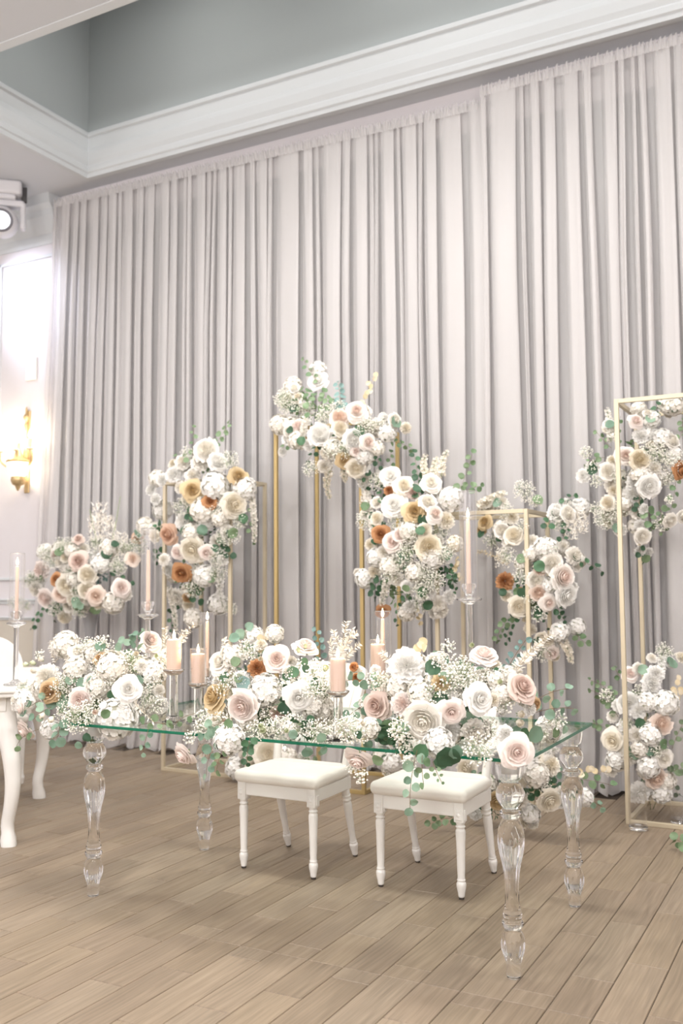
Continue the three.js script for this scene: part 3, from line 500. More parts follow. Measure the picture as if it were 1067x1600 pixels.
function hydrangeaGeo(tint, variant) {
  const key = 'h' + tint + variant; if (bloomCache.has(key)) return bloomCache.get(key);
  const keep = seed; seed = 311 + variant * 77; const m = new MB(), a = C(TINT[tint][0]), b = C(TINT[tint][1]), N = 170;
  for (let i = 0; i < N; i++) {
    const y = 1 - 2 * (i + 0.5) / N, r = Math.sqrt(1 - y * y), ph = i * 2.39996 + rr(-0.2, 0.2), d = V(r * Math.cos(ph), y * 0.86, r * Math.sin(ph)).multiplyScalar(rr(0.8, 0.95));
    const n = d.clone().normalize().add(V(rr(-0.3, 0.3), rr(-0.3, 0.3), rr(-0.3, 0.3))).normalize(), q = new THREE.Quaternion().setFromUnitVectors(V(0, 1, 0), n), sp = rr(0, 6), s = rr(0.145, 0.195), col = b.clone().lerp(a, rr(0, 0.55)), v = V(0, 0, 0);
    for (let k = 0; k < 4; k++) m.grid(2, 2, (u, t) => { const w = 0.62 * Math.sin(Math.min(1, 0.12 + t * 0.86) * Math.PI * 0.72), an = sp + k * Math.PI / 2; const x = u * w, z = t; v.set((z * Math.sin(an) + x * Math.cos(an)) * s, (0.2 * t * t + 0.14 * u * u - 0.05) * s, (z * Math.cos(an) - x * Math.sin(an)) * s).applyQuaternion(q).add(d); return [v.x, v.y, v.z, col]; });
  }
  m.geo(new THREE.Matrix4().makeScale(0.76, 0.66, 0.76), C('#ecebd8'), new THREE.IcosahedronGeometry(1, 1));
  const g = m.build(); seed = keep; bloomCache.set(key, g); return g;
}
const breathCache = new Map();
function breathGeo(r, variant) { // airy spray of tiny white blossoms on hair-thin stems; r in metres
  const R = Math.max(0.03, Math.round(r / 0.015) * 0.015), key = R.toFixed(3) + variant; if (breathCache.has(key)) return breathCache.get(key);
  const keep = seed; seed = 71 + variant * 997 + Math.round(R * 1000); const m = new MB(), N = Math.min(520, Math.round(150 * (R / 0.06) ** 1.7)), ico = new THREE.IcosahedronGeometry(1, 0), W = C('#f4f1e8'), G = C('#8fa37a'), thin = new THREE.CylinderGeometry(1, 1, 1, 3, 1, true).translate(0, 0.5, 0);
  for (let i = 0; i < N; i++) {
    const d = V(rr(-1, 1), rr(-1, 1), rr(-1, 1)); if (d.length() > 1 || d.length() < 0.25) { i--; continue; } d.multiplyScalar(R);
    const s = rr(0.0027, 0.005);
    m.geo(new THREE.Matrix4().compose(d, new THREE.Quaternion().setFromEuler(new THREE.Euler(rr(0, 6), rr(0, 6), 0)), V(s, s * rr(0.7, 1), s)), W, ico);
    if (i % 2 === 0) { const b = d.clone().multiplyScalar(0.45).add(V(0, -R * 0.25, 0)), e = d.clone().sub(b), L = e.length(); m.geo(new THREE.Matrix4().compose(b, new THREE.Quaternion().setFromUnitVectors(V(0, 1, 0), e.normalize()), V(0.0007, L, 0.0007)), G, thin); }
  }
  const g = m.build(); seed = keep; breathCache.set(key, g); return g;
}
const LEAF = { silver: ['#7f9c87', '#8eaa93', '#6f8f7a'], green: ['#758c69', '#68845f', '#819a75'], dark: ['#3f6347', '#4c7352', '#35583f'], blue: ['#7c9c98', '#6f918e', '#86a5a0'], white: ['#f8f3ea', '#f5eee2', '#fbf8f2'], cream: ['#e8d9b8', '#eee2c8', '#e0cfa9'] };
const leafMats = {}; for (const k in LEAF) leafMats[k] = LEAF[k].map((c) => phys(c, 0.55, { transmission: 0.15, thickness: 0 }));
const stemMat = std('#6f7f58', 0.7), woodyMat = std('#7a6a4c', 0.8), paleStem = std('#d9ccb0', 0.7);
function leafGeo(kind) { // unit leaf along +y from 0 to ~2, cupped, with a midrib fold
  const pos = [], idx = [], nu = 6, nv = 6;
  for (let v = 0; v <= nv; v++) for (let u = 0; u <= nu; u++) {
    const s = u / nu * 2 - 1, t = v / nv, w = kind === 'round' ? Math.sqrt(Math.max(0, 1 - (2 * t - 1) ** 2)) * (1.02 - 0.1 * t) : 0.42 * Math.sin(Math.PI * t ** 0.8) + 0.02;
    pos.push(s * w, 2 * t, (kind === 'round' ? 0.22 : 0.3) * Math.abs(s) * w - 0.25 * (t - 0.3) * t + 0.06 * Math.sin(t * 7 + s * 2));
  }
  for (let v = 0; v < nv; v++) for (let u = 0; u < nu; u++) { const a = v * (nu + 1) + u, b = a + nu + 1; idx.push(a, a + 1, b, a + 1, b + 1, b); }
  const g = new THREE.BufferGeometry(); g.setAttribute('position', new THREE.Float32BufferAttribute(pos, 3)); g.setIndex(idx); g.computeVertexNormals(); return g;
}
const roundLeaf = leafGeo('round'), pointLeaf = leafGeo('point');
const thinStem = new THREE.CylinderGeometry(1, 1, 1, 5, 1, true).translate(0, 0.5, 0);
function orient(m, dir, spin = 0) { m.quaternion.setFromUnitVectors(V(0, 1, 0), dir.clone().normalize()); m.rotateY(spin); }
const TOWARD = V(0.45, 0.12, 0.88).normalize();
function place(m, p) { m.position.copy(p); return m; }
const PART = { rose: 'rose', garden: 'garden_rose', ruffle: 'ruffled_bloom', bud: 'flower_bud', hydrangea: 'hydrangea', breath: 'babys_breath' };
const cut = (a, b, c, n) => { const o = []; for (let i = 0; i <= n; i++) { const t = i / n; o.push(a.clone().multiplyScalar((1 - t) ** 2).addScaledVector(c, 2 * t * (1 - t)).addScaledVector(b, t * t)); } return o; };
function arrangement(name, label, core, rows, root, spread = 0.5) {
  const t = thing(name, label, 'flower arrangement', core), stems = [];
  const rootV = V(...root);
  let vi = 0;
  for (const r of rows) {
    const [kind, col] = r; vi++; seed = 1000 + vi * 7919;
    if (kind === 'euc' || kind === 'ruscus' || kind === 'stock' || kind === 'lunaria') {
      const a = V(r[2], r[3], r[4]), b = V(r[5], r[6], r[7]), L = a.distanceTo(b), n = r[8] ?? Math.max(8, Math.round(L / 0.012)), s = r[9] ?? 0.012;
      const mid = a.clone().add(b).multiplyScalar(0.5).add(V(rr(-0.15, 0.15) * L, Math.abs(b.y - a.y) > L * 0.6 ? 0 : 0.14 * L, 0.08 * L)), pts = cut(a, b, mid, 10), curve = new THREE.CatmullRomCurve3(pts);
      const pale = kind === 'ruscus', sm = pale || kind === 'lunaria' ? paleStem : kind === 'stock' ? stemMat : woodyMat;
      if (kind === 'euc') {
        const st = part('eucalyptus_sprig', new THREE.TubeGeometry(curve, 10, 0.0011, 4), sm, t);
        for (let k = 0; k < n; k++) {
          const u = (k + 0.6) / n, p = curve.getPoint(u), tan = curve.getTangent(u), side = V(rr(-1, 1), rr(-1, 1), rr(-0.3, 0.3)).projectOnPlane(tan).normalize().multiplyScalar(k % 2 ? 1 : -1);
          const across = tan.clone().cross(TOWARD).normalize().multiplyScalar(k % 2 ? 1 : -1), dir = across.multiplyScalar(0.8).add(tan.clone().multiplyScalar(k === n - 1 ? 1.6 : 0.45)).addScaledVector(side, 0.35).normalize();
          const lf = part('leaf', roundLeaf, leafMats[col][Math.floor(rnd() * 3)], st), sc = s * rr(0.75, 1.12) * (1 - 0.25 * u) ; lf.scale.setScalar(sc);
          const zAx = TOWARD.clone().add(V(rr(-0.7, 0.7), rr(-0.5, 0.9), rr(-0.3, 0.3))).projectOnPlane(dir).normalize(), xAx = dir.clone().cross(zAx);
          lf.quaternion.setFromRotationMatrix(new THREE.Matrix4().makeBasis(xAx, dir, zAx)); lf.position.copy(p).addScaledVector(dir, 0.004);
        }
      } else if (kind === 'ruscus') {
        const m = new MB(), cA = LEAF[col].map(C), q = new THREE.Quaternion(); m.geo(new THREE.Matrix4(), C('#d9ccb0'), new THREE.TubeGeometry(curve, 8, 0.0011, 4));
        for (let k = 0; k < n * 2; k++) {
          const u = (k + 0.5) / (n * 2), p = curve.getPoint(u), tan = curve.getTangent(u), across = tan.clone().cross(TOWARD).normalize().multiplyScalar(k % 2 ? 1 : -1);
          const dir = across.multiplyScalar(1.0).add(tan.clone().multiplyScalar(0.6)).add(V(rr(-0.5, 0.5), rr(-0.5, 0.5), rr(-0.6, 0.6))).normalize(); q.setFromUnitVectors(V(0, 1, 0), dir);
          const sc = rr(0.009, 0.015) * (1.1 - 0.35 * u); m.geo(new THREE.Matrix4().compose(p, q.multiply(new THREE.Quaternion().setFromAxisAngle(V(0, 1, 0), rr(0, 3))), V(sc * 0.85, sc, sc * 0.85)), cA[k % 3], pointLeaf);
        }
        part('bleached_sprig', m.build(), petal, t);
      } else if (kind === 'lunaria') {
        const m = new MB(), cA = LEAF.cream.map(C); m.geo(new THREE.Matrix4(), C('#b8a47c'), new THREE.TubeGeometry(curve, 8, 0.001, 4));
        for (let k = 0; k < n; k++) { const u = (k + 0.7) / n, p = curve.getPoint(u), dir = V(rr(-1, 1), rr(-0.2, 1), rr(-0.2, 0.6)).normalize(), zAx = TOWARD.clone().add(V(rr(-0.5, 0.5), rr(-0.5, 0.5), 0)).projectOnPlane(dir).normalize(), mm = new THREE.Matrix4().makeBasis(dir.clone().cross(zAx).multiplyScalar(0.017), dir.clone().multiplyScalar(0.019), zAx.multiplyScalar(0.017)); mm.setPosition(p); m.geo(mm, cA[k % 3], roundLeaf); }
        part('lunaria_sprig', m.build(), petal, t, 'cream papery seed discs on a thin stem');
      } else {
        const m = new MB(); m.geo(new THREE.Matrix4(), C('#7f9464'), new THREE.TubeGeometry(curve, 8, 0.0022, 5));
        const nn = Math.max(9, Math.round(L / 0.0085)), gb = col === 'green';
        for (let k = 0; k < nn; k++) { const u = (k + 0.5) / nn, p = curve.getPoint(u), an = k * 2.4, tan = curve.getTangent(u), e1 = tan.clone().cross(V(0.3, 0.2, 1)).normalize(), e2 = tan.clone().cross(e1), d = e1.multiplyScalar(Math.cos(an)).addScaledVector(e2, Math.sin(an)).addScaledVector(tan, 0.5).normalize(), big = (gb ? 0.006 : 0.02) * (1.1 - 0.45 * u) * rr(0.85, 1.15), c0 = C(TINT[col][1]).lerp(C(TINT[col][0]), rr(0, 0.5)), q = new THREE.Quaternion().setFromUnitVectors(V(0, 1, 0), d), v = V(0, 0, 0); p.addScaledVector(d, big * 0.7);
          for (let j = 0; j < (gb ? 3 : 7); j++) { const a0 = j / 7 * 6.283 * 1.0 + rr(-0.2, 0.2), in_ = j % 2 ? 0.45 : 0; m.grid(2, 2, (x, y) => { v.set(Math.sin(a0 + x * 0.55) * big * (0.15 + y * (0.9 - in_)), big * ((0.25 + in_) * y + 0.12 * Math.sin(x * 4 + j) * y), Math.cos(a0 + x * 0.55) * big * (0.15 + y * (0.9 - in_))).applyQuaternion(q).add(p); return [v.x, v.y, v.z, c0]; }); } }
        part('stock_spike', m.build(), petal, t);
      }
      if (a.distanceTo(rootV) < 0.9) stems.push([rootV.clone().lerp(a, 0.25), a]);
      continue;
    }
    const p = V(r[2], r[3], r[4]), R = r[5];
    if (kind === 'breath') { const m = part('babys_breath', breathGeo(R, vi % 3), plain, t); m.userData.kind = 'stuff'; place(m, p); m.rotation.set(rr(0, 6), rr(0, 6), 0); continue; }
    if (kind === 'foliage') {
      const m = new MB(), N = r[6], cs = LEAF[col].map(C);
      for (let k = 0; k < N; k++) { const d = V(rr(-1, 1), rr(-0.85, 0.85), rr(-0.8, 0.8)); if (d.length() > 1) { k--; continue; } const q = new THREE.Quaternion().setFromUnitVectors(V(0, 1, 0), d.clone().add(V(rr(-0.6, 0.6), rr(-0.6, 0.6), rr(-0.2, 0.6))).normalize()), s = rr(0.010, 0.02); m.geo(new THREE.Matrix4().compose(d.multiplyScalar(R).add(p), q, V(s, s, s)), cs[k % 3], k % 3 ? pointLeaf : roundLeaf); }
      const f = part('foliage', m.build(), plain, t); f.userData.kind = 'stuff'; continue;
    }
    const dir = V(r[6], r[7], r[8]).normalize();
    if (kind === 'leaf') { const lf = part('leaf', roundLeaf, leafMats[col][vi % 3], t); const up = V(rr(-1, 1), rr(-0.6, 1), rr(-0.3, 0.3)).projectOnPlane(dir).normalize(), zAx = dir, xAx = up.clone().cross(zAx); lf.quaternion.setFromRotationMatrix(new THREE.Matrix4().makeBasis(xAx, up, zAx)); lf.scale.setScalar(R); lf.position.copy(p).addScaledVector(up, -R); continue; }
    if (kind === 'plume') {
      const m = new MB(), cA = LEAF[col === 'cream' || col === 'ivory' ? 'white' : col].map(C), v = V(0, 0, 0);
      for (let k = 0; k < 130; k++) { const a = V(rr(-0.65, 0.65), rr(-1, 0.9), rr(-0.5, 0.5)); a.x *= 1 - 0.35 * (a.y + 1) * 0.5; a.multiplyScalar(R * 1.1).add(p); const d = V(rr(-1, 1), rr(0, 1.3), rr(-0.8, 0.8)).normalize().multiplyScalar(R * rr(0.25, 0.5)), w = d.clone().cross(V(rr(-1, 1), rr(-1, 1), 1)).normalize().multiplyScalar(R * 0.05); m.grid(2, 2, (x, y) => { v.copy(a).addScaledVector(d, y).addScaledVector(w, x * (1 - y * 0.8)); return [v.x, v.y, v.z, cA[k % 3]]; }); }
      part('feathery_plume', m.build(), petal, t); continue;
    }
    const g = kind === 'hydrangea' ? hydrangeaGeo(col, vi % 3) : bloom(kind, col, vi % 4);
    const b = part(PART[kind], g, petal, t); place(b, p); orient(b, dir, rr(0, 6.28)); b.scale.setScalar(R * (kind === 'bud' ? 0.95 : kind === 'hydrangea' ? 1.0 : 1.0));
    stems.push([rootV.clone().lerp(p, 0.2), p.clone().addScaledVector(dir, -R * 0.35)]);
  }
  const sg = stems.filter(([a, b]) => a.distanceTo(b) > 0.02 && a.distanceTo(b) < 0.2).map(([a, b]) => aim(new THREE.CylinderGeometry(0.0018, 0.0018, 1, 5, 1, true).translate(0, 0.5, 0), a, b));
  if (sg.length) { const m = part('stems', mergeGeometries(sg), stemMat, t); m.userData.kind = 'stuff'; }
  return t;
}
const rowsA = [
  ['rose', 'tan', -0.014, 0.046, 0.3, 0.0565, 0.16, 0.16, 0.97],
  ['garden', 'blush', 0.223, 0.023, 0.34, 0.0502, 0.47, 0.17, 0.87],
  ['rose', 'white', 0.56, 0.094, 0.4, 0.0592, 0.74, 0.24, 0.63],
  ['hydrangea', 'white', 0.469, -0.049, 0.37, 0.0971, 0.45, -0.21, 0.87],
  ['ruffle', 'ivory', -0.081, 0.109, 0.252, 0.0652, 0.26, 0.26, 0.93],
  ['rose', 'ivory', 0.076, 0.23, 0.206, 0.0433, 0.46, 0.65, 0.61],
  ['plume', 'cream', -0.118, 0.238, 0.123, 0.0544, 0.34, 0.32, 0.88],
  ['bud', 'cream', 0.115, 0.274, 0.16, 0.0217, 0.17, 0.93, 0.31],
  ['rose', 'blush', 0.407, 0.284, 0.06, 0.0553, 0.75, 0.51, 0.42],
  ['rose', 'tan', 0.251, 0.207, 0.237, 0.0362, 0.15, 0.64, 0.76],
  ['rose', 'blush', -0.064, -0.13, 0.4, 0.051, -0.27, -0.55, 0.79],
  ['rose', 'blush', 0.018, -0.01, 0.5, 0.0351, -0.69, -0.02, 0.73],
  ['hydrangea', 'white', 0.048, -0.124, 0.35, 0.0509, 0.09, -0.35, 0.93],
  ['bud', 'peach', 0.464, 0.001, 0.5, 0.0195, 0.49, -0.09, 0.87],
  ['ruffle', 'peach', 0.372, 0.03, 0.282, 0.0294, 0.42, -0.1, 0.9],
  ['hydrangea', 'ivory', 0.346, 0.167, 0.255, 0.0832, 0.48, 0.42, 0.77],
  ['hydrangea', 'ivory', 0.29, 0.082, 0.287, 0.0594, 0.6, -0.01, 0.8],
  ['hydrangea', 'ivory', 0.114, 0.153, 0.257, 0.0609, 0.44, 0.15, 0.89],
  ['ruscus', 'white', 0.426, -0.029, 0.221, 0.519, -0.027, 0.151, 14],
  ['ruscus', 'white', 0.459, 0.001, 0.216, 0.785, -0.023, 0.5, 12],
  ['ruscus', 'white', -0.084, 0.171, 0.182, -0.284, 0.266, 0, 14],
  ['ruscus', 'white', 0.022, 0.176, 0.205, -0.111, 0.285, 0.052, 14],
  ['ruffle', 'ivory', 0.558, 0.064, 0.182, 0.0294, 0.86, -0.06, 0.5],
  ['ruffle', 'white', 0.556, -0.005, 0.17, 0.0383, 0.74, 0.08, 0.67],
  ['ruffle', 'white', 0.532, 0.119, 0.192, 0.0265, 0.75, 0.08, 0.65],
  ['ruffle', 'white', 0.47, 0.176, 0.2, 0.0326, 0.8, 0.36, 0.47],
  ['bud', 'green', -0.303, 0.156, 0.124, 0.0212, -0.61, 0.31, 0.73],
  ['bud', 'green', -0.426, 0.14, 0.054, 0.02, -0.68, 0.09, 0.73],
  ['bud', 'cream', -0.251, 0.123, 0.165, 0.0241, -0.42, 0.19, 0.89],
  ['bud', 'cream', -0.22, 0.18, 0.15, 0.0209, -0.5, 0.53, 0.69],
  ['bud', 'cream', 0.15, -0.034, 0.5, 0.023, -0.1, -0.62, 0.78],
  ['bud', 'cream', 0.205, -0.048, 0.5, 0.0229, 0.05, -0.6, 0.8],
  ['breath', 'white', -0.323, 0.019, 0.15, 0.0643],
  ['breath', 'white', 0.103, 0.105, 0.261, 0.0679],
  ['breath', 'white', 0.361, -0.033, 0.5, 0.0698],
  ['breath', 'white', 0.404, 0.186, 0.212, 0.0665],
  ['breath', 'white', 0.269, 0.089, 0.276, 0.0665],
  ['breath', 'white', 0.174, 0.244, 0.193, 0.038],
  ['breath', 'white', -0.278, 0.197, 0.103, 0.0364],
  ['breath', 'white', 0.122, -0.049, 0.32, 0.0557],
  ['breath', 'white', 0.506, 0.039, 0.223, 0.0546],
  ['breath', 'white', 0.5, 0.169, 0.106, 0.0411],
  ['breath', 'white', -0.061, 0.051, 0.219, 0.0576],
  ['foliage', 'dark', 0.093, -0.027, 0.136, 0.1121, 110],
  ['foliage', 'silver', 0.127, 0.097, 0.131, 0.14, 60],
  ['euc', 'silver', -0.052, -0, 0.224, 0.03, -0.024, 0.5, 5, 0.0248],
  ['euc', 'silver', 0.204, 0.006, 0.5, 0.095, -0.054, 0.5, 4, 0.0232],
  ['euc', 'silver', 0.164, -0.051, 0.4, 0.139, -0.169, 0.4, 6, 0.0294],
  ['euc', 'green', 0.026, -0.118, 0.4, -0.121, -0.217, 0.4, 3, 0.0226],
  ['euc', 'silver', 0.358, 0.173, 0.212, 0.245, 0.303, 0, 7, 0.0285],
  ['euc', 'silver', 0.41, 0.2, 0.16, 0.301, 0.326, 0, 6, 0.0267],
  ['euc', 'silver', 0.436, 0.159, 0.19, 0.523, 0.081, 0.163, 5, 0.0252],
  ['euc', 'silver', 0.07, -0.032, 0.242, 0.005, 0.046, 0.236, 4, 0.0293],
  ['leaf', 'silver', 0.175, 0.089, 0.282, 0.0286, 0.27, 0.31, 0.91],
  ['leaf', 'silver', 0.044, -0.003, 0.266, 0.0336, 0.23, 0.05, 0.97],
  ['leaf', 'dark', 0.418, -0.112, 0.5, 0.0209, 0.28, -0.19, 0.94],
  ['leaf', 'silver', 0.37, -0.149, 0.5, 0.0182, 0.41, -0.26, 0.88],
  ['leaf', 'green', 0.522, -0.004, 0.5, 0.0221, 0.67, -0.22, 0.71],
  ['euc', 'silver', 0.758, -0.052, 0.5, 0.725, -0.16, 0.5, 5, 0.0148],
  ['euc', 'green', 0.632, -0.06, 0.42, 0.796, -0.044, 0.42, 5, 0.0191],
  ['hydrangea', 'ivory', -0.173, 0.039, 0.184, 0.0586, -0.14, -0.03, 0.99],
  ['hydrangea', 'white', 0.369, 0.033, 0.185, 0.0491, 0.66, 0.15, 0.74],
  ['hydrangea', 'white', -0.046, 0.01, 0.43, 0.0601, 0.07, -0.1, 0.99],
  ['hydrangea', 'ivory', 0.106, 0.123, 0.176, 0.0512, 0.42, 0.28, 0.86],
  ['hydrangea', 'ivory', 0.411, 0.081, 0.166, 0.0546, 0.62, -0.01, 0.79],
  ['hydrangea', 'white', 0.4, 0.206, -0.001, 0.0554, 0.85, 0.29, 0.44],
  ['hydrangea', 'ivory', 0.156, 0.219, 0.176, 0.0624, 0.61, 0.43, 0.67],
  ['hydrangea', 'ivory', -0.069, 0.257, 0.137, 0.0721, 0.04, 0.49, 0.87],
  ['hydrangea', 'white', -0.116, 0.032, 0.177, 0.0715, 0.3, 0.32, 0.9],
  ['hydrangea', 'white', 0.495, -0.019, 0.127, 0.0592, 0.88, -0, 0.47],
  ['hydrangea', 'white', 0.315, 0.052, 0.219, 0.0674, 0.65, 0.36, 0.67],
  ['hydrangea', 'white', 0.483, 0.138, 0.137, 0.0685, 0.75, 0.37, 0.56],
  ['hydrangea', 'ivory', 0.38, 0.158, 0.101, 0.058, 0.87, 0.18, 0.45],
  ['ruffle', 'ivory', 0.205, 0.241, 0.207, 0.0307, 0.39, 0.44, 0.81],
  ['ruffle', 'white', 0.098, 0.072, 0.25, 0.0328, 0.36, 0.28, 0.89],
  ['ruffle', 'ivory', -0.056, 0.019, 0.466, 0.0324, -0.28, 0.14, 0.95],
  ['ruffle', 'cream', -0.123, 0.069, 0.196, 0.0391, 0.23, -0.04, 0.97],
  ['ruffle', 'ivory', 0.197, 0.193, 0.145, 0.0426, 0.65, 0.17, 0.74],
  ['ruffle', 'ivory', 0.144, 0.149, 0.237, 0.0393, 0.37, 0.43, 0.82],
  ['ruffle', 'ivory', 0.494, 0.116, 0.353, 0.0282, 0.56, 0.45, 0.69],
  ['ruffle', 'ivory', 0.233, 0.105, 0.276, 0.0398, 0.47, 0.41, 0.78],
  ['ruffle', 'cream', -0.116, 0.014, 0.191, 0.0314, 0.1, 0.21, 0.97],
  ['ruffle', 'white', 0.433, 0.116, 0.145, 0.041, 0.72, 0.28, 0.63],
  ['ruffle', 'white', 0.171, 0.129, 0.227, 0.0288, 0.17, 0.09, 0.98],
  ['ruffle', 'ivory', 0.466, 0.186, 0.062, 0.0385, 0.89, 0.3, 0.36],
  ['ruffle', 'cream', 0.211, 0.056, 0.244, 0.0377, 0.43, 0.03, 0.9],
  ['ruffle', 'white', 0.419, -0.017, 0.254, 0.0409, 0.48, 0.2, 0.85],
  ['breath', 'white', 0.041, 0.085, 0.25, 0.0582],
  ['breath', 'white', 0.572, 0.004, 0.222, 0.0513],
  ['breath', 'white', 0.421, 0.186, 0.217, 0.068],
  ['breath', 'white', 0.043, 0.061, 0.274, 0.06],
  ['breath', 'white', 0.327, 0.116, 0.269, 0.0686],
  ['breath', 'white', 0.268, 0.164, 0.238, 0.0656],
  ['breath', 'white', 0.229, 0.258, 0.198, 0.065],
  ['breath', 'white', 0.114, 0.246, 0.181, 0.0601],
  ['breath', 'white', 0.309, -0.014, 0.347, 0.0628],
  ['breath', 'white', 0.526, 0.101, 0.192, 0.0522],
  ['bud', 'cream', 0.476, 0.233, 0.25, 0.0194, 0.73, 0.34, 0.6],
  ['bud', 'green', 0.494, 0.215, 0.128, 0.0154, 0.6, 0.56, 0.58],
  ['leaf', 'silver', 0.116, 0.107, 0.291, 0.0263, 0.43, 0.07, 0.9],
  ['leaf', 'silver', 0.231, 0.259, 0.217, 0.0267, 0.5, 0.52, 0.69],
  ['leaf', 'dark', 0.397, 0.052, 0.321, 0.0234, 0.75, -0.08, 0.66],
  ['leaf', 'silver', 0.286, 0.075, 0.312, 0.0244, 0.45, 0.38, 0.81],
  ['leaf', 'silver', 0.255, 0.104, 0.296, 0.0256, 0.47, 0.44, 0.77],
];
const coreA = [-3.398, 0.826, -3.700];
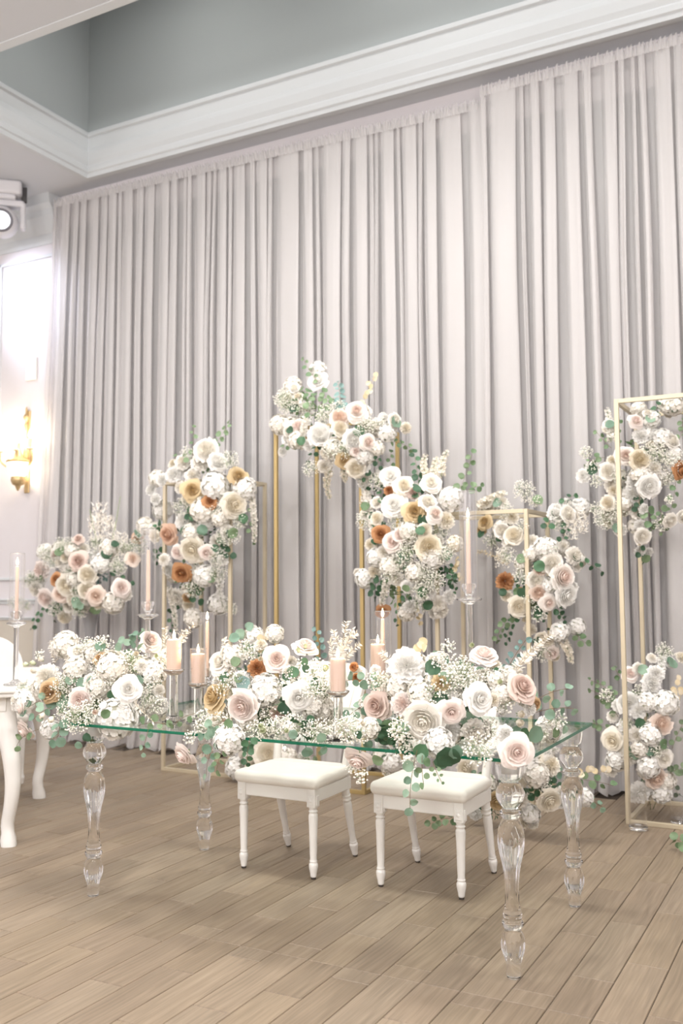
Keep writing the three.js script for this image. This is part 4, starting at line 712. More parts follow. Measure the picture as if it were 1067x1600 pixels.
const rowsB = [
  ['rose', 'blush', 0.208, 0.181, 0.24, 0.0575, 0.48, 0.23, 0.85],
  ['rose', 'blush', 0.316, 0.236, 0.185, 0.0508, 0.4, 0.86, 0.31],
  ['bud', 'green', 0.356, 0.227, 0.31, 0.0142, 0.21, 0.9, 0.38],
  ['bud', 'green', 0.389, 0.243, 0.31, 0.0129, 0.21, 0.9, 0.38],
  ['bud', 'green', 0.419, 0.148, 0.196, 0.0197, 0.51, 0.81, 0.27],
  ['rose', 'white', 0.385, 0.044, 0.36, 0.0559, 0.54, -0.16, 0.83],
  ['hydrangea', 'white', 0.177, 0.054, 0.28, 0.0744, 0.39, 0.12, 0.91],
  ['rose', 'ivory', -0.087, 0.16, 0.237, 0.0526, -0, 0.47, 0.88],
  ['hydrangea', 'ivory', -0.036, 0.179, 0.213, 0.0581, 0.07, 0.38, 0.92],
  ['rose', 'gold', -0.09, 0.013, 0.27, 0.0658, -0.26, 0.29, 0.92],
  ['garden', 'blush', 0.116, -0.006, 0.36, 0.0604, 0.19, -0.16, 0.97],
  ['ruffle', 'rust', 0.121, 0.142, 0.257, 0.0404, 0.34, 0.21, 0.92],
  ['ruffle', 'cream', 0.092, 0.238, 0.183, 0.0302, 0.28, 0.81, 0.52],
  ['lunaria', 'cream', 0.072, 0.2, 0.188, 0.07, 0.262, 0.114, 5],
  ['bud', 'white', 0.16, -0.043, 0.268, 0.0293, 0.57, -0.14, 0.81],
  ['ruffle', 'mauve', 0.222, -0.04, 0.267, 0.0317, 0.46, -0.14, 0.88],
  ['bud', 'green', 0.268, -0.076, 0.44, 0.0215, 0.48, -0.42, 0.77],
  ['ruffle', 'white', 0.412, -0.085, 0.46, 0.0234, 0.69, -0.45, 0.57],
  ['bud', 'white', 0.396, -0.137, 0.48, 0.0172, 0.33, -0.7, 0.63],
  ['hydrangea', 'white', 0.123, -0.125, 0.46, 0.0665, 0.32, -0.23, 0.92],
  ['rose', 'blush', -0.075, -0.195, 0.5, 0.0519, -0.27, -0.58, 0.77],
  ['bud', 'peach', -0.054, -0.081, 0.236, 0.0247, -0.29, -0.27, 0.92],
  ['hydrangea', 'ivory', 0.409, -0.016, 0.228, 0.06, 0.62, 0.02, 0.78],
  ['hydrangea', 'ivory', 0.363, -0.054, 0.232, 0.0472, 0.68, -0.14, 0.72],
  ['ruffle', 'ivory', 0.275, 0.132, 0.257, 0.0264, 0.43, 0.07, 0.9],
  ['ruffle', 'white', 0.04, 0.097, 0.263, 0.0352, 0.18, 0.33, 0.93],
  ['ruffle', 'white', -0.091, 0.076, 0.241, 0.0304, 0.05, 0.23, 0.97],
  ['breath', 'white', 0.383, 0.145, 0.206, 0.0523],
  ['breath', 'white', 0.374, 0.092, 0.234, 0.0618],
  ['breath', 'white', 0.427, 0.056, 0.216, 0.0454],
  ['breath', 'white', 0.379, -0.067, 0.38, 0.0627],
  ['breath', 'white', 0.292, -0.077, 0.38, 0.0507],
  ['breath', 'white', 0.319, 0.164, 0.218, 0.0362],
  ['breath', 'white', -0.041, -0.096, 0.4, 0.0459],
  ['breath', 'white', 0.018, 0.103, 0.249, 0.0507],
  ['breath', 'white', -0.071, -0.128, 0.46, 0.026],
  ['breath', 'white', 0.27, 0.092, 0.259, 0.0491],
  ['breath', 'white', 0.025, -0.071, 0.38, 0.0491],
  ['breath', 'white', 0.466, -0.073, 0.38, 0.0434],
  ['breath', 'white', 0.224, -0.089, 0.42, 0.0443],
  ['breath', 'white', 0.065, 0.188, 0.216, 0.0441],
  ['breath', 'white', 0.44, -0.051, 0.176, 0.0326],
  ['ruscus', 'white', -0.081, 0.168, 0.183, -0.193, 0.25, 0.049, 14],
  ['ruscus', 'white', -0.036, 0.157, 0.2, -0.051, 0.243, 0.123, 12],
  ['ruscus', 'white', 0.014, 0.053, 0.238, -0.058, 0.142, 0.202, 14],
  ['ruscus', 'white', 0.312, 0.132, -0.09, 0.365, 0.327, -0.09, 22],
  ['ruscus', 'white', 0.302, 0.131, -0.09, 0.28, 0.244, -0.09, 14],
  ['ruscus', 'white', 0.327, 0.161, -0.08, 0.399, 0.294, -0.08, 18],
  ['ruscus', 'white', 0.339, 0.202, -0.1, 0.295, 0.286, -0.1, 12],
  ['ruscus', 'white', 0.361, 0.231, -0.09, 0.418, 0.28, -0.09, 12],
  ['ruscus', 'white', -0.712, 0.12, -0.2, -0.669, 0.268, -0.2, 16],
  ['ruscus', 'white', -0.672, 0.169, -0.2, -0.585, 0.266, -0.2, 14],
  ['ruscus', 'white', 0.328, 0.132, -0.09, 0.431, 0.233, -0.09, 18],
  ['ruscus', 'white', 0.374, -0.053, 0.193, 0.444, 0, 0.171, 12],
  ['ruscus', 'white', -0.704, 0.121, -0.19, -0.722, 0.28, -0.19, 16],
  ['ruscus', 'white', -0.68, 0.137, -0.19, -0.538, 0.299, -0.19, 18],
  ['ruscus', 'white', -0.704, 0.089, -0.19, -0.613, 0.266, -0.19, 18],
  ['foliage', 'dark', 0.098, -0.023, 0.127, 0.0996, 120],
  ['foliage', 'silver', 0.095, 0.086, 0.122, 0.1332, 60],
  ['foliage', 'dark', 0.396, -0.081, 0.36, 0.0456, 40],
  ['euc', 'silver', -0.04, 0.153, 0.16, 0.001, 0.307, 0.16, 4, 0.0279],
  ['leaf', 'silver', -0.026, 0.262, 0.21, 0.0249, 0.36, 0.58, 0.73],
  ['euc', 'blue', 0.315, 0.157, 0.06, 0.297, 0.296, 0.06, 9, 0.0152],
  ['euc', 'silver', 0.068, -0.066, 0.44, -0.018, -0.128, 0.44, 4, 0.0261],
  ['euc', 'green', -0.083, -0.04, 0.41, -0.199, -0.102, 0.41, 4, 0.0188],
  ['euc', 'silver', 0.088, -0.108, 0.49, 0.032, -0.269, 0.49, 6, 0.0205],
  ['euc', 'green', 0.125, -0.143, 0.49, 0.082, -0.247, 0.49, 5, 0.0166],
  ['euc', 'dark', 0.246, -0.097, 0.49, 0.228, -0.202, 0.49, 9, 0.0163],
  ['leaf', 'silver', 0.041, -0.098, 0.46, 0.0284, 0.05, -0.31, 0.95],
  ['leaf', 'silver', 0.545, -0.088, 0.46, 0.0206, 0.76, -0.23, 0.61],
  ['leaf', 'silver', 0.501, -0.14, 0.49, 0.023, 0.54, -0.37, 0.75],
  ['leaf', 'silver', 0.573, -0.127, 0.49, 0.0168, 0.81, -0.29, 0.51],
  ['leaf', 'dark', 0.297, 0.132, 0.253, 0.0264, 0.44, 0.39, 0.81],
  ['leaf', 'dark', 0.26, -0.016, 0.269, 0.0263, 0.42, -0.15, 0.89],
  ['leaf', 'dark', 0.355, -0.021, 0.248, 0.0235, 0.73, 0.06, 0.68],
  ['leaf', 'dark', -0.054, 0.097, 0.245, 0.0248, 0.14, 0.33, 0.93],
  ['leaf', 'blue', 0.061, 0.077, 0.269, 0.0324, 0.34, 0.07, 0.94],
  ['leaf', 'dark', 0.272, 0.116, 0.263, 0.0211, 0.53, 0.09, 0.84],
  ['hydrangea', 'white', 0.017, 0.271, 0.122, 0.046, 0.13, 0.63, 0.76],
  ['hydrangea', 'ivory', 0.366, -0.07, 0.377, 0.0409, 0.54, -0.4, 0.74],
  ['hydrangea', 'white', 0.35, -0.009, 0.274, 0.0475, 0.65, 0.15, 0.74],
  ['hydrangea', 'ivory', 0.406, 0, 0.29, 0.0468, 0.61, 0.26, 0.75],
  ['hydrangea', 'ivory', 0.103, 0.276, 0.088, 0.045, 0.27, 0.47, 0.84],
  ['hydrangea', 'white', 0.027, 0.058, 0.197, 0.0606, 0.4, -0.01, 0.92],
  ['hydrangea', 'ivory', 0.058, 0.141, 0.153, 0.0487, 0.57, 0.49, 0.66],
  ['hydrangea', 'ivory', 0.347, -0.063, 0.126, 0.0589, 0.81, 0.17, 0.56],
  ['hydrangea', 'ivory', 0.103, -0.07, 0.301, 0.0474, 0.27, 0.14, 0.95],
  ['hydrangea', 'ivory', -0.115, -0.08, 0.203, 0.0571, 0.24, 0.19, 0.95],
  ['hydrangea', 'ivory', 0.297, 0.043, 0.18, 0.0468, 0.74, 0.16, 0.65],
  ['ruffle', 'ivory', 0.241, 0.169, 0.178, 0.0255, 0.46, 0.44, 0.77],
  ['ruffle', 'white', 0.38, -0.075, 0.322, 0.0303, 0.74, -0.36, 0.57],
  ['ruffle', 'ivory', -0.013, 0.074, 0.224, 0.0323, 0.25, 0.45, 0.86],
  ['ruffle', 'white', 0.382, 0.012, 0.317, 0.0251, 0.85, 0.13, 0.51],
  ['ruffle', 'white', -0.084, 0.196, 0.177, 0.0379, 0.22, 0.45, 0.87],
  ['ruffle', 'cream', 0.226, -0.057, 0.231, 0.033, 0.5, 0.07, 0.86],
  ['ruffle', 'ivory', 0.245, 0.142, 0.196, 0.0252, 0.55, 0.51, 0.66],
  ['ruffle', 'white', 0.401, 0.024, 0.202, 0.0356, 0.77, 0.01, 0.64],
  ['ruffle', 'ivory', 0.217, -0.046, 0.232, 0.0338, 0.59, -0.04, 0.8],
  ['ruffle', 'white', 0.08, 0.203, 0.156, 0.0354, 0.58, 0.49, 0.65],
  ['ruffle', 'ivory', 0.272, 0.122, 0.202, 0.0249, 0.46, 0.48, 0.75],
  ['breath', 'white', -0.037, 0.068, 0.254, 0.0534],
  ['breath', 'white', 0.313, -0.075, 0.361, 0.0548],
  ['breath', 'white', 0.504, -0.081, 0.387, 0.0546],
  ['breath', 'white', -0.055, -0.064, 0.396, 0.0511],
  ['breath', 'white', 0.439, -0.072, 0.162, 0.0582],
  ['breath', 'white', 0.065, 0.219, 0.233, 0.0512],
  ['breath', 'white', 0.426, 0.066, 0.231, 0.0568],
  ['breath', 'white', 0.451, 0.079, 0.372, 0.0501],
  ['breath', 'white', 0.202, -0.061, 0.272, 0.061],
  ['bud', 'cream', 0.157, 0.184, 0.285, 0.016, 0.58, 0.31, 0.75],
  ['bud', 'white', 0.457, -0.053, 0.403, 0.0159, 0.72, 0.04, 0.7],
  ['bud', 'cream', 0.019, -0.054, 0.415, 0.0179, 0.24, 0.17, 0.95],
  ['bud', 'green', 0.27, -0.06, 0.455, 0.0173, 0.29, -0.15, 0.95],
  ['bud', 'green', 0.402, -0.067, 0.481, 0.0152, 0.76, -0.03, 0.65],
  ['bud', 'white', 0.36, -0.051, 0.473, 0.0157, 0.54, -0, 0.84],
  ['leaf', 'dark', 0.421, -0.018, 0.263, 0.0244, 0.72, 0.23, 0.66],
  ['leaf', 'silver', 0.432, -0.08, 0.478, 0.0187, 0.47, -0.01, 0.88],
  ['leaf', 'silver', 0.395, 0.085, 0.257, 0.0214, 0.6, -0.02, 0.8],
  ['leaf', 'dark', 0.404, 0.099, 0.257, 0.0176, 0.86, 0.11, 0.5],
  ['leaf', 'green', 0.018, 0.166, 0.263, 0.0238, 0.18, 0.36, 0.92],
  ['leaf', 'dark', 0.334, 0.172, 0.224, 0.0181, 0.69, 0.38, 0.61],
  ['leaf', 'dark', 0.415, 0.054, 0.234, 0.019, 0.62, 0.32, 0.72],
  ['leaf', 'green', 0.042, 0.098, 0.278, 0.0206, 0.5, 0.34, 0.8],
  ['leaf', 'green', 0.138, -0.059, 0.487, 0.0207, 0.23, 0.13, 0.97],
  ['leaf', 'dark', 0.349, 0.146, 0.241, 0.0186, 0.83, 0.24, 0.5],
];
const coreB = [-2.352, 0.881, -3.660];
const rowsC = [
  ['rose', 'mauve', -0.197, -0.015, 0.248, 0.0593, -0.1, 0.1, 0.99],
  ['ruffle', 'white', -0.06, 0.146, 0.264, 0.0679, 0.36, 0.29, 0.89],
  ['garden', 'ivory', 0.066, -0.035, 0.4, 0.0666, 0.14, -0.27, 0.95],
  ['ruffle', 'blush', -0.062, 0.005, 0.294, 0.048, 0.28, 0.18, 0.94],
  ['rose', 'blush', 0.167, -0, 0.38, 0.0479, 0.35, -0.25, 0.9],
  ['rose', 'blush', -0.17, -0.184, 0.46, 0.0512, -0.06, -0.75, 0.66],
  ['rose', 'white', 0.259, 0.045, 0.34, 0.0546, 0.78, 0.04, 0.63],
  ['bud', 'white', 0.309, -0.006, 0.247, 0.0278, 0.71, -0.17, 0.68],
  ['bud', 'cream', 0.365, -0.019, 0.207, 0.022, 0.83, 0.02, 0.56],
  ['bud', 'cream', 0.356, -0.051, 0.195, 0.0233, 0.78, -0.19, 0.59],
  ['rose', 'blush', 0.241, 0.196, 0.237, 0.0517, 0.33, 0.87, 0.38],
  ['rose', 'mauve', 0.385, 0.084, 0.238, 0.0574, 0.71, 0.48, 0.52],
  ['rose', 'blush', 0.428, -0.109, 0.46, 0.0579, 0.56, 0.03, 0.83],
  ['ruffle', 'ivory', 0.04, 0.169, 0.242, 0.0289, 0.2, 0.45, 0.87],
  ['ruffle', 'white', 0.113, -0.087, 0.284, 0.047, 0.27, -0.25, 0.93],
  ['ruffle', 'ivory', 0.211, -0.081, 0.275, 0.0465, 0.67, -0.37, 0.64],
  ['hydrangea', 'white', 0.122, -0.108, 0.4, 0.0592, 0.5, -0.17, 0.85],
  ['hydrangea', 'ivory', 0.011, 0.05, 0.281, 0.0573, 0.37, 0.2, 0.91],
  ['hydrangea', 'ivory', -0.107, 0.066, 0.253, 0.0489, 0.02, 0.11, 0.99],
  ['ruffle', 'gold', 0.087, 0.091, 0.283, 0.0355, 0.28, 0.29, 0.91],
  ['ruffle', 'rust', -0.373, 0.117, 0.1, 0.021, -0.11, 0.24, 0.96],
  ['ruffle', 'rust', -0.359, 0.073, 0.1, 0.0209, 0.13, 0.32, 0.94],
  ['ruffle', 'white', -0.249, 0.112, 0.15, 0.023, 0.22, 0.25, 0.94],
  ['lunaria', 'cream', -0.05, 0.165, 0.198, -0.022, 0.221, 0.148, 6],
  ['ruffle', 'white', 0.161, -0.031, 0.277, 0.0281, 0.54, -0.03, 0.84],
  ['rose', 'tan', 0.412, 0.016, 0.17, 0.0233, 0.85, -0.09, 0.52],
  ['breath', 'white', 0.31, 0.061, 0.209, 0.0431],
  ['hydrangea', 'ivory', 0.312, 0.057, 0.252, 0.0416, 0.72, -0.06, 0.7],
  ['hydrangea', 'ivory', 0.288, 0.11, 0.249, 0.0348, 0.63, 0.36, 0.69],
  ['ruffle', 'white', 0.396, 0.003, 0.187, 0.0302, 0.91, 0, 0.42],
  ['breath', 'white', 0.082, 0.217, 0.188, 0.0301],
  ['breath', 'white', 0.145, 0.135, 0.256, 0.0616],
  ['breath', 'white', 0.121, 0.088, 0.265, 0.0527],
  ['breath', 'white', 0.167, 0.125, 0.259, 0.0584],
  ['breath', 'white', 0.279, 0.12, 0.236, 0.0434],
  ['breath', 'white', -0.118, -0.102, 0.215, 0.0488],
  ['breath', 'white', -0.01, 0.064, 0.267, 0.0507],
  ['breath', 'white', -0.012, -0.121, 0.38, 0.0491],
  ['breath', 'white', -0.145, -0.24, 0.48, 0.0343],
  ['breath', 'white', -0.203, -0.219, 0.434, 0.0259],
  ['breath', 'white', 0.439, -0.061, 0.02, 0.0387],
  ['breath', 'white', 0.288, -0.116, 0.44, 0.0546],
  ['breath', 'white', 0.384, -0.122, 0.02, 0.03],
  ['breath', 'white', 0.078, -0.109, 0.26, 0.0423],
  ['breath', 'white', -0.18, 0.088, 0.213, 0.0371],
  ['breath', 'white', 0.252, -0.079, 0.224, 0.0406],
  ['breath', 'white', 0.209, 0.086, 0.267, 0.0406],
  ['breath', 'white', 0.041, -0.17, 0.47, 0.028],
  ['ruscus', 'white', 0.305, 0.116, 0.1, 0.453, 0.265, 0.1, 26],
  ['ruscus', 'white', 0.315, 0.117, 0.1, 0.425, 0.234, 0.1, 20],
  ['ruscus', 'white', -0.14, 0.132, 0.192, -0.256, 0.181, 0.089, 14],
  ['ruscus', 'white', -0.089, 0.033, 0.235, -0.171, 0.075, 0.203, 14],
  ['ruscus', 'white', 0.158, -0.111, 0.208, 0.238, -0.057, 0.221, 14],
  ['ruscus', 'white', -0.03, 0.025, 0.248, 0.017, 0.099, 0.244, 12],
  ['foliage', 'dark', 0.027, -0.033, 0.135, 0.111, 150],
  ['foliage', 'silver', 0.055, 0.066, 0.135, 0.1256, 70],
  ['foliage', 'dark', -0.069, -0.107, 0.34, 0.0569, 60],
  ['euc', 'silver', -0.186, 0.062, 0.2, -0.356, 0.07, 0.2, 7, 0.023],
  ['euc', 'silver', -0.215, -0.001, 0.2, -0.343, -0.066, 0.2, 6, 0.0203],
  ['euc', 'silver', -0.113, -0.057, 0.3, -0.211, -0.135, 0.3, 5, 0.0244],
  ['leaf', 'green', -0.111, -0.095, 0.3, 0.0482, 0.12, -0.28, 0.95],
  ['leaf', 'dark', -0.141, -0.118, 0.3, 0.0363, -0.06, -0.32, 0.95],
  ['leaf', 'dark', 0.047, 0.142, 0.26, 0.0323, 0.45, 0.41, 0.79],
  ['leaf', 'silver', 0.096, 0.107, 0.278, 0.0237, 0.38, 0.31, 0.87],
  ['leaf', 'dark', 0.086, 0.031, 0.289, 0.0307, 0.53, 0.11, 0.84],
  ['leaf', 'silver', 0.214, -0.049, 0.262, 0.0256, 0.68, -0.07, 0.73],
  ['leaf', 'silver', 0.179, -0.035, 0.274, 0.0257, 0.52, -0.05, 0.85],
  ['euc', 'silver', 0.075, -0.126, 0.48, 0.045, -0.332, 0.48, 8, 0.0213],
  ['euc', 'green', 0.094, -0.142, 0.48, 0.098, -0.243, 0.48, 4, 0.0167],
  ['euc', 'green', 0.133, -0.161, 0.48, 0.165, -0.228, 0.48, 7, 0.0099],
  ['leaf', 'dark', 0.188, -0.143, 0.47, 0.0442, 0.34, -0.45, 0.83],
  ['leaf', 'dark', 0.162, -0.161, 0.47, 0.0289, 0.49, -0.42, 0.77],
  ['leaf', 'dark', 0.085, -0.131, 0.47, 0.0292, 0.22, -0.24, 0.95],
  ['leaf', 'silver', 0.215, -0.124, 0.47, 0.0265, 0.53, -0.38, 0.76],
  ['leaf', 'green', -0.08, -0.172, 0.48, 0.0229, -0.11, -0.38, 0.92],
  ['euc', 'silver', 0.38, 0.014, 0.168, 0.485, 0.057, 0, 5, 0.0204],
  ['euc', 'silver', 0.385, -0.023, 0.148, 0.507, -0.017, 0, 6, 0.0204],
  ['leaf', 'silver', 0.375, -0.108, 0.072, 0.0358, 0.79, -0.19, 0.58],
  ['leaf', 'dark', 0.351, -0.102, 0.144, 0.0283, 0.8, -0.15, 0.58],
  ['leaf', 'silver', 0.336, -0.086, 0.18, 0.0234, 0.82, -0.13, 0.56],
  ['leaf', 'green', 0.441, -0.105, 0.03, 0.0203, 0.86, -0.18, 0.47],
  ['leaf', 'silver', 0.475, -0.091, 0.03, 0.0179, 0.93, -0.09, 0.35],
  ['euc', 'blue', 0.258, 0.11, 0.05, 0.341, 0.239, 0.05, 10, 0.0146],
  ['leaf', 'silver', 0.281, 0.132, 0.241, 0.0163, 0.62, 0.36, 0.7],
  ['hydrangea', 'white', 0.385, -0.102, -0.055, 0.05, 0.8, -0.26, 0.55],
  ['hydrangea', 'ivory', 0.105, -0.105, 0.236, 0.0408, 0.64, -0.11, 0.76],
  ['hydrangea', 'ivory', 0.204, -0.079, 0.226, 0.0436, 0.52, -0.08, 0.85],
  ['hydrangea', 'ivory', 0.211, -0.09, 0.223, 0.0487, 0.44, -0.25, 0.86],
  ['hydrangea', 'white', 0.24, 0.037, 0.247, 0.0456, 0.52, 0.11, 0.85],
  ['hydrangea', 'ivory', 0.028, 0.156, 0.143, 0.0411, 0.24, 0.55, 0.8],
  ['hydrangea', 'ivory', 0.076, 0.072, 0.208, 0.0481, 0.37, 0.32, 0.87],
  ['hydrangea', 'white', 0.103, 0.047, 0.22, 0.0454, 0.44, 0.18, 0.88],
  ['hydrangea', 'white', 0.048, -0.087, 0.237, 0.0385, 0.16, 0.12, 0.98],
  ['hydrangea', 'ivory', 0.389, -0.115, -0.074, 0.0505, 0.94, -0.19, 0.28],
  ['hydrangea', 'ivory', -0.269, -0.026, 0.174, 0.0458, -0.12, -0.18, 0.98],
  ['hydrangea', 'ivory', 0.215, 0.097, 0.197, 0.0412, 0.7, 0.29, 0.65],
  ['hydrangea', 'white', 0.399, -0.111, -0.073, 0.0422, 0.92, -0.24, 0.32],
  ['hydrangea', 'ivory', 0.299, 0.112, 0.143, 0.0383, 0.67, 0.34, 0.66],
  ['hydrangea', 'ivory', -0.187, 0.037, 0.155, 0.042, 0.05, 0.35, 0.93],
  ['hydrangea', 'ivory', -0.169, -0.083, 0.367, 0.0446, 0.04, -0.37, 0.93],
  ['ruffle', 'cream', -0.059, 0.176, 0.213, 0.0285, 0.24, 0.56, 0.79],
  ['ruffle', 'white', 0.016, -0.086, 0.342, 0.0302, 0.09, -0.05, 0.99],
  ['ruffle', 'white', 0.358, 0.029, 0.137, 0.0304, 0.9, 0.09, 0.44],
  ['ruffle', 'ivory', -0.083, -0.117, 0.169, 0.026, 0.01, -0.11, 0.99],
  ['ruffle', 'cream', 0.259, 0.148, 0.179, 0.0309, 0.51, 0.51, 0.7],
  ['ruffle', 'ivory', -0.238, -0.082, 0.45, 0.0314, -0.01, -0.33, 0.94],
  ['ruffle', 'cream', -0.235, 0.067, 0.168, 0.0253, -0.01, 0.4, 0.91],
  ['ruffle', 'cream', -0.389, 0.095, 0.047, 0.0253, 0, 0.43, 0.9],
  ['ruffle', 'white', 0.234, -0.098, 0.238, 0.0221, 0.47, -0.16, 0.87],
  ['ruffle', 'cream', 0.059, 0.099, 0.243, 0.0286, 0.5, 0.25, 0.83],
  ['ruffle', 'cream', 0.295, 0.039, 0.298, 0.0246, 0.57, -0.08, 0.82],
  ['ruffle', 'white', 0.376, -0.059, 0.413, 0.0301, 0.61, 0.02, 0.79],
  ['ruffle', 'ivory', -0.03, 0.157, 0.183, 0.028, 0.32, 0.45, 0.83],
  ['ruffle', 'ivory', 0.239, -0.072, 0.236, 0.0263, 0.66, -0.29, 0.69],
  ['breath', 'white', 0.262, 0.112, 0.233, 0.049],
  ['breath', 'white', 0.32, 0.028, 0.244, 0.0463],
  ['breath', 'white', -0.186, -0.065, 0.496, 0.0544],
  ['breath', 'white', -0.198, 0.081, 0.24, 0.051],
  ['breath', 'white', 0.055, 0.053, 0.303, 0.0521],
  ['breath', 'white', -0.027, -0.068, 0.389, 0.0479],
  ['breath', 'white', -0, -0.06, 0.473, 0.0508],
  ['breath', 'white', -0.166, -0.085, 0.459, 0.0446],
  ['breath', 'white', 0.053, 0.162, 0.232, 0.049],
  ['bud', 'green', 0.309, 0.101, 0.27, 0.0157, 0.75, 0.33, 0.57],
  ['bud', 'green', 0.205, 0.229, 0.272, 0.0146, 0.68, 0.3, 0.67],
  ['bud', 'white', 0.043, 0.089, 0.304, 0.0128, 0.45, 0.17, 0.88],
  ['bud', 'cream', -0.143, -0.049, 0.467, 0.0155, -0.09, 0.1, 0.99],
  ['bud', 'white', -0.195, -0.074, 0.49, 0.0143, -0.09, 0.04, 0.99],
  ['leaf', 'silver', -0.005, -0.063, 0.413, 0.0206, 0.42, -0.23, 0.88],
  ['leaf', 'silver', -0.136, 0.077, 0.258, 0.0172, -0.07, 0.03, 1],
  ['leaf', 'dark', -0.032, 0.053, 0.268, 0.0193, 0.07, 0.29, 0.95],
  ['leaf', 'dark', 0.309, 0.051, 0.258, 0.0189, 0.68, 0.04, 0.73],
  ['leaf', 'dark', 0.294, 0.136, 0.248, 0.0169, 0.73, 0.4, 0.56],
  ['leaf', 'dark', -0.133, -0.081, 0.522, 0.0154, -0.12, -0.01, 0.99],
];
const coreC = [-1.451, 0.918, -3.600];
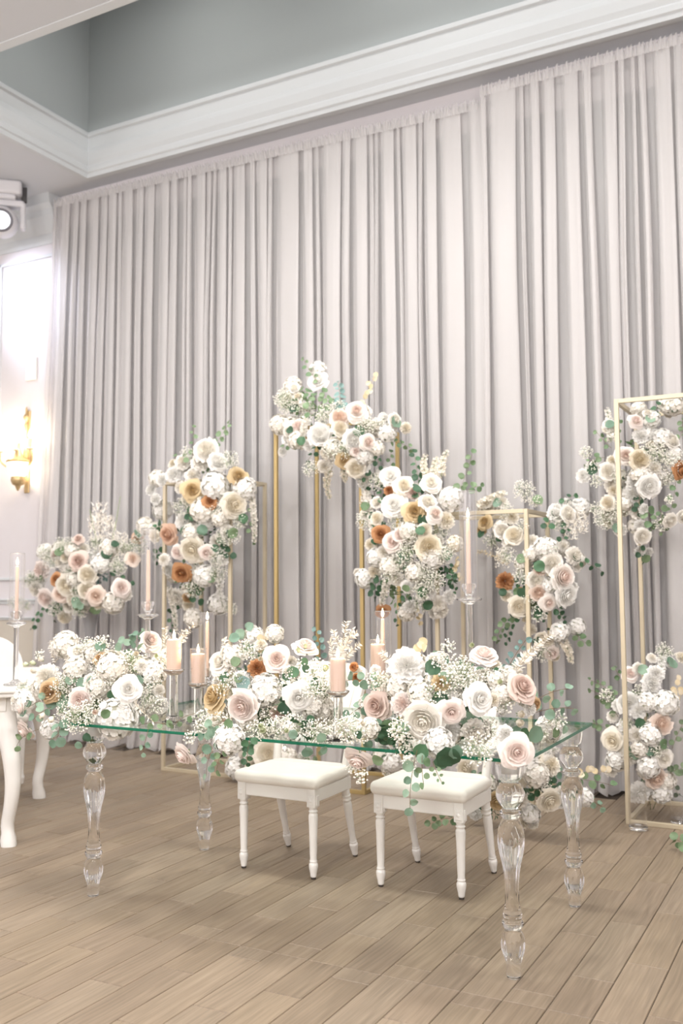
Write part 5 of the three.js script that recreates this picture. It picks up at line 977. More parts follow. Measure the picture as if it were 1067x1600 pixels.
const rowsD1 = [
  ['garden', 'ivory', 0.203, 0.433, 0.222, 0.0841, 0.36, 0.25, 0.9],
  ['garden', 'white', 0.313, 0.339, 0.233, 0.0648, 0.68, 0.37, 0.63],
  ['hydrangea', 'white', 0.295, 0.165, 0.223, 0.1158, 0.71, 0.33, 0.62],
  ['rose', 'gold', 0.475, 0.221, 0.201, 0.0757, 0.77, 0.24, 0.59],
  ['hydrangea', 'white', 0.486, 0.142, 0.152, 0.0968, 0.71, 0.29, 0.64],
  ['rose', 'gold', 0.113, 0.138, 0.27, 0.0792, 0.53, 0.17, 0.83],
  ['rose', 'rust', 0.278, 0.05, 0.276, 0.0552, 0.61, 0.19, 0.77],
  ['garden', 'cream', 0.462, 0.017, 0.237, 0.0867, 0.82, -0.04, 0.58],
  ['ruffle', 'ivory', 0.08, 0.252, 0.219, 0.0612, 0.47, 0.29, 0.84],
  ['ruffle', 'white', -0.13, 0.277, 0.185, 0.0623, 0.22, 0.23, 0.95],
  ['ruffle', 'white', -0.258, 0.249, 0.154, 0.0534, 0.1, 0.31, 0.95],
  ['ruffle', 'white', -0.416, 0.184, 0.095, 0.0493, -0.01, 0.23, 0.97],
  ['ruffle', 'white', -0.338, 0.103, 0.137, 0.0488, -0.17, -0, 0.99],
  ['hydrangea', 'ivory', 0.195, -0.009, 0.24, 0.1022, 0.47, 0.12, 0.88],
  ['ruffle', 'white', -0.001, -0.085, 0.226, 0.0707, 0.16, 0.06, 0.99],
  ['ruffle', 'white', 0.222, -0.093, 0.238, 0.0649, 0.56, -0.19, 0.8],
  ['hydrangea', 'ivory', 0.085, -0.168, 0.231, 0.0795, 0.35, -0.19, 0.92],
  ['rose', 'terracotta', -0.163, -0.178, 0.2, 0.0787, -0.06, -0.2, 0.98],
  ['garden', 'cream', 0.106, -0.295, 0.257, 0.0883, 0.27, -0.3, 0.91],
  ['rose', 'blush', 0.236, -0.321, 0.256, 0.0599, 0.37, -0.37, 0.85],
  ['rose', 'blush', -0.047, -0.31, 0.233, 0.0565, 0.18, -0.24, 0.96],
  ['rose', 'rust', -0.033, -0.465, 0.203, 0.0731, 0.27, -0.29, 0.92],
  ['hydrangea', 'white', 0.168, -0.486, 0.178, 0.0886, 0.4, -0.19, 0.9],
  ['ruffle', 'white', -0.219, -0.443, 0.126, 0.0627, -0.08, -0.29, 0.95],
  ['hydrangea', 'white', 0.155, -0.694, -0, 0.0858, 0.48, -0.5, 0.71],
  ['hydrangea', 'ivory', -0.068, -0.801, -0, 0.0821, 0.2, -0.43, 0.88],
  ['ruffle', 'ivory', -0.214, -0.642, 0.031, 0.073, 0.1, -0.55, 0.83],
  ['ruffle', 'tan', -0.063, -0.65, 0.087, 0.0431, 0.29, -0.56, 0.77],
  ['hydrangea', 'ivory', 0.337, -0.074, 0.226, 0.0691, 0.67, -0.06, 0.74],
  ['ruffle', 'ivory', 0.133, 0.35, 0.205, 0.0705, 0.43, 0.46, 0.78],
  ['ruffle', 'ivory', -0.038, 0.363, 0.189, 0.062, 0.37, 0.3, 0.88],
  ['ruffle', 'ivory', 0.382, -0.167, 0.21, 0.0505, 0.79, -0.02, 0.61],
  ['stock', 'ivory', 0.522, 0.11, 0.115, 0.518, -0.239, 0.066],
  ['stock', 'ivory', -0.27, -0.554, 0.061, -0.236, -0.895, -0],
  ['stock', 'white', 0.286, -0.51, 0.152, 0.219, -0.746, -0],
  ['breath', 'white', 0.417, -0.2, 0.219, 0.0681],
  ['breath', 'white', -0.005, 0.018, 0.244, 0.07],
  ['breath', 'white', 0.307, -0.349, 0.222, 0.0742],
  ['breath', 'white', 0.033, -0.578, 0.158, 0.076],
  ['breath', 'white', 0.484, -0.101, 0.197, 0.0567],
  ['breath', 'white', 0.051, 0.247, 0.188, 0.064],
  ['breath', 'white', -0.342, -0.141, 0.144, 0.0422],
  ['foliage', 'dark', 0.056, -0.152, 0.115, 0.1426, 90],
  ['foliage', 'green', -0.046, -0.483, 0.054, 0.1298, 60],
  ['foliage', 'green', 0.102, 0.277, 0.1, 0.1431, 50],
  ['euc', 'green', 0.219, 0.427, 0.181, 0.251, 0.664, -0, 9, 0.0264],
  ['euc', 'green', 0.054, 0.389, 0.194, -0.004, 0.642, 0.102, 6, 0.0217],
  ['euc', 'green', 0.058, 0.365, 0.199, -0.139, 0.411, 0.16, 4, 0.0289],
  ['euc', 'dark', 0.026, -0.015, 0.231, 0.16, -0.077, 0.239, 6, 0.0302],
  ['euc', 'dark', -0.17, -0.101, 0.191, -0.358, -0.14, 0.124, 5, 0.0268],
  ['euc', 'dark', -0.261, -0.241, 0.152, -0.373, -0.382, 0.073, 5, 0.027],
  ['euc', 'dark', 0.279, -0.234, 0.223, 0.387, -0.341, 0.177, 7, 0.0322],
  ['euc', 'dark', 0.032, -0.531, 0.158, 0.037, -0.674, 0.085, 5, 0.0333],
  ['euc', 'dark', -0.256, -0.677, -0, -0.279, -0.896, 0, 6, 0.0245],
  ['euc', 'green', 0.507, 0.016, 0.15, 0.511, -0.257, 0.047, 6, 0.0209],
  ['leaf', 'silver', 0.203, -0.154, 0.266, 0.0416, 0.42, -0.21, 0.89],
  ['leaf', 'dark', 0.046, -0.158, 0.256, 0.0421, 0.33, -0.05, 0.94],
  ['hydrangea', 'ivory', 0.056, -0.487, 0.079, 0.0851, 0.53, -0.36, 0.77],
  ['hydrangea', 'white', -0.216, -0.659, -0.05, 0.0742, -0.01, -0.42, 0.91],
  ['hydrangea', 'white', -0.052, 0.363, 0.105, 0.0655, 0.43, 0.23, 0.87],
  ['hydrangea', 'ivory', -0.498, -0.092, 0.057, 0.0769, -0.27, -0.02, 0.96],
  ['hydrangea', 'ivory', -0.37, 0.27, 0.076, 0.0714, 0.14, 0.28, 0.95],
  ['hydrangea', 'white', -0.011, -0.446, 0.124, 0.0651, 0.21, -0.05, 0.98],
  ['hydrangea', 'white', -0.352, 0.027, 0.025, 0.0862, 0.06, 0.17, 0.98],
  ['hydrangea', 'ivory', -0.218, -0.467, 0.039, 0.0778, 0.32, -0.49, 0.81],
  ['hydrangea', 'ivory', -0.414, -0.123, 0.039, 0.0668, -0.13, -0, 0.99],
  ['ruffle', 'white', -0.045, 0.311, 0.127, 0.0515, 0.21, 0.5, 0.84],
  ['ruffle', 'white', -0.054, -0.625, 0.073, 0.044, 0.23, -0.34, 0.91],
  ['ruffle', 'ivory', 0.26, -0.234, 0.163, 0.0558, 0.67, 0.1, 0.74],
  ['ruffle', 'ivory', -0.197, -0.361, 0.205, 0.0486, 0.05, 0.04, 1],
  ['ruffle', 'ivory', 0.193, -0.318, 0.199, 0.0415, 0.27, -0.38, 0.88],
  ['ruffle', 'cream', 0.061, 0.007, 0.209, 0.0409, 0.3, 0.09, 0.95],
  ['ruffle', 'white', 0.048, -0.043, 0.159, 0.0528, 0.25, -0.12, 0.96],
  ['ruffle', 'cream', -0.318, -0.181, 0.172, 0.055, -0.21, -0.08, 0.98],
  ['ruffle', 'cream', -0.133, -0.704, -0.013, 0.0526, 0.35, -0.27, 0.89],
  ['ruffle', 'white', 0.335, -0.37, 0.197, 0.0439, 0.55, -0.02, 0.83],
  ['ruffle', 'cream', 0.082, -0.035, 0.211, 0.0399, 0.5, -0.12, 0.86],
  ['ruffle', 'cream', -0.174, 0.368, 0.128, 0.0426, 0.04, 0.5, 0.87],
  ['ruffle', 'ivory', -0.055, 0.175, 0.201, 0.0488, 0.03, 0.18, 0.98],
  ['ruffle', 'cream', 0.015, 0.091, 0.197, 0.0551, 0.22, 0.41, 0.89],
  ['ruffle', 'cream', -0.143, -0.591, -0.007, 0.0452, 0.36, -0.4, 0.85],
  ['ruffle', 'white', 0.18, -0.024, 0.182, 0.0387, 0.57, -0.07, 0.82],
  ['breath', 'white', 0.278, -0.459, 0.18, 0.0793],
  ['breath', 'white', 0.101, -0.454, 0.149, 0.0813],
  ['breath', 'white', 0.148, -0.483, 0.16, 0.0853],
  ['breath', 'white', 0.308, -0.015, 0.241, 0.064],
  ['breath', 'white', -0.003, 0.425, 0.177, 0.0663],
  ['breath', 'white', 0.356, -0.206, 0.202, 0.0811],
  ['breath', 'white', 0.424, 0.344, 0.244, 0.0812],
  ['breath', 'white', 0.267, -0.729, -0.001, 0.0653],
  ['breath', 'white', 0.138, -0.693, -0.027, 0.0663],
  ['leaf', 'green', 0.462, -0.184, 0.253, 0.0406, 0.74, -0.26, 0.61],
  ['leaf', 'green', 0.234, -0.498, 0.201, 0.039, 0.65, -0.03, 0.76],
  ['leaf', 'dark', 0.52, -0.083, 0.212, 0.0393, 0.87, 0.13, 0.48],
  ['leaf', 'dark', 0.423, -0.188, 0.234, 0.0341, 0.82, -0.13, 0.55],
];
const coreD1 = [-4.338, 1.920, -5.860];
const rowsD2 = [
  ['rose', 'white', -0.171, 0.393, 0.04, 0.0753, 0.13, 0.45, 0.88],
  ['garden', 'ivory', -0.363, 0.359, 0.04, 0.0359, 0.18, 0.55, 0.81],
  ['ruffle', 'ivory', -0.289, 0.219, 0.129, 0.0441, 0.09, 0.27, 0.96],
  ['garden', 'ivory', -0.311, 0.025, 0.195, 0.0393, 0.12, -0.1, 0.99],
  ['ruffle', 'blush', -0.237, 0.055, 0.192, 0.0565, -0.06, 0.14, 0.99],
  ['hydrangea', 'ivory', -0.255, -0.035, 0.188, 0.0696, 0.08, -0.13, 0.99],
  ['ruffle', 'white', -0.439, -0.093, 0.081, 0.0357, -0.03, 0.03, 1],
  ['garden', 'peach', 0.13, 0.069, 0.287, 0.0564, 0.39, 0.2, 0.9],
  ['rose', 'ivoryblush', 0.248, 0.103, 0.269, 0.0705, 0.49, 0.21, 0.85],
  ['garden', 'cream', 0.145, -0.005, 0.298, 0.0499, 0.62, 0.07, 0.78],
  ['garden', 'white', -0.021, -0.032, 0.284, 0.0717, 0.43, 0.21, 0.88],
  ['garden', 'white', 0.241, -0.088, 0.295, 0.066, 0.6, -0.1, 0.79],
  ['rose', 'ivoryblush', 0.334, -0.109, 0.278, 0.0575, 0.81, -0.03, 0.59],
  ['ruffle', 'white', -0.147, -0.082, 0.219, 0.0429, 0.11, -0.11, 0.99],
  ['rose', 'gold', 0.154, -0.216, 0.273, 0.0541, 0.64, -0.22, 0.74],
  ['garden', 'cream', 0.228, -0.269, 0.246, 0.0581, 0.49, -0.3, 0.82],
  ['ruffle', 'cream', 0.008, -0.144, 0.241, 0.0508, 0.17, -0.07, 0.98],
  ['ruffle', 'ivory', -0.027, -0.236, 0.207, 0.0511, 0.26, -0.34, 0.91],
  ['hydrangea', 'white', 0.275, -0.19, 0.228, 0.0623, 0.73, -0.04, 0.68],
  ['ruffle', 'white', 0.251, -0.261, 0.2, 0.0542, 0.45, -0.27, 0.85],
  ['stock', 'cream', 0.013, -0.263, 0.2, -0.103, -0.426, 0],
  ['stock', 'cream', 0.126, -0.259, 0.212, 0.104, -0.337, 0.156],
  ['stock', 'white', 0.215, -0.315, 0.167, 0.215, -0.441, 0],
  ['hydrangea', 'white', 0.431, -0.043, 0.193, 0.0661, 0.73, 0.22, 0.65],
  ['garden', 'ivory', 0.484, 0.032, 0.188, 0.0453, 0.88, 0.08, 0.47],
  ['stock', 'ivory', 0.315, -0.007, 0.238, 0.408, 0.047, 0.191],
  ['stock', 'ivory', -0.159, 0.116, 0.204, -0.215, -0.096, 0.196],
  ['hydrangea', 'ivory', 0.061, -0.123, 0.251, 0.0715, 0.28, -0.22, 0.94],
  ['hydrangea', 'ivory', 0.371, -0.141, 0.214, 0.0537, 0.84, -0.15, 0.52],
  ['rose', 'blush', 0.249, -0.162, 0.284, 0.0371, 0.62, -0.13, 0.77],
  ['breath', 'white', 0.067, -0.134, 0.269, 0.0676],
  ['breath', 'white', 0.296, 0, 0.263, 0.0564],
  ['breath', 'white', -0.007, 0.086, 0.256, 0.0525],
  ['breath', 'white', 0.163, -0.111, 0.262, 0.0671],
  ['breath', 'white', 0.383, 0.013, 0.235, 0.0409],
  ['lunaria', 'cream', 0.282, 0.117, 0.216, 0.263, 0.38, -0, 9],
  ['foliage', 'dark', 0.146, -0.008, 0.137, 0.1404, 90],
  ['foliage', 'green', -0.238, 0.188, 0.069, 0.1062, 60],
  ['euc', 'green', -0.128, 0.354, 0.082, -0.307, 0.57, 0, 7, 0.0203],
  ['euc', 'green', 0.001, 0.142, 0.225, -0.312, 0.337, 0.028, 8, 0.0314],
  ['euc', 'green', -0.101, 0.109, 0.218, -0.472, 0.258, 0, 7, 0.0273],
  ['euc', 'green', 0.052, 0.136, 0.23, -0.063, 0.281, 0.153, 6, 0.0281],
  ['euc', 'blue', 0.129, 0.106, 0.24, 0.018, 0.354, 0.092, 12, 0.026],
  ['euc', 'dark', 0.355, -0.1, 0.227, 0.354, -0.26, 0.164, 7, 0.0229],
  ['euc', 'green', 0.411, -0.101, 0.202, 0.547, -0.15, 0, 9, 0.0189],
  ['euc', 'dark', 0.242, -0.277, 0.192, 0.272, -0.496, 0, 8, 0.0235],
  ['euc', 'green', -0.215, -0.096, 0.196, -0.43, -0.068, 0.094, 4, 0.0223],
  ['euc', 'dark', -0.039, -0.072, 0.243, -0.17, -0.186, 0.189, 5, 0.0237],
  ['leaf', 'dark', 0.268, -0.034, 0.282, 0.0413, 0.65, 0.12, 0.75],
  ['hydrangea', 'ivory', 0.158, -0.142, 0.172, 0.0558, 0.53, 0.06, 0.84],
  ['hydrangea', 'white', 0.062, -0.165, 0.174, 0.0696, 0.43, 0.16, 0.89],
  ['hydrangea', 'white', 0.395, -0.001, 0.11, 0.0552, 0.81, 0.14, 0.57],
  ['hydrangea', 'ivory', -0.441, 0.404, -0.078, 0.0706, 0.11, 0.32, 0.94],
  ['hydrangea', 'ivory', 0.117, -0.013, 0.187, 0.0588, 0.65, 0.26, 0.72],
  ['hydrangea', 'ivory', -0.346, 0.074, 0.099, 0.0788, -0.22, 0.03, 0.98],
  ['hydrangea', 'white', 0.292, -0.18, 0.202, 0.063, 0.73, 0.18, 0.66],
  ['hydrangea', 'white', -0.21, 0.489, -0.037, 0.0648, 0.13, 0.69, 0.71],
  ['hydrangea', 'ivory', -0.451, 0.098, 0.088, 0.0779, 0.04, 0.23, 0.97],
  ['ruffle', 'ivory', 0.152, -0.274, 0.148, 0.0417, 0.71, -0.08, 0.7],
  ['ruffle', 'cream', -0.297, 0.278, 0.094, 0.0423, -0.08, 0.41, 0.91],
  ['ruffle', 'ivory', 0.277, 0.111, 0.204, 0.0489, 0.53, 0.47, 0.7],
  ['ruffle', 'white', 0.12, -0.174, 0.217, 0.0434, 0.26, -0.28, 0.93],
  ['ruffle', 'white', -0.363, -0.011, 0.132, 0.0456, 0.09, 0.28, 0.96],
  ['ruffle', 'cream', 0.298, 0.013, 0.226, 0.0351, 0.84, -0.05, 0.54],
  ['ruffle', 'white', -0.287, 0.033, 0.136, 0.046, 0.07, 0.21, 0.97],
  ['ruffle', 'cream', 0.17, -0.203, 0.182, 0.0374, 0.53, -0.13, 0.84],
  ['ruffle', 'cream', 0.265, -0.091, 0.158, 0.0366, 0.51, 0.17, 0.84],
  ['ruffle', 'white', 0.399, 0.062, 0.151, 0.0385, 0.79, 0.41, 0.45],
  ['ruffle', 'white', 0.083, -0.177, 0.211, 0.0457, 0.54, -0.18, 0.82],
  ['ruffle', 'ivory', 0.319, -0.023, 0.151, 0.0367, 0.81, 0.14, 0.57],
  ['ruffle', 'ivory', 0.2, -0.113, 0.236, 0.0426, 0.57, -0.06, 0.82],
  ['ruffle', 'cream', 0.542, -0.015, 0.144, 0.0402, 0.8, -0.08, 0.59],
  ['ruffle', 'ivory', 0.381, 0.074, 0.142, 0.034, 0.73, 0.21, 0.65],
  ['ruffle', 'cream', -0.388, 0.282, 0.099, 0.0392, 0.02, 0.56, 0.83],
  ['breath', 'white', -0.358, 0.218, 0.127, 0.0802],
  ['breath', 'white', 0.17, -0.154, 0.289, 0.056],
  ['breath', 'white', -0.37, 0.275, 0.125, 0.0688],
  ['breath', 'white', -0.216, 0.177, 0.114, 0.0641],
  ['breath', 'white', -0.124, -0.244, 0.224, 0.0601],
  ['breath', 'white', 0.116, -0.154, 0.247, 0.0774],
  ['breath', 'white', -0.269, 0.185, 0.112, 0.0749],
  ['breath', 'white', -0.413, 0.274, 0.106, 0.0682],
  ['breath', 'white', 0.005, 0.12, 0.237, 0.0599],
  ['breath', 'white', 0.106, 0.134, 0.259, 0.0588],
  ['breath', 'white', 0.33, 0.002, 0.234, 0.0617],
  ['leaf', 'dark', -0.298, 0.194, 0.147, 0.036, -0.02, 0.17, 0.99],
  ['leaf', 'silver', 0.495, 0.02, 0.199, 0.041, 0.88, 0.17, 0.44],
  ['leaf', 'dark', -0.188, -0.055, 0.235, 0.0344, 0.01, 0.12, 0.99],
  ['leaf', 'dark', -0.284, 0.029, 0.226, 0.0285, -0.09, 0.3, 0.95],
];
const coreD2 = [-3.050, 2.385, -5.720];
const rowsD3 = [
  ['rose', 'white', -0.095, 0.433, 0.157, 0.0698, 0.3, 0.34, 0.89],
  ['rose', 'cream', 0.034, 0.357, 0.234, 0.0643, 0.44, 0.35, 0.83],
  ['ruffle', 'rust', -0.095, 0.34, 0.178, 0.0368, 0.21, 0.33, 0.92],
  ['rose', 'white', -0.018, 0.236, 0.269, 0.0841, 0.18, 0.3, 0.94],
  ['rose', 'gold', 0.134, 0.188, 0.298, 0.0729, 0.45, 0.22, 0.87],
  ['ruffle', 'mauve', 0.088, 0.315, 0.219, 0.0441, 0.5, 0.4, 0.77],
  ['rose', 'ivory', 0.212, 0.369, 0.213, 0.0636, 0.43, 0.35, 0.83],
  ['garden', 'ivory', 0.214, 0.245, 0.273, 0.0511, 0.53, 0.44, 0.73],
  ['rose', 'ivoryblush', 0.264, 0.168, 0.283, 0.0586, 0.74, 0.24, 0.62],
  ['hydrangea', 'white', 0.32, 0.264, 0.169, 0.0871, 0.58, 0.41, 0.71],
  ['ruffle', 'cream', 0.311, 0.134, 0.225, 0.0589, 0.7, 0.23, 0.67],
  ['garden', 'ivory', -0.173, 0.264, 0.206, 0.0368, 0.16, 0.35, 0.93],
  ['ruffle', 'ivory', -0.298, 0.2, 0.124, 0.0418, -0.02, 0.34, 0.94],
  ['garden', 'cream', -0.158, 0.159, 0.239, 0.0406, 0.04, 0.17, 0.99],
  ['rose', 'rust', -0.113, 0.055, 0.27, 0.0584, 0.26, -0, 0.97],
  ['rose', 'blush', -0.024, 0.003, 0.299, 0.0637, 0.15, 0.18, 0.97],
  ['garden', 'blush', 0.038, 0.048, 0.31, 0.0435, 0.15, 0.23, 0.96],
  ['garden', 'cream', 0.207, 0.071, 0.312, 0.039, 0.63, 0.11, 0.77],
  ['garden', 'champagne', 0.231, -0.035, 0.312, 0.0739, 0.53, 0.13, 0.84],
  ['hydrangea', 'white', 0.227, -0.093, 0.266, 0.0822, 0.74, -0.18, 0.65],
  ['bud', 'peach', 0.105, -0.134, 0.272, 0.0276, 0.44, -0.08, 0.89],
  ['garden', 'ivory', -0.396, -0.186, 0.04, 0.0297, -0.1, -0.19, 0.98],
  ['garden', 'white', 0.071, -0.275, 0.278, 0.0395, 0.25, -0.22, 0.94],
  ['ruffle', 'white', 0.043, -0.404, 0.18, 0.0481, 0.47, -0.52, 0.72],
  ['ruffle', 'white', 0.194, -0.312, 0.216, 0.0434, 0.51, -0.18, 0.84],
  ['ruffle', 'white', 0.295, -0.34, 0.142, 0.0475, 0.81, -0.24, 0.53],
  ['ruffle', 'ivory', 0.222, -0.383, 0.162, 0.0555, 0.5, -0.29, 0.82],
  ['ruffle', 'ivory', 0.225, -0.428, 0.109, 0.0519, 0.81, -0.21, 0.55],
  ['rose', 'rust', -0.187, -0.44, 0.1, 0.0495, 0.4, -0.51, 0.76],
  ['lunaria', 'tan', 0.084, -0.428, 0.165, 0.028, -0.536, 0, 4],
  ['ruffle', 'cream', -0.201, -0.181, 0.187, 0.045, 0.12, -0.3, 0.95],
  ['hydrangea', 'white', -0.18, -0.088, 0.21, 0.0652, 0.19, -0.15, 0.97],
  ['ruffle', 'ivory', -0.111, -0.057, 0.238, 0.0485, 0.2, 0.16, 0.97],
  ['ruffle', 'cream', -0.224, -0.005, 0.192, 0.041, 0.1, -0.09, 0.99],
  ['stock', 'cream', 0.162, 0.414, 0.154, 0.085, 0.571, 0],
  ['stock', 'cream', 0.238, 0.414, 0.109, 0.232, 0.585, 0],
  ['stock', 'cream', 0.223, 0.348, 0.179, 0.161, 0.553, -0],
  ['lunaria', 'cream', 0.361, -0.094, 0.202, 0.357, -0.242, 0.146, 6],
  ['hydrangea', 'cream', 0.361, -0.012, 0.21, 0.0547, 0.73, 0.19, 0.65],
  ['hydrangea', 'ivory', 0.088, 0.068, 0.276, 0.0792, 0.28, 0.17, 0.94],
  ['hydrangea', 'ivory', -0.06, -0.147, 0.245, 0.0723, 0.17, -0.23, 0.96],
  ['hydrangea', 'ivory', 0.122, -0.189, 0.263, 0.071, 0.5, -0.33, 0.8],
  ['ruffle', 'ivory', -0.019, -0.227, 0.24, 0.048, 0.12, -0.23, 0.97],
  ['stock', 'ivory', -0.095, -0.227, 0.22, -0.189, -0.39, 0.114],
  ['stock', 'ivory', -0.358, 0.394, 0, -0.206, 0.06, 0.199],
  ['stock', 'ivory', -0.333, 0.501, 0, -0.362, 0.263, 0.043],
  ['breath', 'white', -0.012, 0.138, 0.227, 0.0692],
  ['breath', 'white', 0.128, 0.05, 0.298, 0.0683],
  ['breath', 'white', 0.251, 0.066, 0.196, 0.0677],
  ['breath', 'white', 0.039, -0.109, 0.288, 0.0786],
  ['breath', 'white', 0.192, -0.194, 0.277, 0.0874],
  ['breath', 'white', 0.237, -0.241, 0.254, 0.0679],
  ['breath', 'white', -0.045, -0.191, 0.259, 0.0694],
  ['breath', 'white', 0.097, -0.051, 0.298, 0.0684],
  ['breath', 'white', 0.332, -0.055, 0.253, 0.0531],
  ['breath', 'white', 0.159, -0.288, 0.253, 0.0634],
  ['foliage', 'dark', 0.034, -0.046, 0.158, 0.1455, 100],
  ['foliage', 'green', -0.036, -0.288, 0.11, 0.1102, 70],
  ['foliage', 'dark', 0.263, -0.21, 0.088, 0.0624, 50],
  ['euc', 'dark', 0.138, 0.268, 0.235, -0.001, 0.602, 0, 12, 0.0251],
  ['euc', 'dark', -0.12, 0.241, 0.204, -0.286, 0.476, 0, 7, 0.0213],
  ['euc', 'green', 0.34, 0.308, 0.099, 0.405, 0.573, 0, 8, 0.0223],
  ['euc', 'green', 0.346, 0.311, 0.061, 0.461, 0.35, 0, 5, 0.0241],
  ['euc', 'green', -0.092, 0.453, 0.113, -0.157, 0.617, 0, 5, 0.0211],
  ['euc', 'dark', -0.119, -0.206, 0.216, -0.252, -0.35, 0.096, 7, 0.0332],
  ['euc', 'silver', 0.088, -0.031, 0.279, 0.037, -0.148, 0.264, 5, 0.0278],
  ['euc', 'silver', -0.031, -0.088, 0.259, -0.059, -0.227, 0.23, 5, 0.0301],
  ['euc', 'dark', 0.058, -0.327, 0.219, -0.135, -0.53, 0, 9, 0.0187],
  ['euc', 'dark', -0.135, 0.118, 0.223, -0.265, 0.21, 0.143, 5, 0.0249],
  ['euc', 'dark', -0.16, -0.023, 0.221, -0.108, 0.117, 0.233, 5, 0.0243],
  ['euc', 'dark', 0.319, -0.133, 0.225, 0.328, -0.309, 0.129, 10, 0.0198],
  ['leaf', 'silver', 0.334, -0.087, 0.261, 0.0311, 0.62, -0.21, 0.76],
  ['leaf', 'green', -0.288, 0.249, 0.134, 0.0334, 0.02, 0.34, 0.94],
  ['leaf', 'dark', 0.184, 0.135, 0.295, 0.0353, 0.67, 0.07, 0.74],
  ['leaf', 'dark', 0.178, -0.386, 0.211, 0.0355, 0.52, -0.43, 0.74],
  ['hydrangea', 'ivory', 0.097, 0.133, 0.218, 0.0712, 0.62, 0.41, 0.67],
  ['hydrangea', 'white', 0.183, 0.339, 0.112, 0.0593, 0.6, 0.52, 0.61],
  ['hydrangea', 'ivory', 0.044, 0.137, 0.179, 0.0651, 0.16, 0.2, 0.97],
  ['hydrangea', 'white', -0.07, -0.057, 0.152, 0.0712, 0.3, 0.3, 0.91],
  ['hydrangea', 'ivory', -0.199, 0.427, 0.039, 0.0623, 0.31, 0.42, 0.85],
  ['hydrangea', 'white', -0.31, -0.223, 0.113, 0.0694, 0.08, -0.36, 0.93],
  ['hydrangea', 'white', 0.018, -0.111, 0.212, 0.0637, 0.52, -0.06, 0.85],
  ['hydrangea', 'white', -0.201, 0.453, 0.039, 0.0667, -0.02, 0.36, 0.93],
  ['hydrangea', 'ivory', -0.021, -0.439, 0.092, 0.0626, 0.2, -0.27, 0.94],
  ['ruffle', 'ivory', -0.106, -0, 0.189, 0.042, 0.34, 0.13, 0.93],
  ['ruffle', 'white', 0.056, 0.008, 0.222, 0.0454, 0.58, 0.22, 0.79],
  ['ruffle', 'cream', -0.001, 0.243, 0.206, 0.0352, 0.29, 0.34, 0.89],
  ['ruffle', 'ivory', -0.09, 0.445, 0.098, 0.0405, 0.19, 0.42, 0.89],
  ['ruffle', 'ivory', -0.176, -0.009, 0.185, 0.0453, -0.07, 0.03, 1],
  ['ruffle', 'ivory', 0.252, 0.009, 0.223, 0.0419, 0.51, 0.33, 0.79],
  ['ruffle', 'white', 0.161, -0.445, 0.058, 0.0425, 0.45, -0.37, 0.82],
  ['ruffle', 'ivory', 0.077, 0.349, 0.163, 0.0376, 0.28, 0.39, 0.87],
  ['ruffle', 'ivory', 0.172, -0.074, 0.25, 0.0409, 0.53, 0.23, 0.82],
  ['ruffle', 'cream', 0.155, 0.244, 0.22, 0.0465, 0.66, 0.18, 0.73],
  ['ruffle', 'ivory', -0.31, -0.196, 0.017, 0.0364, 0.11, 0.18, 0.98],
  ['ruffle', 'cream', 0.227, -0.034, 0.208, 0.04, 0.62, 0.08, 0.78],
  ['ruffle', 'white', -0.36, -0.203, 0.021, 0.0353, -0.07, -0.24, 0.97],
  ['ruffle', 'white', 0.109, -0.268, 0.262, 0.0424, 0.4, -0.07, 0.91],
  ['ruffle', 'cream', -0.033, 0.303, 0.174, 0.0464, 0.36, 0.57, 0.74],
  ['ruffle', 'ivory', -0.122, -0.05, 0.157, 0.0355, -0.04, 0.07, 1],
  ['breath', 'white', 0.306, -0.085, 0.271, 0.0533],
  ['breath', 'white', 0.104, -0.391, 0.158, 0.0571],
  ['breath', 'white', -0.299, 0.159, 0.104, 0.0675],
  ['breath', 'white', -0.197, 0.402, 0.138, 0.063],
  ['breath', 'white', 0.161, -0.311, 0.276, 0.0624],
  ['breath', 'white', 0.072, -0.235, 0.232, 0.0591],
  ['breath', 'white', 0.064, -0.042, 0.279, 0.051],
  ['leaf', 'dark', -0.067, -0.174, 0.274, 0.0289, 0.27, 0.03, 0.96],
  ['leaf', 'dark', 0.173, -0.305, 0.285, 0.0339, 0.71, -0.22, 0.67],
  ['leaf', 'green', 0.08, -0.283, 0.324, 0.0261, 0.19, -0.42, 0.89],
  ['leaf', 'dark', 0.135, 0.329, 0.262, 0.0288, 0.56, 0.5, 0.65],
  ['leaf', 'dark', 0.196, 0.065, 0.358, 0.0312, 0.31, 0.34, 0.89],
];
const coreD3 = [-2.504, 1.625, -5.680];
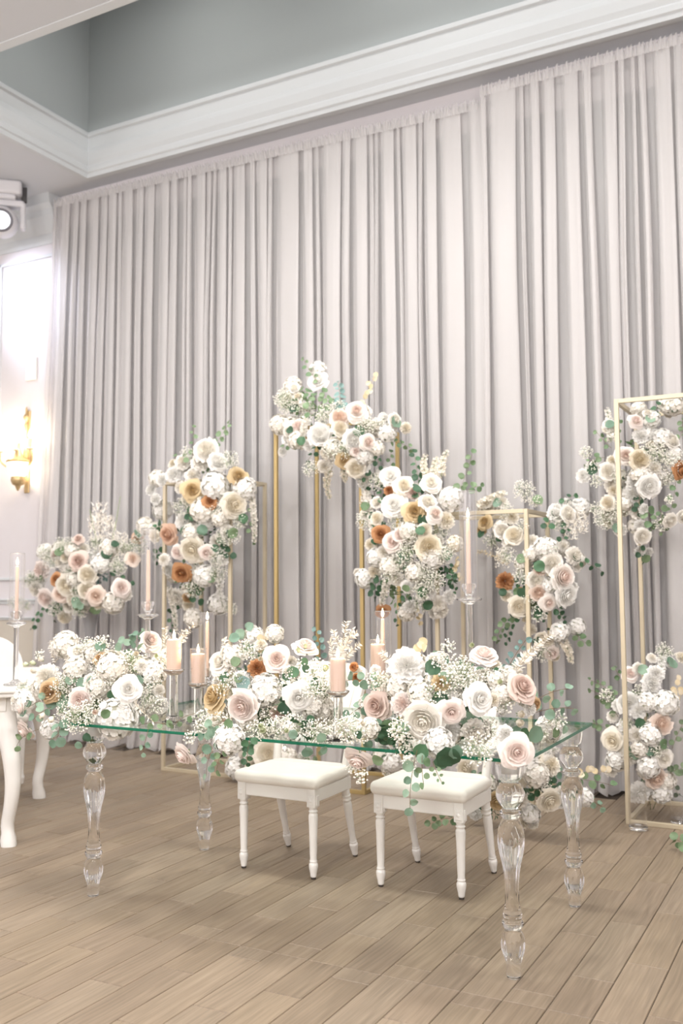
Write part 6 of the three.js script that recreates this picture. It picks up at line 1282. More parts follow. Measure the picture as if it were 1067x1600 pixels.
const rowsD4 = [
  ['stock', 'cream', -0.398, 0.415, 0, -0.2, 0.498, 0],
  ['ruffle', 'cream', -0.331, 0.438, 0, 0.0376, -0.04, 0.4, 0.92],
  ['ruffle', 'ivory', -0.223, 0.441, 0, 0.0414, 0.23, 0.41, 0.88],
  ['rose', 'gold', -0.333, 0.31, 0.04, 0.0539, -0.2, 0.33, 0.92],
  ['ruffle', 'gold', -0.37, 0.263, 0, 0.0376, -0.2, 0.28, 0.94],
  ['ruffle', 'cream', -0.124, 0.331, 0.111, 0.0444, 0.17, 0.47, 0.86],
  ['garden', 'ivory', -0.182, 0.247, 0.146, 0.0484, 0.09, 0.32, 0.94],
  ['garden', 'cream', -0.095, 0.214, 0.183, 0.0557, 0.1, 0.28, 0.96],
  ['ruffle', 'ivory', 0.022, 0.176, 0.168, 0.0435, 0.3, 0.32, 0.9],
  ['hydrangea', 'white', 0.106, 0.126, 0.172, 0.0784, 0.57, 0.05, 0.82],
  ['garden', 'ivory', 0.155, 0.031, 0.213, 0.062, 0.53, 0.04, 0.84],
  ['garden', 'ivory', 0.056, -0.069, 0.218, 0.0546, 0.47, -0.07, 0.88],
  ['garden', 'peach', 0.081, -0.003, 0.22, 0.0389, 0.59, -0.08, 0.81],
  ['garden', 'ivoryblush', 0.216, -0.051, 0.198, 0.0734, 0.78, 0.05, 0.63],
  ['hydrangea', 'white', 0.121, -0.1, 0.172, 0.0585, 0.44, -0, 0.9],
  ['garden', 'peach', 0.068, -0.146, 0.213, 0.0506, 0.31, -0.26, 0.91],
  ['garden', 'white', 0.232, -0.162, 0.18, 0.0656, 0.76, -0.23, 0.61],
  ['rose', 'ivoryblush', 0.123, -0.205, 0.201, 0.0543, 0.7, -0.19, 0.69],
  ['ruffle', 'rust', -0.173, -0.071, 0.14, 0.0602, 0.03, 0.08, 1],
  ['ruffle', 'rust', -0.064, -0.147, 0.163, 0.0396, 0.09, -0.03, 1],
  ['ruffle', 'cream', -0.165, -0.167, 0.135, 0.0401, -0.06, -0.24, 0.97],
  ['garden', 'cream', -0.066, -0.229, 0.189, 0.0592, 0.43, -0.15, 0.89],
  ['bud', 'cream', -0.051, -0.309, 0.137, 0.0238, 0.17, -0.42, 0.89],
  ['ruffle', 'white', 0.217, 0.406, 0.042, 0.0437, 0.77, 0.43, 0.47],
  ['garden', 'ivory', 0.238, 0.336, 0.127, 0.0509, 0.8, 0.25, 0.54],
  ['ruffle', 'white', 0.156, 0.34, 0.12, 0.0513, 0.65, 0.34, 0.68],
  ['plume', 'cream', 0.287, 0.291, 0.046, 0.0671, 0.75, 0.28, 0.61],
  ['plume', 'cream', 0.247, 0.238, 0.114, 0.0548, 0.78, 0.23, 0.58],
  ['ruffle', 'ivory', 0.271, 0.081, 0.128, 0.0584, 0.78, -0, 0.63],
  ['hydrangea', 'white', 0.16, -0.383, 0.094, 0.0667, 0.75, -0.31, 0.59],
  ['hydrangea', 'white', 0.242, -0.358, 0, 0.0593, 0.83, -0.32, 0.45],
  ['garden', 'cream', 0.056, -0.425, 0.139, 0.0393, 0.58, -0.41, 0.7],
  ['rose', 'blush', 0.093, -0.521, 0.04, 0.0516, 0.58, -0.47, 0.66],
  ['stock', 'cream', 0.165, -0.436, 0.045, 0.197, -0.575, 0],
  ['hydrangea', 'ivory', 0.014, 0.097, 0.175, 0.0552, 0.49, 0.12, 0.86],
  ['hydrangea', 'ivory', -0.049, 0.039, 0.171, 0.0515, 0.12, -0.09, 0.99],
  ['plume', 'cream', -0.19, 0.074, 0.133, 0.0605, -0.04, -0.04, 1],
  ['ruscus', 'cream', -0.138, 0.04, 0.152, -0.403, 0.122, 0, 18],
  ['breath', 'white', 0.049, -0.272, 0.173, 0.0583],
  ['breath', 'white', -0.14, 0.092, 0.167, 0.0545],
  ['breath', 'white', 0.03, 0.42, 0.124, 0.0494],
  ['breath', 'white', -0.045, -0.04, 0.191, 0.0538],
  ['breath', 'white', 0.139, 0.113, 0.19, 0.0532],
  ['foliage', 'dark', 0.057, -0.041, 0.058, 0.0958, 70],
  ['foliage', 'green', -0.035, -0.241, 0.038, 0.0676, 40],
  ['euc', 'dark', 0.243, 0.05, 0.144, 0.408, -0.021, 0, 6, 0.0235],
  ['euc', 'dark', 0.093, 0.233, 0.158, 0.135, 0.332, 0.128, 5, 0.0276],
  ['euc', 'dark', 0.189, 0.152, 0.154, 0.224, 0.29, 0.11, 6, 0.0216],
  ['euc', 'dark', 0.194, 0.392, 0.078, 0.247, 0.459, 0, 4, 0.022],
  ['euc', 'dark', -0.062, -0.238, 0.151, -0.211, -0.467, 0, 10, 0.0205],
  ['euc', 'green', -0.133, -0.279, 0.126, -0.28, -0.456, 0, 9, 0.0226],
  ['euc', 'dark', 0.159, -0.217, 0.15, 0.194, -0.315, 0.111, 6, 0.0215],
  ['euc', 'green', 0.224, -0.376, 0.039, 0.295, -0.459, 0, 5, 0.0256],
  ['euc', 'dark', -0.201, 0.163, 0.119, -0.165, 0.243, 0.12, 4, 0.0202],
  ['euc', 'dark', -0.118, -0.079, 0.156, -0.032, -0.1, 0.171, 4, 0.0217],
  ['euc', 'dark', 0.068, -0.139, 0.173, 0.091, -0.375, 0.118, 5, 0.0157],
  ['hydrangea', 'ivory', 0.07, 0.112, 0.067, 0.0528, 0.64, -0.04, 0.77],
  ['hydrangea', 'ivory', -0.215, 0.265, 0.029, 0.0683, -0.16, 0.31, 0.94],
  ['hydrangea', 'white', 0.062, -0.484, -0.027, 0.0682, 0.74, -0.38, 0.55],
  ['hydrangea', 'ivory', 0.177, 0.131, 0.062, 0.0613, 0.75, 0.42, 0.51],
  ['hydrangea', 'ivory', 0.265, 0.053, 0.018, 0.0517, 0.9, 0.22, 0.38],
  ['hydrangea', 'white', 0.199, -0.036, 0.098, 0.0558, 0.66, -0.03, 0.75],
  ['hydrangea', 'ivory', -0.367, 0.418, -0.099, 0.0625, 0.01, 0.32, 0.95],
  ['hydrangea', 'white', 0.273, 0.388, -0.065, 0.0631, 0.8, 0.49, 0.35],
  ['hydrangea', 'white', 0.259, 0.381, -0.068, 0.0709, 0.78, 0.41, 0.47],
  ['ruffle', 'white', 0.253, -0.117, 0.122, 0.042, 0.76, -0.09, 0.65],
  ['ruffle', 'cream', -0.322, 0.406, -0.024, 0.0379, -0.18, 0.25, 0.95],
  ['ruffle', 'ivory', 0.273, 0.012, 0.078, 0.0342, 0.81, 0.18, 0.56],
  ['ruffle', 'white', 0.148, 0.375, 0.066, 0.0465, 0.42, 0.57, 0.71],
  ['ruffle', 'cream', 0.078, -0.444, 0.08, 0.0404, 0.55, -0.24, 0.8],
  ['ruffle', 'ivory', -0.289, 0.395, -0.044, 0.036, 0.02, 0.54, 0.84],
  ['ruffle', 'white', -0.019, -0.024, 0.165, 0.0423, 0.44, 0.23, 0.87],
  ['ruffle', 'cream', 0.095, -0.548, -0.015, 0.034, 0.51, -0.47, 0.72],
  ['ruffle', 'cream', -0.032, -0.373, 0.09, 0.0407, 0.12, -0.4, 0.91],
  ['ruffle', 'ivory', -0.146, 0.174, 0.13, 0.0427, 0.24, 0.46, 0.85],
  ['ruffle', 'white', -0.185, 0.255, 0.101, 0.0339, -0.16, 0.21, 0.97],
  ['ruffle', 'ivory', 0.073, 0.117, 0.134, 0.0396, 0.56, 0.03, 0.83],
  ['ruffle', 'cream', 0.016, 0.169, 0.131, 0.0426, 0.47, 0.09, 0.88],
  ['ruffle', 'cream', -0.325, 0.373, -0.044, 0.0358, -0.24, 0.39, 0.89],
  ['ruffle', 'cream', -0.042, 0.016, 0.116, 0.042, 0.35, -0.13, 0.93],
  ['ruffle', 'ivory', 0.199, 0.139, 0.111, 0.0388, 0.65, 0.19, 0.73],
  ['breath', 'white', -0.031, 0.271, 0.193, 0.051],
  ['breath', 'white', -0.036, 0.494, 0.135, 0.0734],
  ['breath', 'white', 0.004, -0.177, 0.189, 0.0499],
  ['breath', 'white', 0.179, 0.288, 0.102, 0.0576],
  ['breath', 'white', -0.297, 0.193, 0.015, 0.0637],
  ['breath', 'white', 0.038, -0.507, 0.051, 0.071],
  ['breath', 'white', -0.16, 0.367, 0.116, 0.0576],
  ['leaf', 'dark', 0.063, -0.249, 0.198, 0.0311, 0.67, -0, 0.74],
  ['leaf', 'silver', -0.253, 0.434, 0.017, 0.0338, -0.17, 0.4, 0.9],
  ['leaf', 'dark', 0.052, -0.275, 0.197, 0.026, 0.36, -0.27, 0.89],
  ['leaf', 'green', 0.051, 0.43, 0.134, 0.0372, 0.49, 0.55, 0.68],
  ['leaf', 'green', -0.04, 0.065, 0.208, 0.0337, 0.13, 0.37, 0.92],
  ['leaf', 'silver', 0.162, -0.373, 0.118, 0.0384, 0.72, -0.27, 0.64],
  ['leaf', 'dark', -0.172, -0.14, 0.182, 0.0269, 0.27, -0.02, 0.96],
  ['leaf', 'dark', -0.361, 0.233, 0.035, 0.0286, -0.29, 0.36, 0.89],
  ['leaf', 'green', -0.077, -0.139, 0.183, 0.03, 0.03, -0.1, 0.99],
  ['leaf', 'dark', 0.033, -0.437, 0.157, 0.0289, 0.2, -0.12, 0.97],
  ['leaf', 'dark', -0.045, -0.143, 0.186, 0.0336, 0.29, -0.09, 0.95],
  ['leaf', 'dark', 0.09, 0.017, 0.267, 0.037, 0.29, 0.12, 0.95],
];
const coreD4 = [-1.765, 1.452, -5.920];
const rowsD5 = [
  ['rose', 'blush', 0.023, 0.294, 0.19, 0.0495, 0.53, 0.38, 0.76],
  ['hydrangea', 'white', 0.103, 0.306, 0.14, 0.0572, 0.66, 0.23, 0.71],
  ['ruffle', 'white', 0.044, 0.206, 0.176, 0.0495, 0.43, 0.42, 0.8],
  ['rose', 'ivoryblush', -0.039, 0.087, 0.227, 0.0607, 0.35, 0.15, 0.93],
  ['garden', 'champagne', 0.047, 0.057, 0.237, 0.0564, 0.46, -0.01, 0.89],
  ['garden', 'ivory', -0.148, 0.001, 0.202, 0.0499, -0.02, -0.06, 1],
  ['ruffle', 'ivory', 0.118, 0.004, 0.193, 0.0489, 0.58, 0.04, 0.82],
  ['ruffle', 'white', 0.01, -0.073, 0.198, 0.053, 0.56, -0.16, 0.81],
  ['garden', 'white', 0.093, -0.104, 0.235, 0.0636, 0.47, -0.14, 0.87],
  ['ruffle', 'white', -0.012, -0.14, 0.191, 0.0531, 0.24, -0.18, 0.95],
  ['ruffle', 'cream', -0.124, -0.11, 0.17, 0.0423, 0.06, -0.07, 1],
  ['garden', 'cream', -0.161, -0.186, 0.182, 0.0423, -0.07, -0, 1],
  ['hydrangea', 'ivory', -0.061, -0.194, 0.177, 0.0496, 0.24, -0, 0.97],
  ['hydrangea', 'white', 0.171, 0.183, 0.157, 0.0642, 0.71, 0.32, 0.62],
  ['garden', 'ivory', 0.221, 0.165, 0.179, 0.0487, 0.7, 0.39, 0.6],
  ['hydrangea', 'white', 0.228, 0.089, 0.146, 0.0526, 0.67, 0.24, 0.71],
  ['hydrangea', 'ivory', 0.2, 0.404, 0, 0.0735, 0.62, 0.5, 0.61],
  ['rose', 'rust', 0.264, -0.014, 0.171, 0.0522, 0.87, -0.06, 0.49],
  ['ruffle', 'white', -0.162, 0.307, 0.103, 0.0353, 0, 0.2, 0.98],
  ['garden', 'ivory', 0.195, -0.305, 0.155, 0.0412, 0.63, -0.43, 0.65],
  ['garden', 'ivory', 0.253, -0.279, 0.106, 0.0338, 0.81, -0.08, 0.57],
  ['ruffle', 'white', -0.103, -0.347, 0.122, 0.0424, 0.16, -0.4, 0.9],
  ['ruffle', 'white', -0.126, -0.296, 0.133, 0.0309, 0.15, -0.36, 0.92],
  ['ruffle', 'white', 0.053, -0.233, 0.178, 0.034, 0.6, -0.13, 0.79],
  ['ruffle', 'white', 0.023, -0.326, 0.152, 0.038, 0.31, -0.41, 0.86],
  ['garden', 'ivory', 0.038, -0.391, 0.164, 0.0454, 0.55, -0.24, 0.8],
  ['ruffle', 'white', -0.002, -0.478, 0.043, 0.0386, 0.46, -0.51, 0.73],
  ['ruffle', 'white', 0.031, -0.489, 0, 0.0388, 0.57, -0.6, 0.56],
  ['hydrangea', 'ivory', 0.038, -0.022, 0.2, 0.0643, 0.3, 0.15, 0.94],
  ['stock', 'ivory', -0.135, 0.188, 0.15, -0.19, 0.413, 0],
  ['breath', 'white', -0.319, 0.15, 0.02, 0.0447],
  ['breath', 'white', -0.264, 0.044, 0.113, 0.0439],
  ['breath', 'white', -0.237, -0.042, 0.135, 0.0387],
  ['breath', 'white', -0.25, -0.207, 0.099, 0.0438],
  ['breath', 'white', -0.092, -0.033, 0.202, 0.0521],
  ['breath', 'white', -0.124, -0.241, 0.168, 0.0476],
  ['breath', 'white', 0.151, 0.123, 0.196, 0.0466],
  ['breath', 'white', 0.192, -0.179, 0.177, 0.0371],
  ['foliage', 'dark', -0.044, -0.063, 0.075, 0.0814, 50],
  ['foliage', 'green', 0.055, 0.145, 0.068, 0.1043, 50],
  ['euc', 'green', -0.135, 0.148, 0.157, -0.243, 0.268, 0.06, 5, 0.0178],
  ['euc', 'green', -0.177, 0.094, 0.147, -0.342, 0.069, 0, 5, 0.0221],
  ['euc', 'dark', 0.092, 0.307, 0.142, 0.138, 0.402, 0.072, 5, 0.025],
  ['euc', 'dark', 0.033, -0.135, 0.194, 0.012, -0.247, 0.175, 7, 0.0228],
  ['euc', 'green', 0.065, -0.211, 0.182, 0.081, -0.361, 0.132, 6, 0.0265],
  ['euc', 'green', 0.136, -0.214, 0.169, 0.142, -0.306, 0.139, 4, 0.0207],
  ['euc', 'green', 0.232, -0.047, 0.15, 0.134, -0.38, 0.102, 10, 0.0208],
  ['euc', 'green', 0.247, 0.163, 0.117, 0.256, 0.313, 0, 6, 0.0192],
  ['euc', 'green', -0.08, 0.345, 0.12, -0.082, 0.182, 0.167, 5, 0.0154],
  ['euc', 'dark', 0.005, -0.434, 0.095, 0.007, -0.547, 0, 4, 0.0194],
  ['hydrangea', 'ivory', -0.007, -0.321, 0.091, 0.0602, 0.55, -0.05, 0.83],
  ['hydrangea', 'white', -0.014, -0.265, 0.052, 0.0508, 0.57, -0.11, 0.82],
  ['hydrangea', 'white', 0.077, 0.225, 0.103, 0.0656, 0.59, 0.36, 0.72],
  ['hydrangea', 'ivory', 0.16, 0.424, -0.097, 0.0661, 0.67, 0.6, 0.44],
  ['hydrangea', 'white', 0.056, -0.09, 0.129, 0.0648, 0.35, -0.2, 0.92],
  ['hydrangea', 'ivory', 0.104, 0.191, 0.068, 0.0672, 0.61, 0.26, 0.75],
  ['hydrangea', 'ivory', -0.106, -0.036, 0.087, 0.0625, 0.38, 0.13, 0.92],
  ['hydrangea', 'ivory', 0.016, 0.385, 0.064, 0.0518, 0.31, 0.61, 0.73],
  ['hydrangea', 'white', 0.138, -0.031, 0.111, 0.0636, 0.8, 0.3, 0.53],
  ['ruffle', 'cream', -0.168, 0.294, 0.062, 0.0434, 0.01, 0.19, 0.98],
  ['ruffle', 'cream', 0.17, 0.368, -0.045, 0.0339, 0.7, 0.32, 0.63],
  ['ruffle', 'ivory', -0.178, -0.252, 0.119, 0.0428, 0.1, -0.35, 0.93],
  ['ruffle', 'cream', 0.101, 0.153, 0.145, 0.0337, 0.36, 0.37, 0.86],
  ['ruffle', 'ivory', 0.089, 0.338, 0.177, 0.0326, 0.34, 0.63, 0.7],
  ['ruffle', 'ivory', 0.1, -0.012, 0.144, 0.0404, 0.76, 0.14, 0.64],
  ['ruffle', 'ivory', -0.054, -0.121, 0.144, 0.0338, 0.06, 0.2, 0.98],
  ['ruffle', 'cream', -0.125, 0.069, 0.185, 0.0381, 0.06, 0.34, 0.94],
  ['ruffle', 'cream', -0.169, -0.291, 0.099, 0.0436, 0.16, -0, 0.99],
  ['ruffle', 'white', -0.328, 0.002, 0.091, 0.0474, -0.2, 0.18, 0.96],
  ['ruffle', 'ivory', -0.141, -0.074, 0.16, 0.0425, 0.24, -0.1, 0.97],
  ['ruffle', 'cream', 0.059, -0.139, 0.181, 0.0365, 0.48, -0.09, 0.87],
  ['ruffle', 'ivory', 0.009, -0.243, 0.161, 0.0447, 0.24, 0.07, 0.97],
  ['ruffle', 'cream', -0.087, -0.231, 0.076, 0.0362, 0.06, 0.01, 1],
  ['ruffle', 'cream', 0.054, -0.081, 0.152, 0.0319, 0.48, 0.29, 0.83],
  ['ruffle', 'white', 0.317, 0.038, 0.132, 0.0367, 0.78, 0.33, 0.53],
  ['breath', 'white', 0.141, 0.064, 0.188, 0.0616],
  ['breath', 'white', 0.145, -0.311, 0.134, 0.0632],
  ['breath', 'white', 0.191, -0.048, 0.148, 0.0641],
  ['breath', 'white', -0.189, -0.274, 0.138, 0.0709],
  ['breath', 'white', 0.294, -0.266, 0.125, 0.0511],
  ['breath', 'white', 0.221, 0.04, 0.164, 0.0636],
  ['breath', 'white', 0.219, 0.056, 0.183, 0.0565],
  ['breath', 'white', 0.091, 0.114, 0.209, 0.058],
  ['breath', 'white', -0.084, -0.218, 0.162, 0.0619],
  ['leaf', 'dark', 0.207, 0.378, 0.035, 0.0327, 0.67, 0.6, 0.44],
  ['leaf', 'silver', -0.142, 0.296, 0.137, 0.0317, 0.01, 0.48, 0.88],
  ['leaf', 'silver', -0.115, -0.334, 0.141, 0.0329, 0.33, 0.01, 0.94],
  ['leaf', 'silver', 0.104, 0.302, 0.188, 0.0306, 0.35, 0.4, 0.85],
  ['leaf', 'dark', -0.26, 0.03, 0.124, 0.0364, -0.27, -0.05, 0.96],
  ['leaf', 'green', 0.026, -0.52, 0.037, 0.0293, 0.38, -0.57, 0.73],
];
const coreD5 = [-1.130, 2.030, -5.980];
const rowsF5 = [
  ['stock', 'white', 0.109, 0.338, 0.144, 0.102, 0.45, 0],
  ['ruffle', 'white', 0.153, 0.408, 0.03, 0.0377, 0.66, 0.34, 0.67],
  ['rose', 'blush', -0.051, 0.341, 0.163, 0.0488, 0.25, 0.53, 0.81],
  ['ruffle', 'ivory', -0.003, 0.376, 0.157, 0.0375, 0.35, 0.41, 0.84],
  ['ruffle', 'white', 0.097, 0.348, 0.175, 0.0518, 0.42, 0.29, 0.86],
  ['ruffle', 'white', 0.079, 0.302, 0.201, 0.059, 0.63, 0.36, 0.69],
  ['ruffle', 'white', 0.073, 0.267, 0.215, 0.0515, 0.66, 0.17, 0.73],
  ['hydrangea', 'white', 0.155, 0.187, 0.216, 0.0767, 0.62, 0.07, 0.78],
  ['hydrangea', 'white', 0.06, 0.195, 0.234, 0.0624, 0.46, 0.09, 0.89],
  ['garden', 'white', -0.051, 0.177, 0.221, 0.0594, 0.15, 0.2, 0.97],
  ['ruffle', 'white', -0.119, 0.156, 0.195, 0.0412, 0.03, 0.05, 1],
  ['ruffle', 'white', -0.001, 0.138, 0.239, 0.0479, 0.17, 0.33, 0.93],
  ['garden', 'peach', 0.131, 0.07, 0.238, 0.0582, 0.54, 0.09, 0.84],
  ['hydrangea', 'white', 0.071, 0.01, 0.249, 0.0694, 0.49, 0.02, 0.87],
  ['ruffle', 'ivory', -0.004, -0.003, 0.245, 0.0551, 0.19, -0.07, 0.98],
  ['rose', 'cream', -0.154, -0.047, 0.212, 0.0711, -0.1, -0.02, 1],
  ['hydrangea', 'white', -0.138, -0.158, 0.181, 0.0712, 0.24, -0.14, 0.96],
  ['ruffle', 'ivory', -0.06, -0.135, 0.219, 0.0518, 0.37, -0.28, 0.89],
  ['rose', 'ivory', 0.135, -0.127, 0.216, 0.0546, 0.51, -0.17, 0.85],
  ['hydrangea', 'white', 0.047, -0.176, 0.222, 0.0696, 0.48, -0.21, 0.85],
  ['garden', 'peach', 0.082, -0.247, 0.193, 0.0587, 0.52, -0.28, 0.8],
  ['ruffle', 'white', -0.013, -0.341, 0.178, 0.0666, 0.46, -0.28, 0.84],
  ['hydrangea', 'white', 0.1, -0.34, 0.129, 0.0628, 0.53, -0.44, 0.73],
  ['hydrangea', 'ivory', 0.007, -0.075, 0.241, 0.0551, 0.5, -0.21, 0.84],
  ['lunaria', 'cream', 0.179, 0.109, 0.182, 0.21, 0.31, 0.068, 8],
  ['lunaria', 'cream', 0.195, 0.144, 0.167, 0.232, 0.246, 0.086, 6],
  ['breath', 'white', 0.006, 0.246, 0.189, 0.0505],
  ['breath', 'white', 0.111, -0.052, 0.227, 0.0497],
  ['breath', 'white', -0.065, 0.063, 0.221, 0.046],
  ['foliage', 'dark', -0.002, -0.061, 0.096, 0.0789, 60],
  ['foliage', 'green', 0.021, 0.162, 0.087, 0.0791, 50],
  ['foliage', 'dark', 0.015, -0.311, 0.035, 0.068, 50],
  ['euc', 'green', -0.101, 0.147, 0.178, -0.335, 0.281, 0, 12, 0.0197],
  ['euc', 'green', -0.129, 0.089, 0.172, -0.329, 0.219, 0, 9, 0.0216],
  ['euc', 'green', -0.152, -0.006, 0.164, -0.326, 0.017, 0, 7, 0.0216],
  ['euc', 'green', -0.051, 0.242, 0.176, -0.178, 0.365, 0, 6, 0.0175],
  ['leaf', 'silver', -0.027, -0.097, 0.233, 0.0442, 0.15, -0.19, 0.97],
  ['leaf', 'silver', 0.067, -0.074, 0.242, 0.0402, 0.37, 0, 0.93],
  ['leaf', 'dark', 0.012, 0.071, 0.247, 0.0331, 0.51, 0.02, 0.86],
  ['euc', 'green', 0.173, -0.073, 0.178, 0.231, 0.071, 0.142, 5, 0.022],
  ['euc', 'green', 0.145, -0.224, 0.146, 0.212, -0.191, 0.097, 5, 0.024],
  ['euc', 'dark', 0.138, -0.285, 0.117, 0.178, -0.376, 0, 5, 0.0225],
  ['euc', 'green', 0.357, -0.441, 0.863, 0.25, -0.441, 0.731, 5, 0.0263],
  ['hydrangea', 'ivory', 0.095, 0.057, 0.169, 0.0659, 0.71, 0.06, 0.7],
  ['hydrangea', 'white', -0.091, 0.025, 0.168, 0.0566, -0.06, 0.04, 1],
  ['hydrangea', 'white', -0.116, -0.171, 0.137, 0.0512, 0.23, -0.29, 0.93],
  ['hydrangea', 'ivory', 0.121, -0.269, 0.124, 0.0658, 0.65, -0.38, 0.66],
  ['hydrangea', 'ivory', 0.009, -0.214, 0.133, 0.0506, 0.59, -0.3, 0.75],
  ['ruffle', 'white', -0.077, -0.153, 0.148, 0.0361, 0.36, -0.31, 0.88],
  ['ruffle', 'white', 0.054, 0.3, 0.126, 0.0388, 0.53, 0.59, 0.61],
  ['ruffle', 'ivory', 0.06, 0.231, 0.149, 0.0383, 0.59, 0.42, 0.69],
  ['ruffle', 'cream', 0.033, -0.361, 0.126, 0.0301, 0.57, -0.12, 0.81],
  ['ruffle', 'ivory', -0.161, 0.089, 0.164, 0.0372, 0.06, 0.36, 0.93],
  ['ruffle', 'ivory', 0.066, 0.436, 0.115, 0.0319, 0.44, 0.55, 0.71],
  ['ruffle', 'cream', 0.212, 0.434, -0.017, 0.0387, 0.68, 0.58, 0.44],
  ['ruffle', 'ivory', -0.181, -0.229, 0.172, 0.0386, -0.13, -0.09, 0.99],
  ['breath', 'white', 0.121, 0.464, 0.013, 0.0567],
  ['breath', 'white', -0.191, 0.213, 0.175, 0.0435],
  ['breath', 'white', 0.102, -0.074, 0.226, 0.0583],
  ['leaf', 'silver', -0.166, -0.172, 0.181, 0.0317, 0.06, -0.08, 0.99],
  ['leaf', 'green', 0.142, -0.035, 0.262, 0.0306, 0.8, 0.03, 0.6],
  ['leaf', 'silver', 0.159, 0.408, 0.04, 0.0323, 0.75, 0.49, 0.44],
  ['leaf', 'silver', 0.172, 0.405, 0.06, 0.0359, 0.76, 0.39, 0.52],
  ['leaf', 'silver', 0.028, 0.367, 0.177, 0.036, 0.42, 0.53, 0.74],
];
const coreF5 = [-1.132, 0.491, -5.950];
const rowsF3 = [
  ['hydrangea', 'white', 0.077, -0.124, 0.153, 0.0585, 0.33, -0.52, 0.79],
  ['garden', 'cream', 0.202, -0.031, 0.216, 0.0607, 0.59, -0.37, 0.72],
  ['ruffle', 'white', -0.29, -0.188, 0.03, 0.0435, -0.09, -0.31, 0.95],
  ['hydrangea', 'ivory', 0.134, 0.103, 0.219, 0.0781, 0.5, 0.02, 0.87],
  ['garden', 'gold', -0.099, -0.068, 0.181, 0.0523, 0.22, -0.37, 0.9],
  ['garden', 'cream', -0.335, 0.054, 0.03, 0.0585, -0.2, 0.14, 0.97],
  ['garden', 'cream', 0.019, 0.077, 0.224, 0.0583, 0.32, -0.01, 0.95],
  ['ruffle', 'ivory', 0.037, -0.042, 0.211, 0.0514, 0.37, -0.27, 0.89],
  ['ruffle', 'ivory', 0.262, 0.006, 0.17, 0.0439, 0.85, -0.07, 0.52],
  ['hydrangea', 'ivory', -0.16, 0.019, 0.179, 0.0596, 0.21, 0.1, 0.97],
  ['ruffle', 'peach', -0.045, 0.133, 0.19, 0.0417, 0.35, 0.34, 0.87],
  ['ruffle', 'cream', 0.199, 0.152, 0.179, 0.0578, 0.63, 0.4, 0.66],
  ['hydrangea', 'white', 0.305, 0.03, 0.138, 0.044, 0.87, 0.13, 0.48],
  ['stock', 'ivory', 0.092, 0.142, 0.172, 0.193, 0.207, 0],
  ['foliage', 'dark', -0.054, -0.063, 0.063, 0.0956, 90],
  ['foliage', 'dark', -0.192, -0.151, -0.008, 0.0565, 50],
  ['euc', 'silver', 0.006, -0.015, 0.191, 0.26, 0.115, 0.129, 12, 0.0256],
  ['euc', 'dark', 0.04, -0.029, 0.188, 0.228, 0.052, 0.166, 12, 0.0238],
  ['euc', 'dark', -0.175, -0.042, 0.14, -0.272, 0.043, 0.077, 6, 0.0252],
  ['euc', 'silver', 0.271, 0.034, 0.137, 0.428, -0.085, 0, 12, 0.0205],
  ['euc', 'green', 0.285, 0.066, 0.125, 0.485, 0.034, 0, 7, 0.0273],
  ['euc', 'green', -0.306, -0.204, 0.099, -0.448, -0.204, 0.297, 10, 0.0246],
  ['breath', 'white', -0.007, 0.121, 0.196, 0.0557],
  ['breath', 'white', 0.171, 0.054, 0.209, 0.0504],
  ['lunaria', 'cream', 0.285, 0.082, 0.121, 0.477, 0.101, 0, 8],
  ['hydrangea', 'ivory', -0.034, 0.108, 0.133, 0.0605, 0.19, 0.21, 0.96],
  ['hydrangea', 'white', -0.048, 0.142, 0.118, 0.0586, 0.23, 0.57, 0.79],
  ['hydrangea', 'white', 0.351, -0.02, 0.092, 0.0554, 0.87, -0.22, 0.43],
  ['hydrangea', 'white', 0.016, 0.137, 0.142, 0.0526, 0.39, 0.36, 0.85],
  ['hydrangea', 'ivory', -0.069, -0.111, 0.126, 0.0482, 0.29, -0.1, 0.95],
  ['ruffle', 'ivory', 0.084, -0.185, 0.131, 0.034, 0.55, -0.56, 0.62],
  ['ruffle', 'white', 0.022, 0.052, 0.172, 0.0386, 0.23, 0.37, 0.9],
  ['ruffle', 'cream', 0.038, -0.182, 0.14, 0.0394, 0.55, -0.58, 0.6],
  ['ruffle', 'cream', 0.249, 0.008, 0.126, 0.0359, 0.69, 0.13, 0.71],
  ['ruffle', 'white', 0.011, 0.117, 0.172, 0.0386, 0.56, 0.4, 0.72],
  ['ruffle', 'white', -0.172, -0.084, 0.131, 0.0398, -0.17, 0.07, 0.98],
  ['ruffle', 'white', 0.236, -0.055, 0.128, 0.034, 0.67, -0.07, 0.74],
  ['ruffle', 'cream', 0.032, 0.045, 0.175, 0.0336, 0.63, -0, 0.78],
  ['breath', 'white', -0.304, 0.115, 0.009, 0.0593],
  ['breath', 'white', -0.152, 0.014, 0.193, 0.0414],
  ['leaf', 'green', -0.149, 0.045, 0.181, 0.035, -0.14, 0.28, 0.95],
  ['leaf', 'dark', 0.312, 0.057, 0.142, 0.0241, 0.9, -0.1, 0.42],
  ['leaf', 'dark', 0.158, 0.07, 0.222, 0.0227, 0.71, 0.1, 0.7],
  ['leaf', 'dark', -0.166, 0.015, 0.211, 0.0269, -0.12, -0.11, 0.99],
];
const coreF3 = [-1.665, 0.254, -5.250];
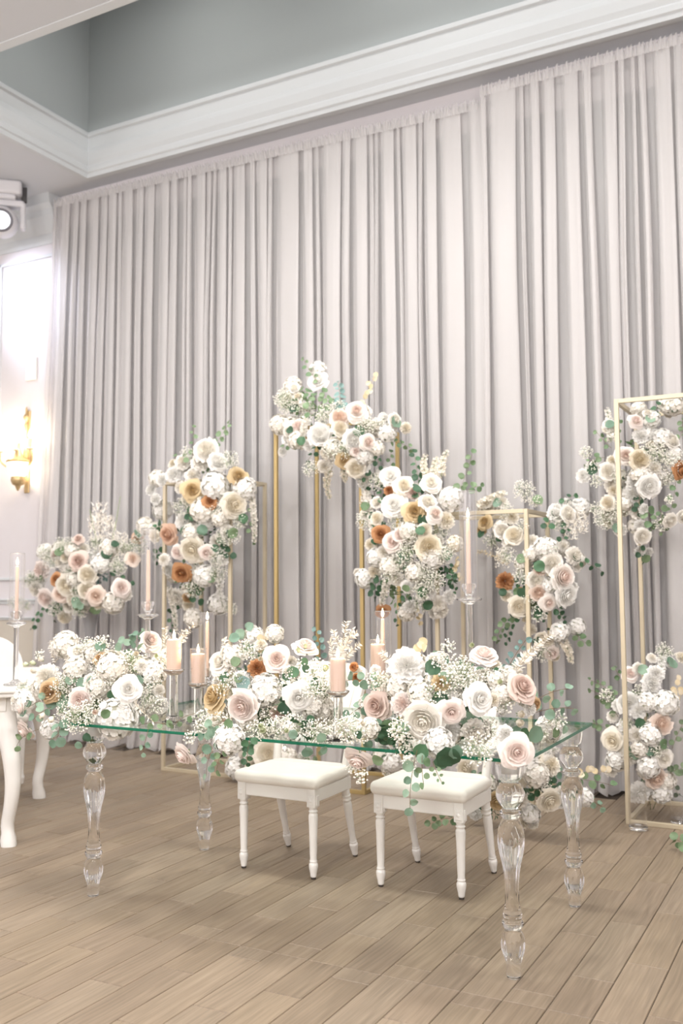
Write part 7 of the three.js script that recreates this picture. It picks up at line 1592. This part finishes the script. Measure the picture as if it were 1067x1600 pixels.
const rowsF2 = [
  ['hydrangea', 'white', -0.105, -0.031, 0.132, 0.0848, 0.15, -0.07, 0.99],
  ['garden', 'cream', 0.202, 0.099, 0.191, 0.0954, 0.51, 0.37, 0.78],
  ['garden', 'cream', 0.085, -0.008, 0.171, 0.0701, 0.35, -0.29, 0.89],
  ['ruffle', 'rust', 0.161, 0.016, 0.175, 0.0392, 0.39, -0.2, 0.9],
  ['garden', 'gold', 0.23, 0.029, 0.163, 0.0564, 0.64, 0.03, 0.77],
  ['hydrangea', 'ivory', 0.306, 0.065, 0.113, 0.0739, 0.81, -0.03, 0.59],
  ['hydrangea', 'ivory', 0.009, 0.091, 0.151, 0.0707, 0.36, 0.34, 0.87],
  ['ruffle', 'white', 0.384, 0.036, 0.03, 0.0612, 0.88, -0.11, 0.46],
  ['foliage', 'dark', -0.013, -0.042, 0.021, 0.0675, 50],
  ['foliage', 'green', 0.214, -0.011, -0.037, 0.075, 40],
  ['euc', 'green', 0.014, 0.003, 0.142, -0.016, 0.132, -0, 6, 0.0226],
  ['euc', 'green', 0.298, 0.012, 0.057, 0.492, 0.083, -0, 7, 0.0261],
  ['hydrangea', 'ivory', 0.115, 0.034, 0.091, 0.0731, 0.39, 0.35, 0.85],
  ['ruffle', 'cream', 0.107, -0.074, 0.115, 0.0355, 0.34, -0.37, 0.86],
  ['ruffle', 'white', 0.283, 0.081, 0.091, 0.0478, 0.87, 0.25, 0.42],
  ['breath', 'white', 0.043, 0.071, 0.148, 0.0497],
  ['leaf', 'dark', 0.049, 0.13, 0.193, 0.0403, 0.2, 0.36, 0.91],
  ['leaf', 'silver', 0.329, 0.079, 0.133, 0.0344, 0.89, 0.27, 0.37],
];
const coreF2 = [-3.750, 0.126, -5.750];
const rowsF1 = [
  ['hydrangea', 'white', 0.061, 0.018, 0.13, 0.0702, 0.32, -0.05, 0.94],
  ['hydrangea', 'ivory', -0.029, 0.056, 0.104, 0.0543, 0.25, 0.38, 0.89],
  ['ruffle', 'white', 0.13, -0.013, 0.102, 0.0495, 0.78, -0.25, 0.57],
  ['foliage', 'dark', 0.001, -0.046, -0.027, 0.0458, 30],
  ['euc', 'green', 0.014, 0.017, 0.097, -0.126, 0.074, 0, 5, 0.0235],
  ['hydrangea', 'ivory', 0.016, -0.028, 0.034, 0.0716, 0.42, 0.16, 0.89],
  ['ruffle', 'cream', 0.142, -0.058, 0.056, 0.0351, 0.75, -0.37, 0.55],
  ['ruffle', 'cream', 0.036, -0.052, 0.052, 0.0416, 0.53, -0.11, 0.84],
  ['breath', 'white', 0.041, -0.029, 0.114, 0.0555],
  ['leaf', 'silver', -0.022, 0.037, 0.122, 0.0407, -0.06, 0.26, 0.97],
  ['leaf', 'dark', -0.067, 0.047, 0.115, 0.0299, -0.13, 0.4, 0.91],
  ['leaf', 'dark', 0.026, 0.04, 0.152, 0.0345, -0.02, 0.09, 1],
];
const coreF1 = [-2.742, 0.198, -5.800];
const rowsV = [
  ['rose', 'mauve', 0.239, 0.087, 0.313, 0.0811, 0.39, 0.12, 0.91],
  ['ruffle', 'blush', -0.296, 0.023, 0.186, 0.0796, -0.05, -0.1, 0.99],
  ['rose', 'rust', -0.018, -0.053, 0.285, 0.0567, 0.21, 0.1, 0.97],
  ['garden', 'cream', 0.108, -0.105, 0.3, 0.0817, 0.36, -0.25, 0.9],
  ['ruffle', 'ivory', -0.41, -0.135, 0.129, 0.0698, -0.03, -0.23, 0.97],
  ['garden', 'blush', -0.225, -0.209, 0.202, 0.0684, 0.12, -0.23, 0.96],
  ['rose', 'peach', 0.014, -0.171, 0.272, 0.0721, 0.39, -0.07, 0.92],
  ['garden', 'cream', 0.341, -0.021, 0.319, 0.0704, 0.36, -0.05, 0.93],
  ['garden', 'cream', 0.329, -0.141, 0.305, 0.0654, 0.65, -0.16, 0.74],
  ['rose', 'peach', 0.405, -0.186, 0.286, 0.0752, 0.56, -0.23, 0.79],
  ['hydrangea', 'white', 0.432, 0.069, 0.261, 0.0856, 0.69, 0.29, 0.66],
  ['rose', 'blush', 0.619, -0.123, 0.234, 0.0747, 0.8, 0.06, 0.59],
  ['garden', 'ivory', 0.203, -0.232, 0.276, 0.0458, 0.41, -0.4, 0.82],
  ['garden', 'ivory', 0.277, -0.217, 0.283, 0.0405, 0.57, -0.27, 0.77],
  ['rose', 'peach', 0.667, 0.102, 0.166, 0.0602, 0.72, 0.33, 0.61],
  ['rose', 'terracotta', 0.61, 0.274, 0.04, 0.0512, 0.73, 0.38, 0.57],
  ['rose', 'mauve', 0.184, 0.268, 0.257, 0.0461, 0.37, 0.48, 0.8],
  ['ruffle', 'blush', -0.085, 0.146, 0.228, 0.0574, 0.13, 0.12, 0.98],
  ['ruffle', 'cream', 0.038, 0.122, 0.253, 0.0465, 0.18, 0.09, 0.98],
  ['plume', 'cream', 0.182, 0.457, -0, 0.1163, 0.58, 0.49, 0.66],
  ['plume', 'cream', 0.269, 0.357, 0.146, 0.093, 0.63, 0.38, 0.68],
  ['plume', 'ivory', 0.367, 0.357, 0.09, 0.0776, 0.63, 0.38, 0.68],
  ['hydrangea', 'ivory', 0.47, 0.185, 0.217, 0.0809, 0.77, 0.36, 0.53],
  ['plume', 'ivory', 0.53, 0.211, 0.167, 0.1013, 0.81, 0.31, 0.5],
  ['hydrangea', 'ivory', 0.49, -0.243, 0.182, 0.0959, 0.67, -0.39, 0.64],
  ['hydrangea', 'ivory', 0.157, -0.054, 0.274, 0.0664, 0.5, -0.03, 0.87],
  ['ruffle', 'ivory', -0.03, 0.087, 0.248, 0.0519, 0.03, 0.03, 1],
  ['hydrangea', 'ivory', 0.109, 0.177, 0.249, 0.0669, 0.18, 0.33, 0.92],
  ['breath', 'white', 0.175, -0.3, 0.224, 0.0762],
  ['breath', 'white', -0.118, -0.287, 0.186, 0.0714],
  ['breath', 'white', -0.632, -0.278, 0.02, 0.0613],
  ['breath', 'white', 0.075, 0.219, 0.251, 0.0704],
  ['breath', 'white', 0.598, 0.184, 0.154, 0.0752],
  ['breath', 'white', 0.589, 0.042, 0.239, 0.0744],
  ['breath', 'white', -0.412, -0.05, 0.094, 0.0723],
  ['breath', 'white', 0.365, 0.222, 0.249, 0.0755],
  ['foliage', 'blue', 0.316, -0.04, 0.147, 0.0616, 40],
  ['foliage', 'dark', 0.15, -0.054, 0.158, 0.1398, 60],
  ['foliage', 'green', 0.267, 0.125, 0.14, 0.1548, 50],
  ['euc', 'dark', -0.095, -0.261, 0.189, -0.588, -0.486, 0, 10, 0.0247],
  ['euc', 'dark', -0.008, -0.26, 0.206, -0.315, -0.412, 0, 5, 0.0243],
  ['leaf', 'green', 0.348, -0.293, 0.229, 0.0456, 0.66, -0.42, 0.62],
  ['euc', 'dark', 0.502, -0.032, 0.25, 0.638, -0.093, 0.144, 5, 0.0277],
  ['euc', 'green', -0.223, -0.025, 0.208, -0.674, -0.064, 0, 5, 0.0249],
  ['stock', 'green', 0.359, 0.223, 0.227, 0.062, 0.526, 0],
  ['stock', 'green', 0.462, 0.263, 0.166, 0.392, 0.617, 0],
  ['hydrangea', 'white', 0.16, -0.227, 0.109, 0.0751, 0.44, 0.02, 0.9],
  ['hydrangea', 'white', -0.289, 0.178, 0.145, 0.0786, -0.15, 0.36, 0.92],
  ['hydrangea', 'white', 0.25, 0.102, 0.167, 0.0803, 0.39, 0.46, 0.79],
  ['hydrangea', 'ivory', -0.096, 0.181, 0.175, 0.0823, -0.03, 0.33, 0.94],
  ['hydrangea', 'ivory', -0.009, 0.055, 0.169, 0.0781, 0.36, 0.39, 0.84],
  ['hydrangea', 'ivory', 0.053, -0.092, 0.166, 0.0799, 0.32, -0.18, 0.93],
  ['ruffle', 'cream', 0.372, -0.264, 0.222, 0.0443, 0.47, -0.45, 0.76],
  ['ruffle', 'blush', 0.468, 0.084, 0.221, 0.0445, 0.54, 0.32, 0.78],
  ['ruffle', 'ivory', 0.182, 0.19, 0.196, 0.0514, 0.5, 0.3, 0.81],
  ['ruffle', 'blush', 0.123, 0.257, 0.199, 0.0582, 0.28, 0.58, 0.76],
  ['ruffle', 'ivory', 0.132, 0.117, 0.233, 0.0552, 0.41, 0.29, 0.87],
  ['ruffle', 'ivory', 0.001, -0.273, 0.168, 0.0572, 0.28, -0.05, 0.96],
  ['ruffle', 'ivory', 0.536, 0.194, 0.131, 0.0459, 0.78, 0.33, 0.53],
  ['ruffle', 'cream', 0.135, -0.221, 0.255, 0.0529, 0.55, -0.12, 0.82],
  ['ruffle', 'blush', 0.011, 0.188, 0.197, 0.0558, 0.12, 0.15, 0.98],
  ['ruffle', 'cream', 0.174, 0.035, 0.247, 0.0417, 0.43, 0.28, 0.86],
  ['ruffle', 'ivory', 0.596, -0.174, 0.161, 0.059, 0.85, 0.09, 0.51],
  ['ruffle', 'cream', -0.077, -0.369, 0.132, 0.0587, 0.39, -0.48, 0.78],
  ['breath', 'white', -0.422, -0.061, 0.103, 0.0862],
  ['breath', 'white', 0.528, 0.195, 0.143, 0.0727],
  ['breath', 'white', 0.163, -0.005, 0.278, 0.084],
  ['breath', 'white', 0.71, 0.212, 0.133, 0.0846],
  ['breath', 'white', -0.451, -0.055, 0.133, 0.0871],
  ['breath', 'white', 0.214, -0.16, 0.279, 0.069],
  ['breath', 'white', -0.099, 0.097, 0.258, 0.0755],
  ['breath', 'white', 0.51, 0.06, 0.217, 0.0646],
  ['breath', 'white', -0.016, 0.231, 0.253, 0.0673],
  ['breath', 'white', -0.742, -0.247, 0.023, 0.082],
  ['breath', 'white', -0.182, 0.165, 0.239, 0.0676],
  ['leaf', 'silver', 0.275, -0.262, 0.321, 0.0335, 0.2, -0.33, 0.92],
  ['leaf', 'dark', 0.563, 0.217, 0.25, 0.0345, 0.55, 0.56, 0.62],
  ['leaf', 'dark', 0.209, -0.26, 0.256, 0.0377, 0.18, -0.09, 0.98],
  ['leaf', 'silver', 0.222, -0.236, 0.314, 0.0473, 0.2, -0.07, 0.98],
  ['leaf', 'silver', 0.545, -0.24, 0.201, 0.0376, 0.7, -0.28, 0.66],
  ['leaf', 'silver', 0.654, 0.307, 0.084, 0.0413, 0.83, 0.43, 0.36],
  ['leaf', 'green', 0.176, -0.284, 0.243, 0.043, 0.15, -0.47, 0.87],
  ['leaf', 'dark', 0.489, 0.143, 0.265, 0.0478, 0.82, 0.17, 0.54],
  ['leaf', 'green', 0.002, 0.173, 0.271, 0.0466, 0.19, 0.4, 0.9],
];
const coreV = [-5.652, 1.475, -6.000];

function bowlUnder(t, r, y) { part('flower_bowl', slathe([[0.0005, y], [r * 0.7, y + 0.001], [r, y + 0.05], [r * 0.98, y + 0.075], [r * 0.9, y + 0.07], [0.0005, y + 0.06]], 28), std('#5d6f55', 0.8), t); }
const aA = arrangement('flower_arrangement', 'low arrangement of roses, hydrangea and eucalyptus on the left end of the glass table', coreA, rowsA, [0.08, -0.09, -0.02]);
const aB = arrangement('flower_arrangement', 'low arrangement with a tan rose and blush roses on the middle of the glass table', coreB, rowsB, [0, -0.09, -0.02]);
const aC = arrangement('flower_arrangement', 'low arrangement with mauve roses and a long bleached sprig, at the glass table right end', coreC, rowsC, [0.0, -0.09, -0.02]);
for (const [a, c, x] of [[aA, coreA, 0.1], [aB, coreB, 0], [aC, coreC, 0]]) { bowlUnder(a, 0.13, TY + 0.002 - c[1]); a.children[a.children.length - 1].position.x = x; }
arrangement('flower_arrangement', 'tall cascade of hydrangea, tan and rust roses on the frame nearest the wall sconce', coreD1, rowsD1, [0, 0, -0.1]);
arrangement('flower_arrangement', 'spray of white roses and greenery over the top of the tall left gold frame', coreD2, rowsD2, [0, 0, -0.05]);
arrangement('flower_arrangement', 'large cluster of white, gold and rust roses behind the tall lit taper', coreD3, rowsD3, [0, 0, -0.1]);
arrangement('flower_arrangement', 'trailing cluster of ivory and blush roses on the shortest gold frame', coreD4, rowsD4, [0, 0, -0.1]);
arrangement('flower_arrangement', 'cascade of white and blush flowers inside the tall frame at the right edge', coreD5, rowsD5, [0, 0.1, -0.1]);
arrangement('flower_arrangement', 'upright column of white stock and roses on the floor inside the right frame', coreF5, rowsF5, [0, -0.5, -0.05]);
arrangement('flower_arrangement', 'low mound of hydrangea and eucalyptus on the floor behind the right chair', coreF3, rowsF3, [0, -0.12, -0.05]);
arrangement('flower_arrangement', 'low floor mound of cream roses with a rust bloom behind the left chair', coreF2, rowsF2, [0, -0.08, -0.05]);
arrangement('flower_arrangement', 'small clump of white hydrangea on the floor between the two chairs', coreF1, rowsF1, [0, -0.08, -0.05]);
arrangement('flower_arrangement', 'urn arrangement of dusty pink roses and pale plumes on the tall vase below the sconce', coreV, rowsV, [0.06, -0.2, 0]);

// ---------------------------------------------------------------- vases
{
  const [vx, vy, vz] = coreV, base = 0.74;
  const p = thing('acrylic_pedestal', 'clear acrylic box pedestal under the tall vase, left of the gold frames', 'pedestal', [vx + 0.08, 0, vz]);
  part('box_wall', join([box(-0.2, 0.2, 0, base, 0.194, 0.2), box(-0.2, 0.2, 0, base, -0.2, -0.194), box(-0.2, -0.194, 0, base, -0.194, 0.194), box(0.194, 0.2, 0, base, -0.194, 0.194)]), glassPane, p);
  part('top', box(-0.2, 0.2, base, base + 0.006, -0.2, 0.2), glassPane, p);
  const t = thing('tall_vase', 'tall silvery glass vase holding the arrangement below the sconce', 'vase', [vx + 0.08, base + 0.008, vz]);
  const h = vy - 0.12 - base;
  part('vase_body', slathe([[0.0005, 0], [0.075, 0], [0.075, 0.012], [0.03, 0.03], [0.026, 0.06], [0.045, h * 0.4], [0.075, h * 0.75], [0.1, h], [0.095, h], [0.07, h * 0.75], [0.04, h * 0.4], [0.0005, 0.08]], 32), phys('#c9c9cc', 0.15, { transmission: 0.55, thickness: 0, metalness: 0.1 }), t);
}
function cylinderVase(label, x, z, r, h) {
  const t = thing('glass_cylinder_vase', label, 'vase', [x, 0.0005, z]);
  part('vase_wall', cyl(r, h, 0.003).translate(0, 0.022, 0), glassPane, t);
  part('vase_base', slathe([[0.0005, 0], [r * 0.97, 0.0005], [r, 0.004], [r, 0.022], [0.0005, 0.0221]], 36), crystal, t);
}
cylinderVase('short clear glass cylinder vase standing on the floor at the right gold frame', -1.115, -5.545, 0.05, 0.30);
cylinderVase('tall clear glass cylinder vase standing on the floor at the right edge', -0.925, -5.80, 0.06, 0.66);

scene.traverse((o) => { if (o.isMesh) { o.castShadow = true; o.receiveShadow = true; } });
renderer.render(scene, camera);
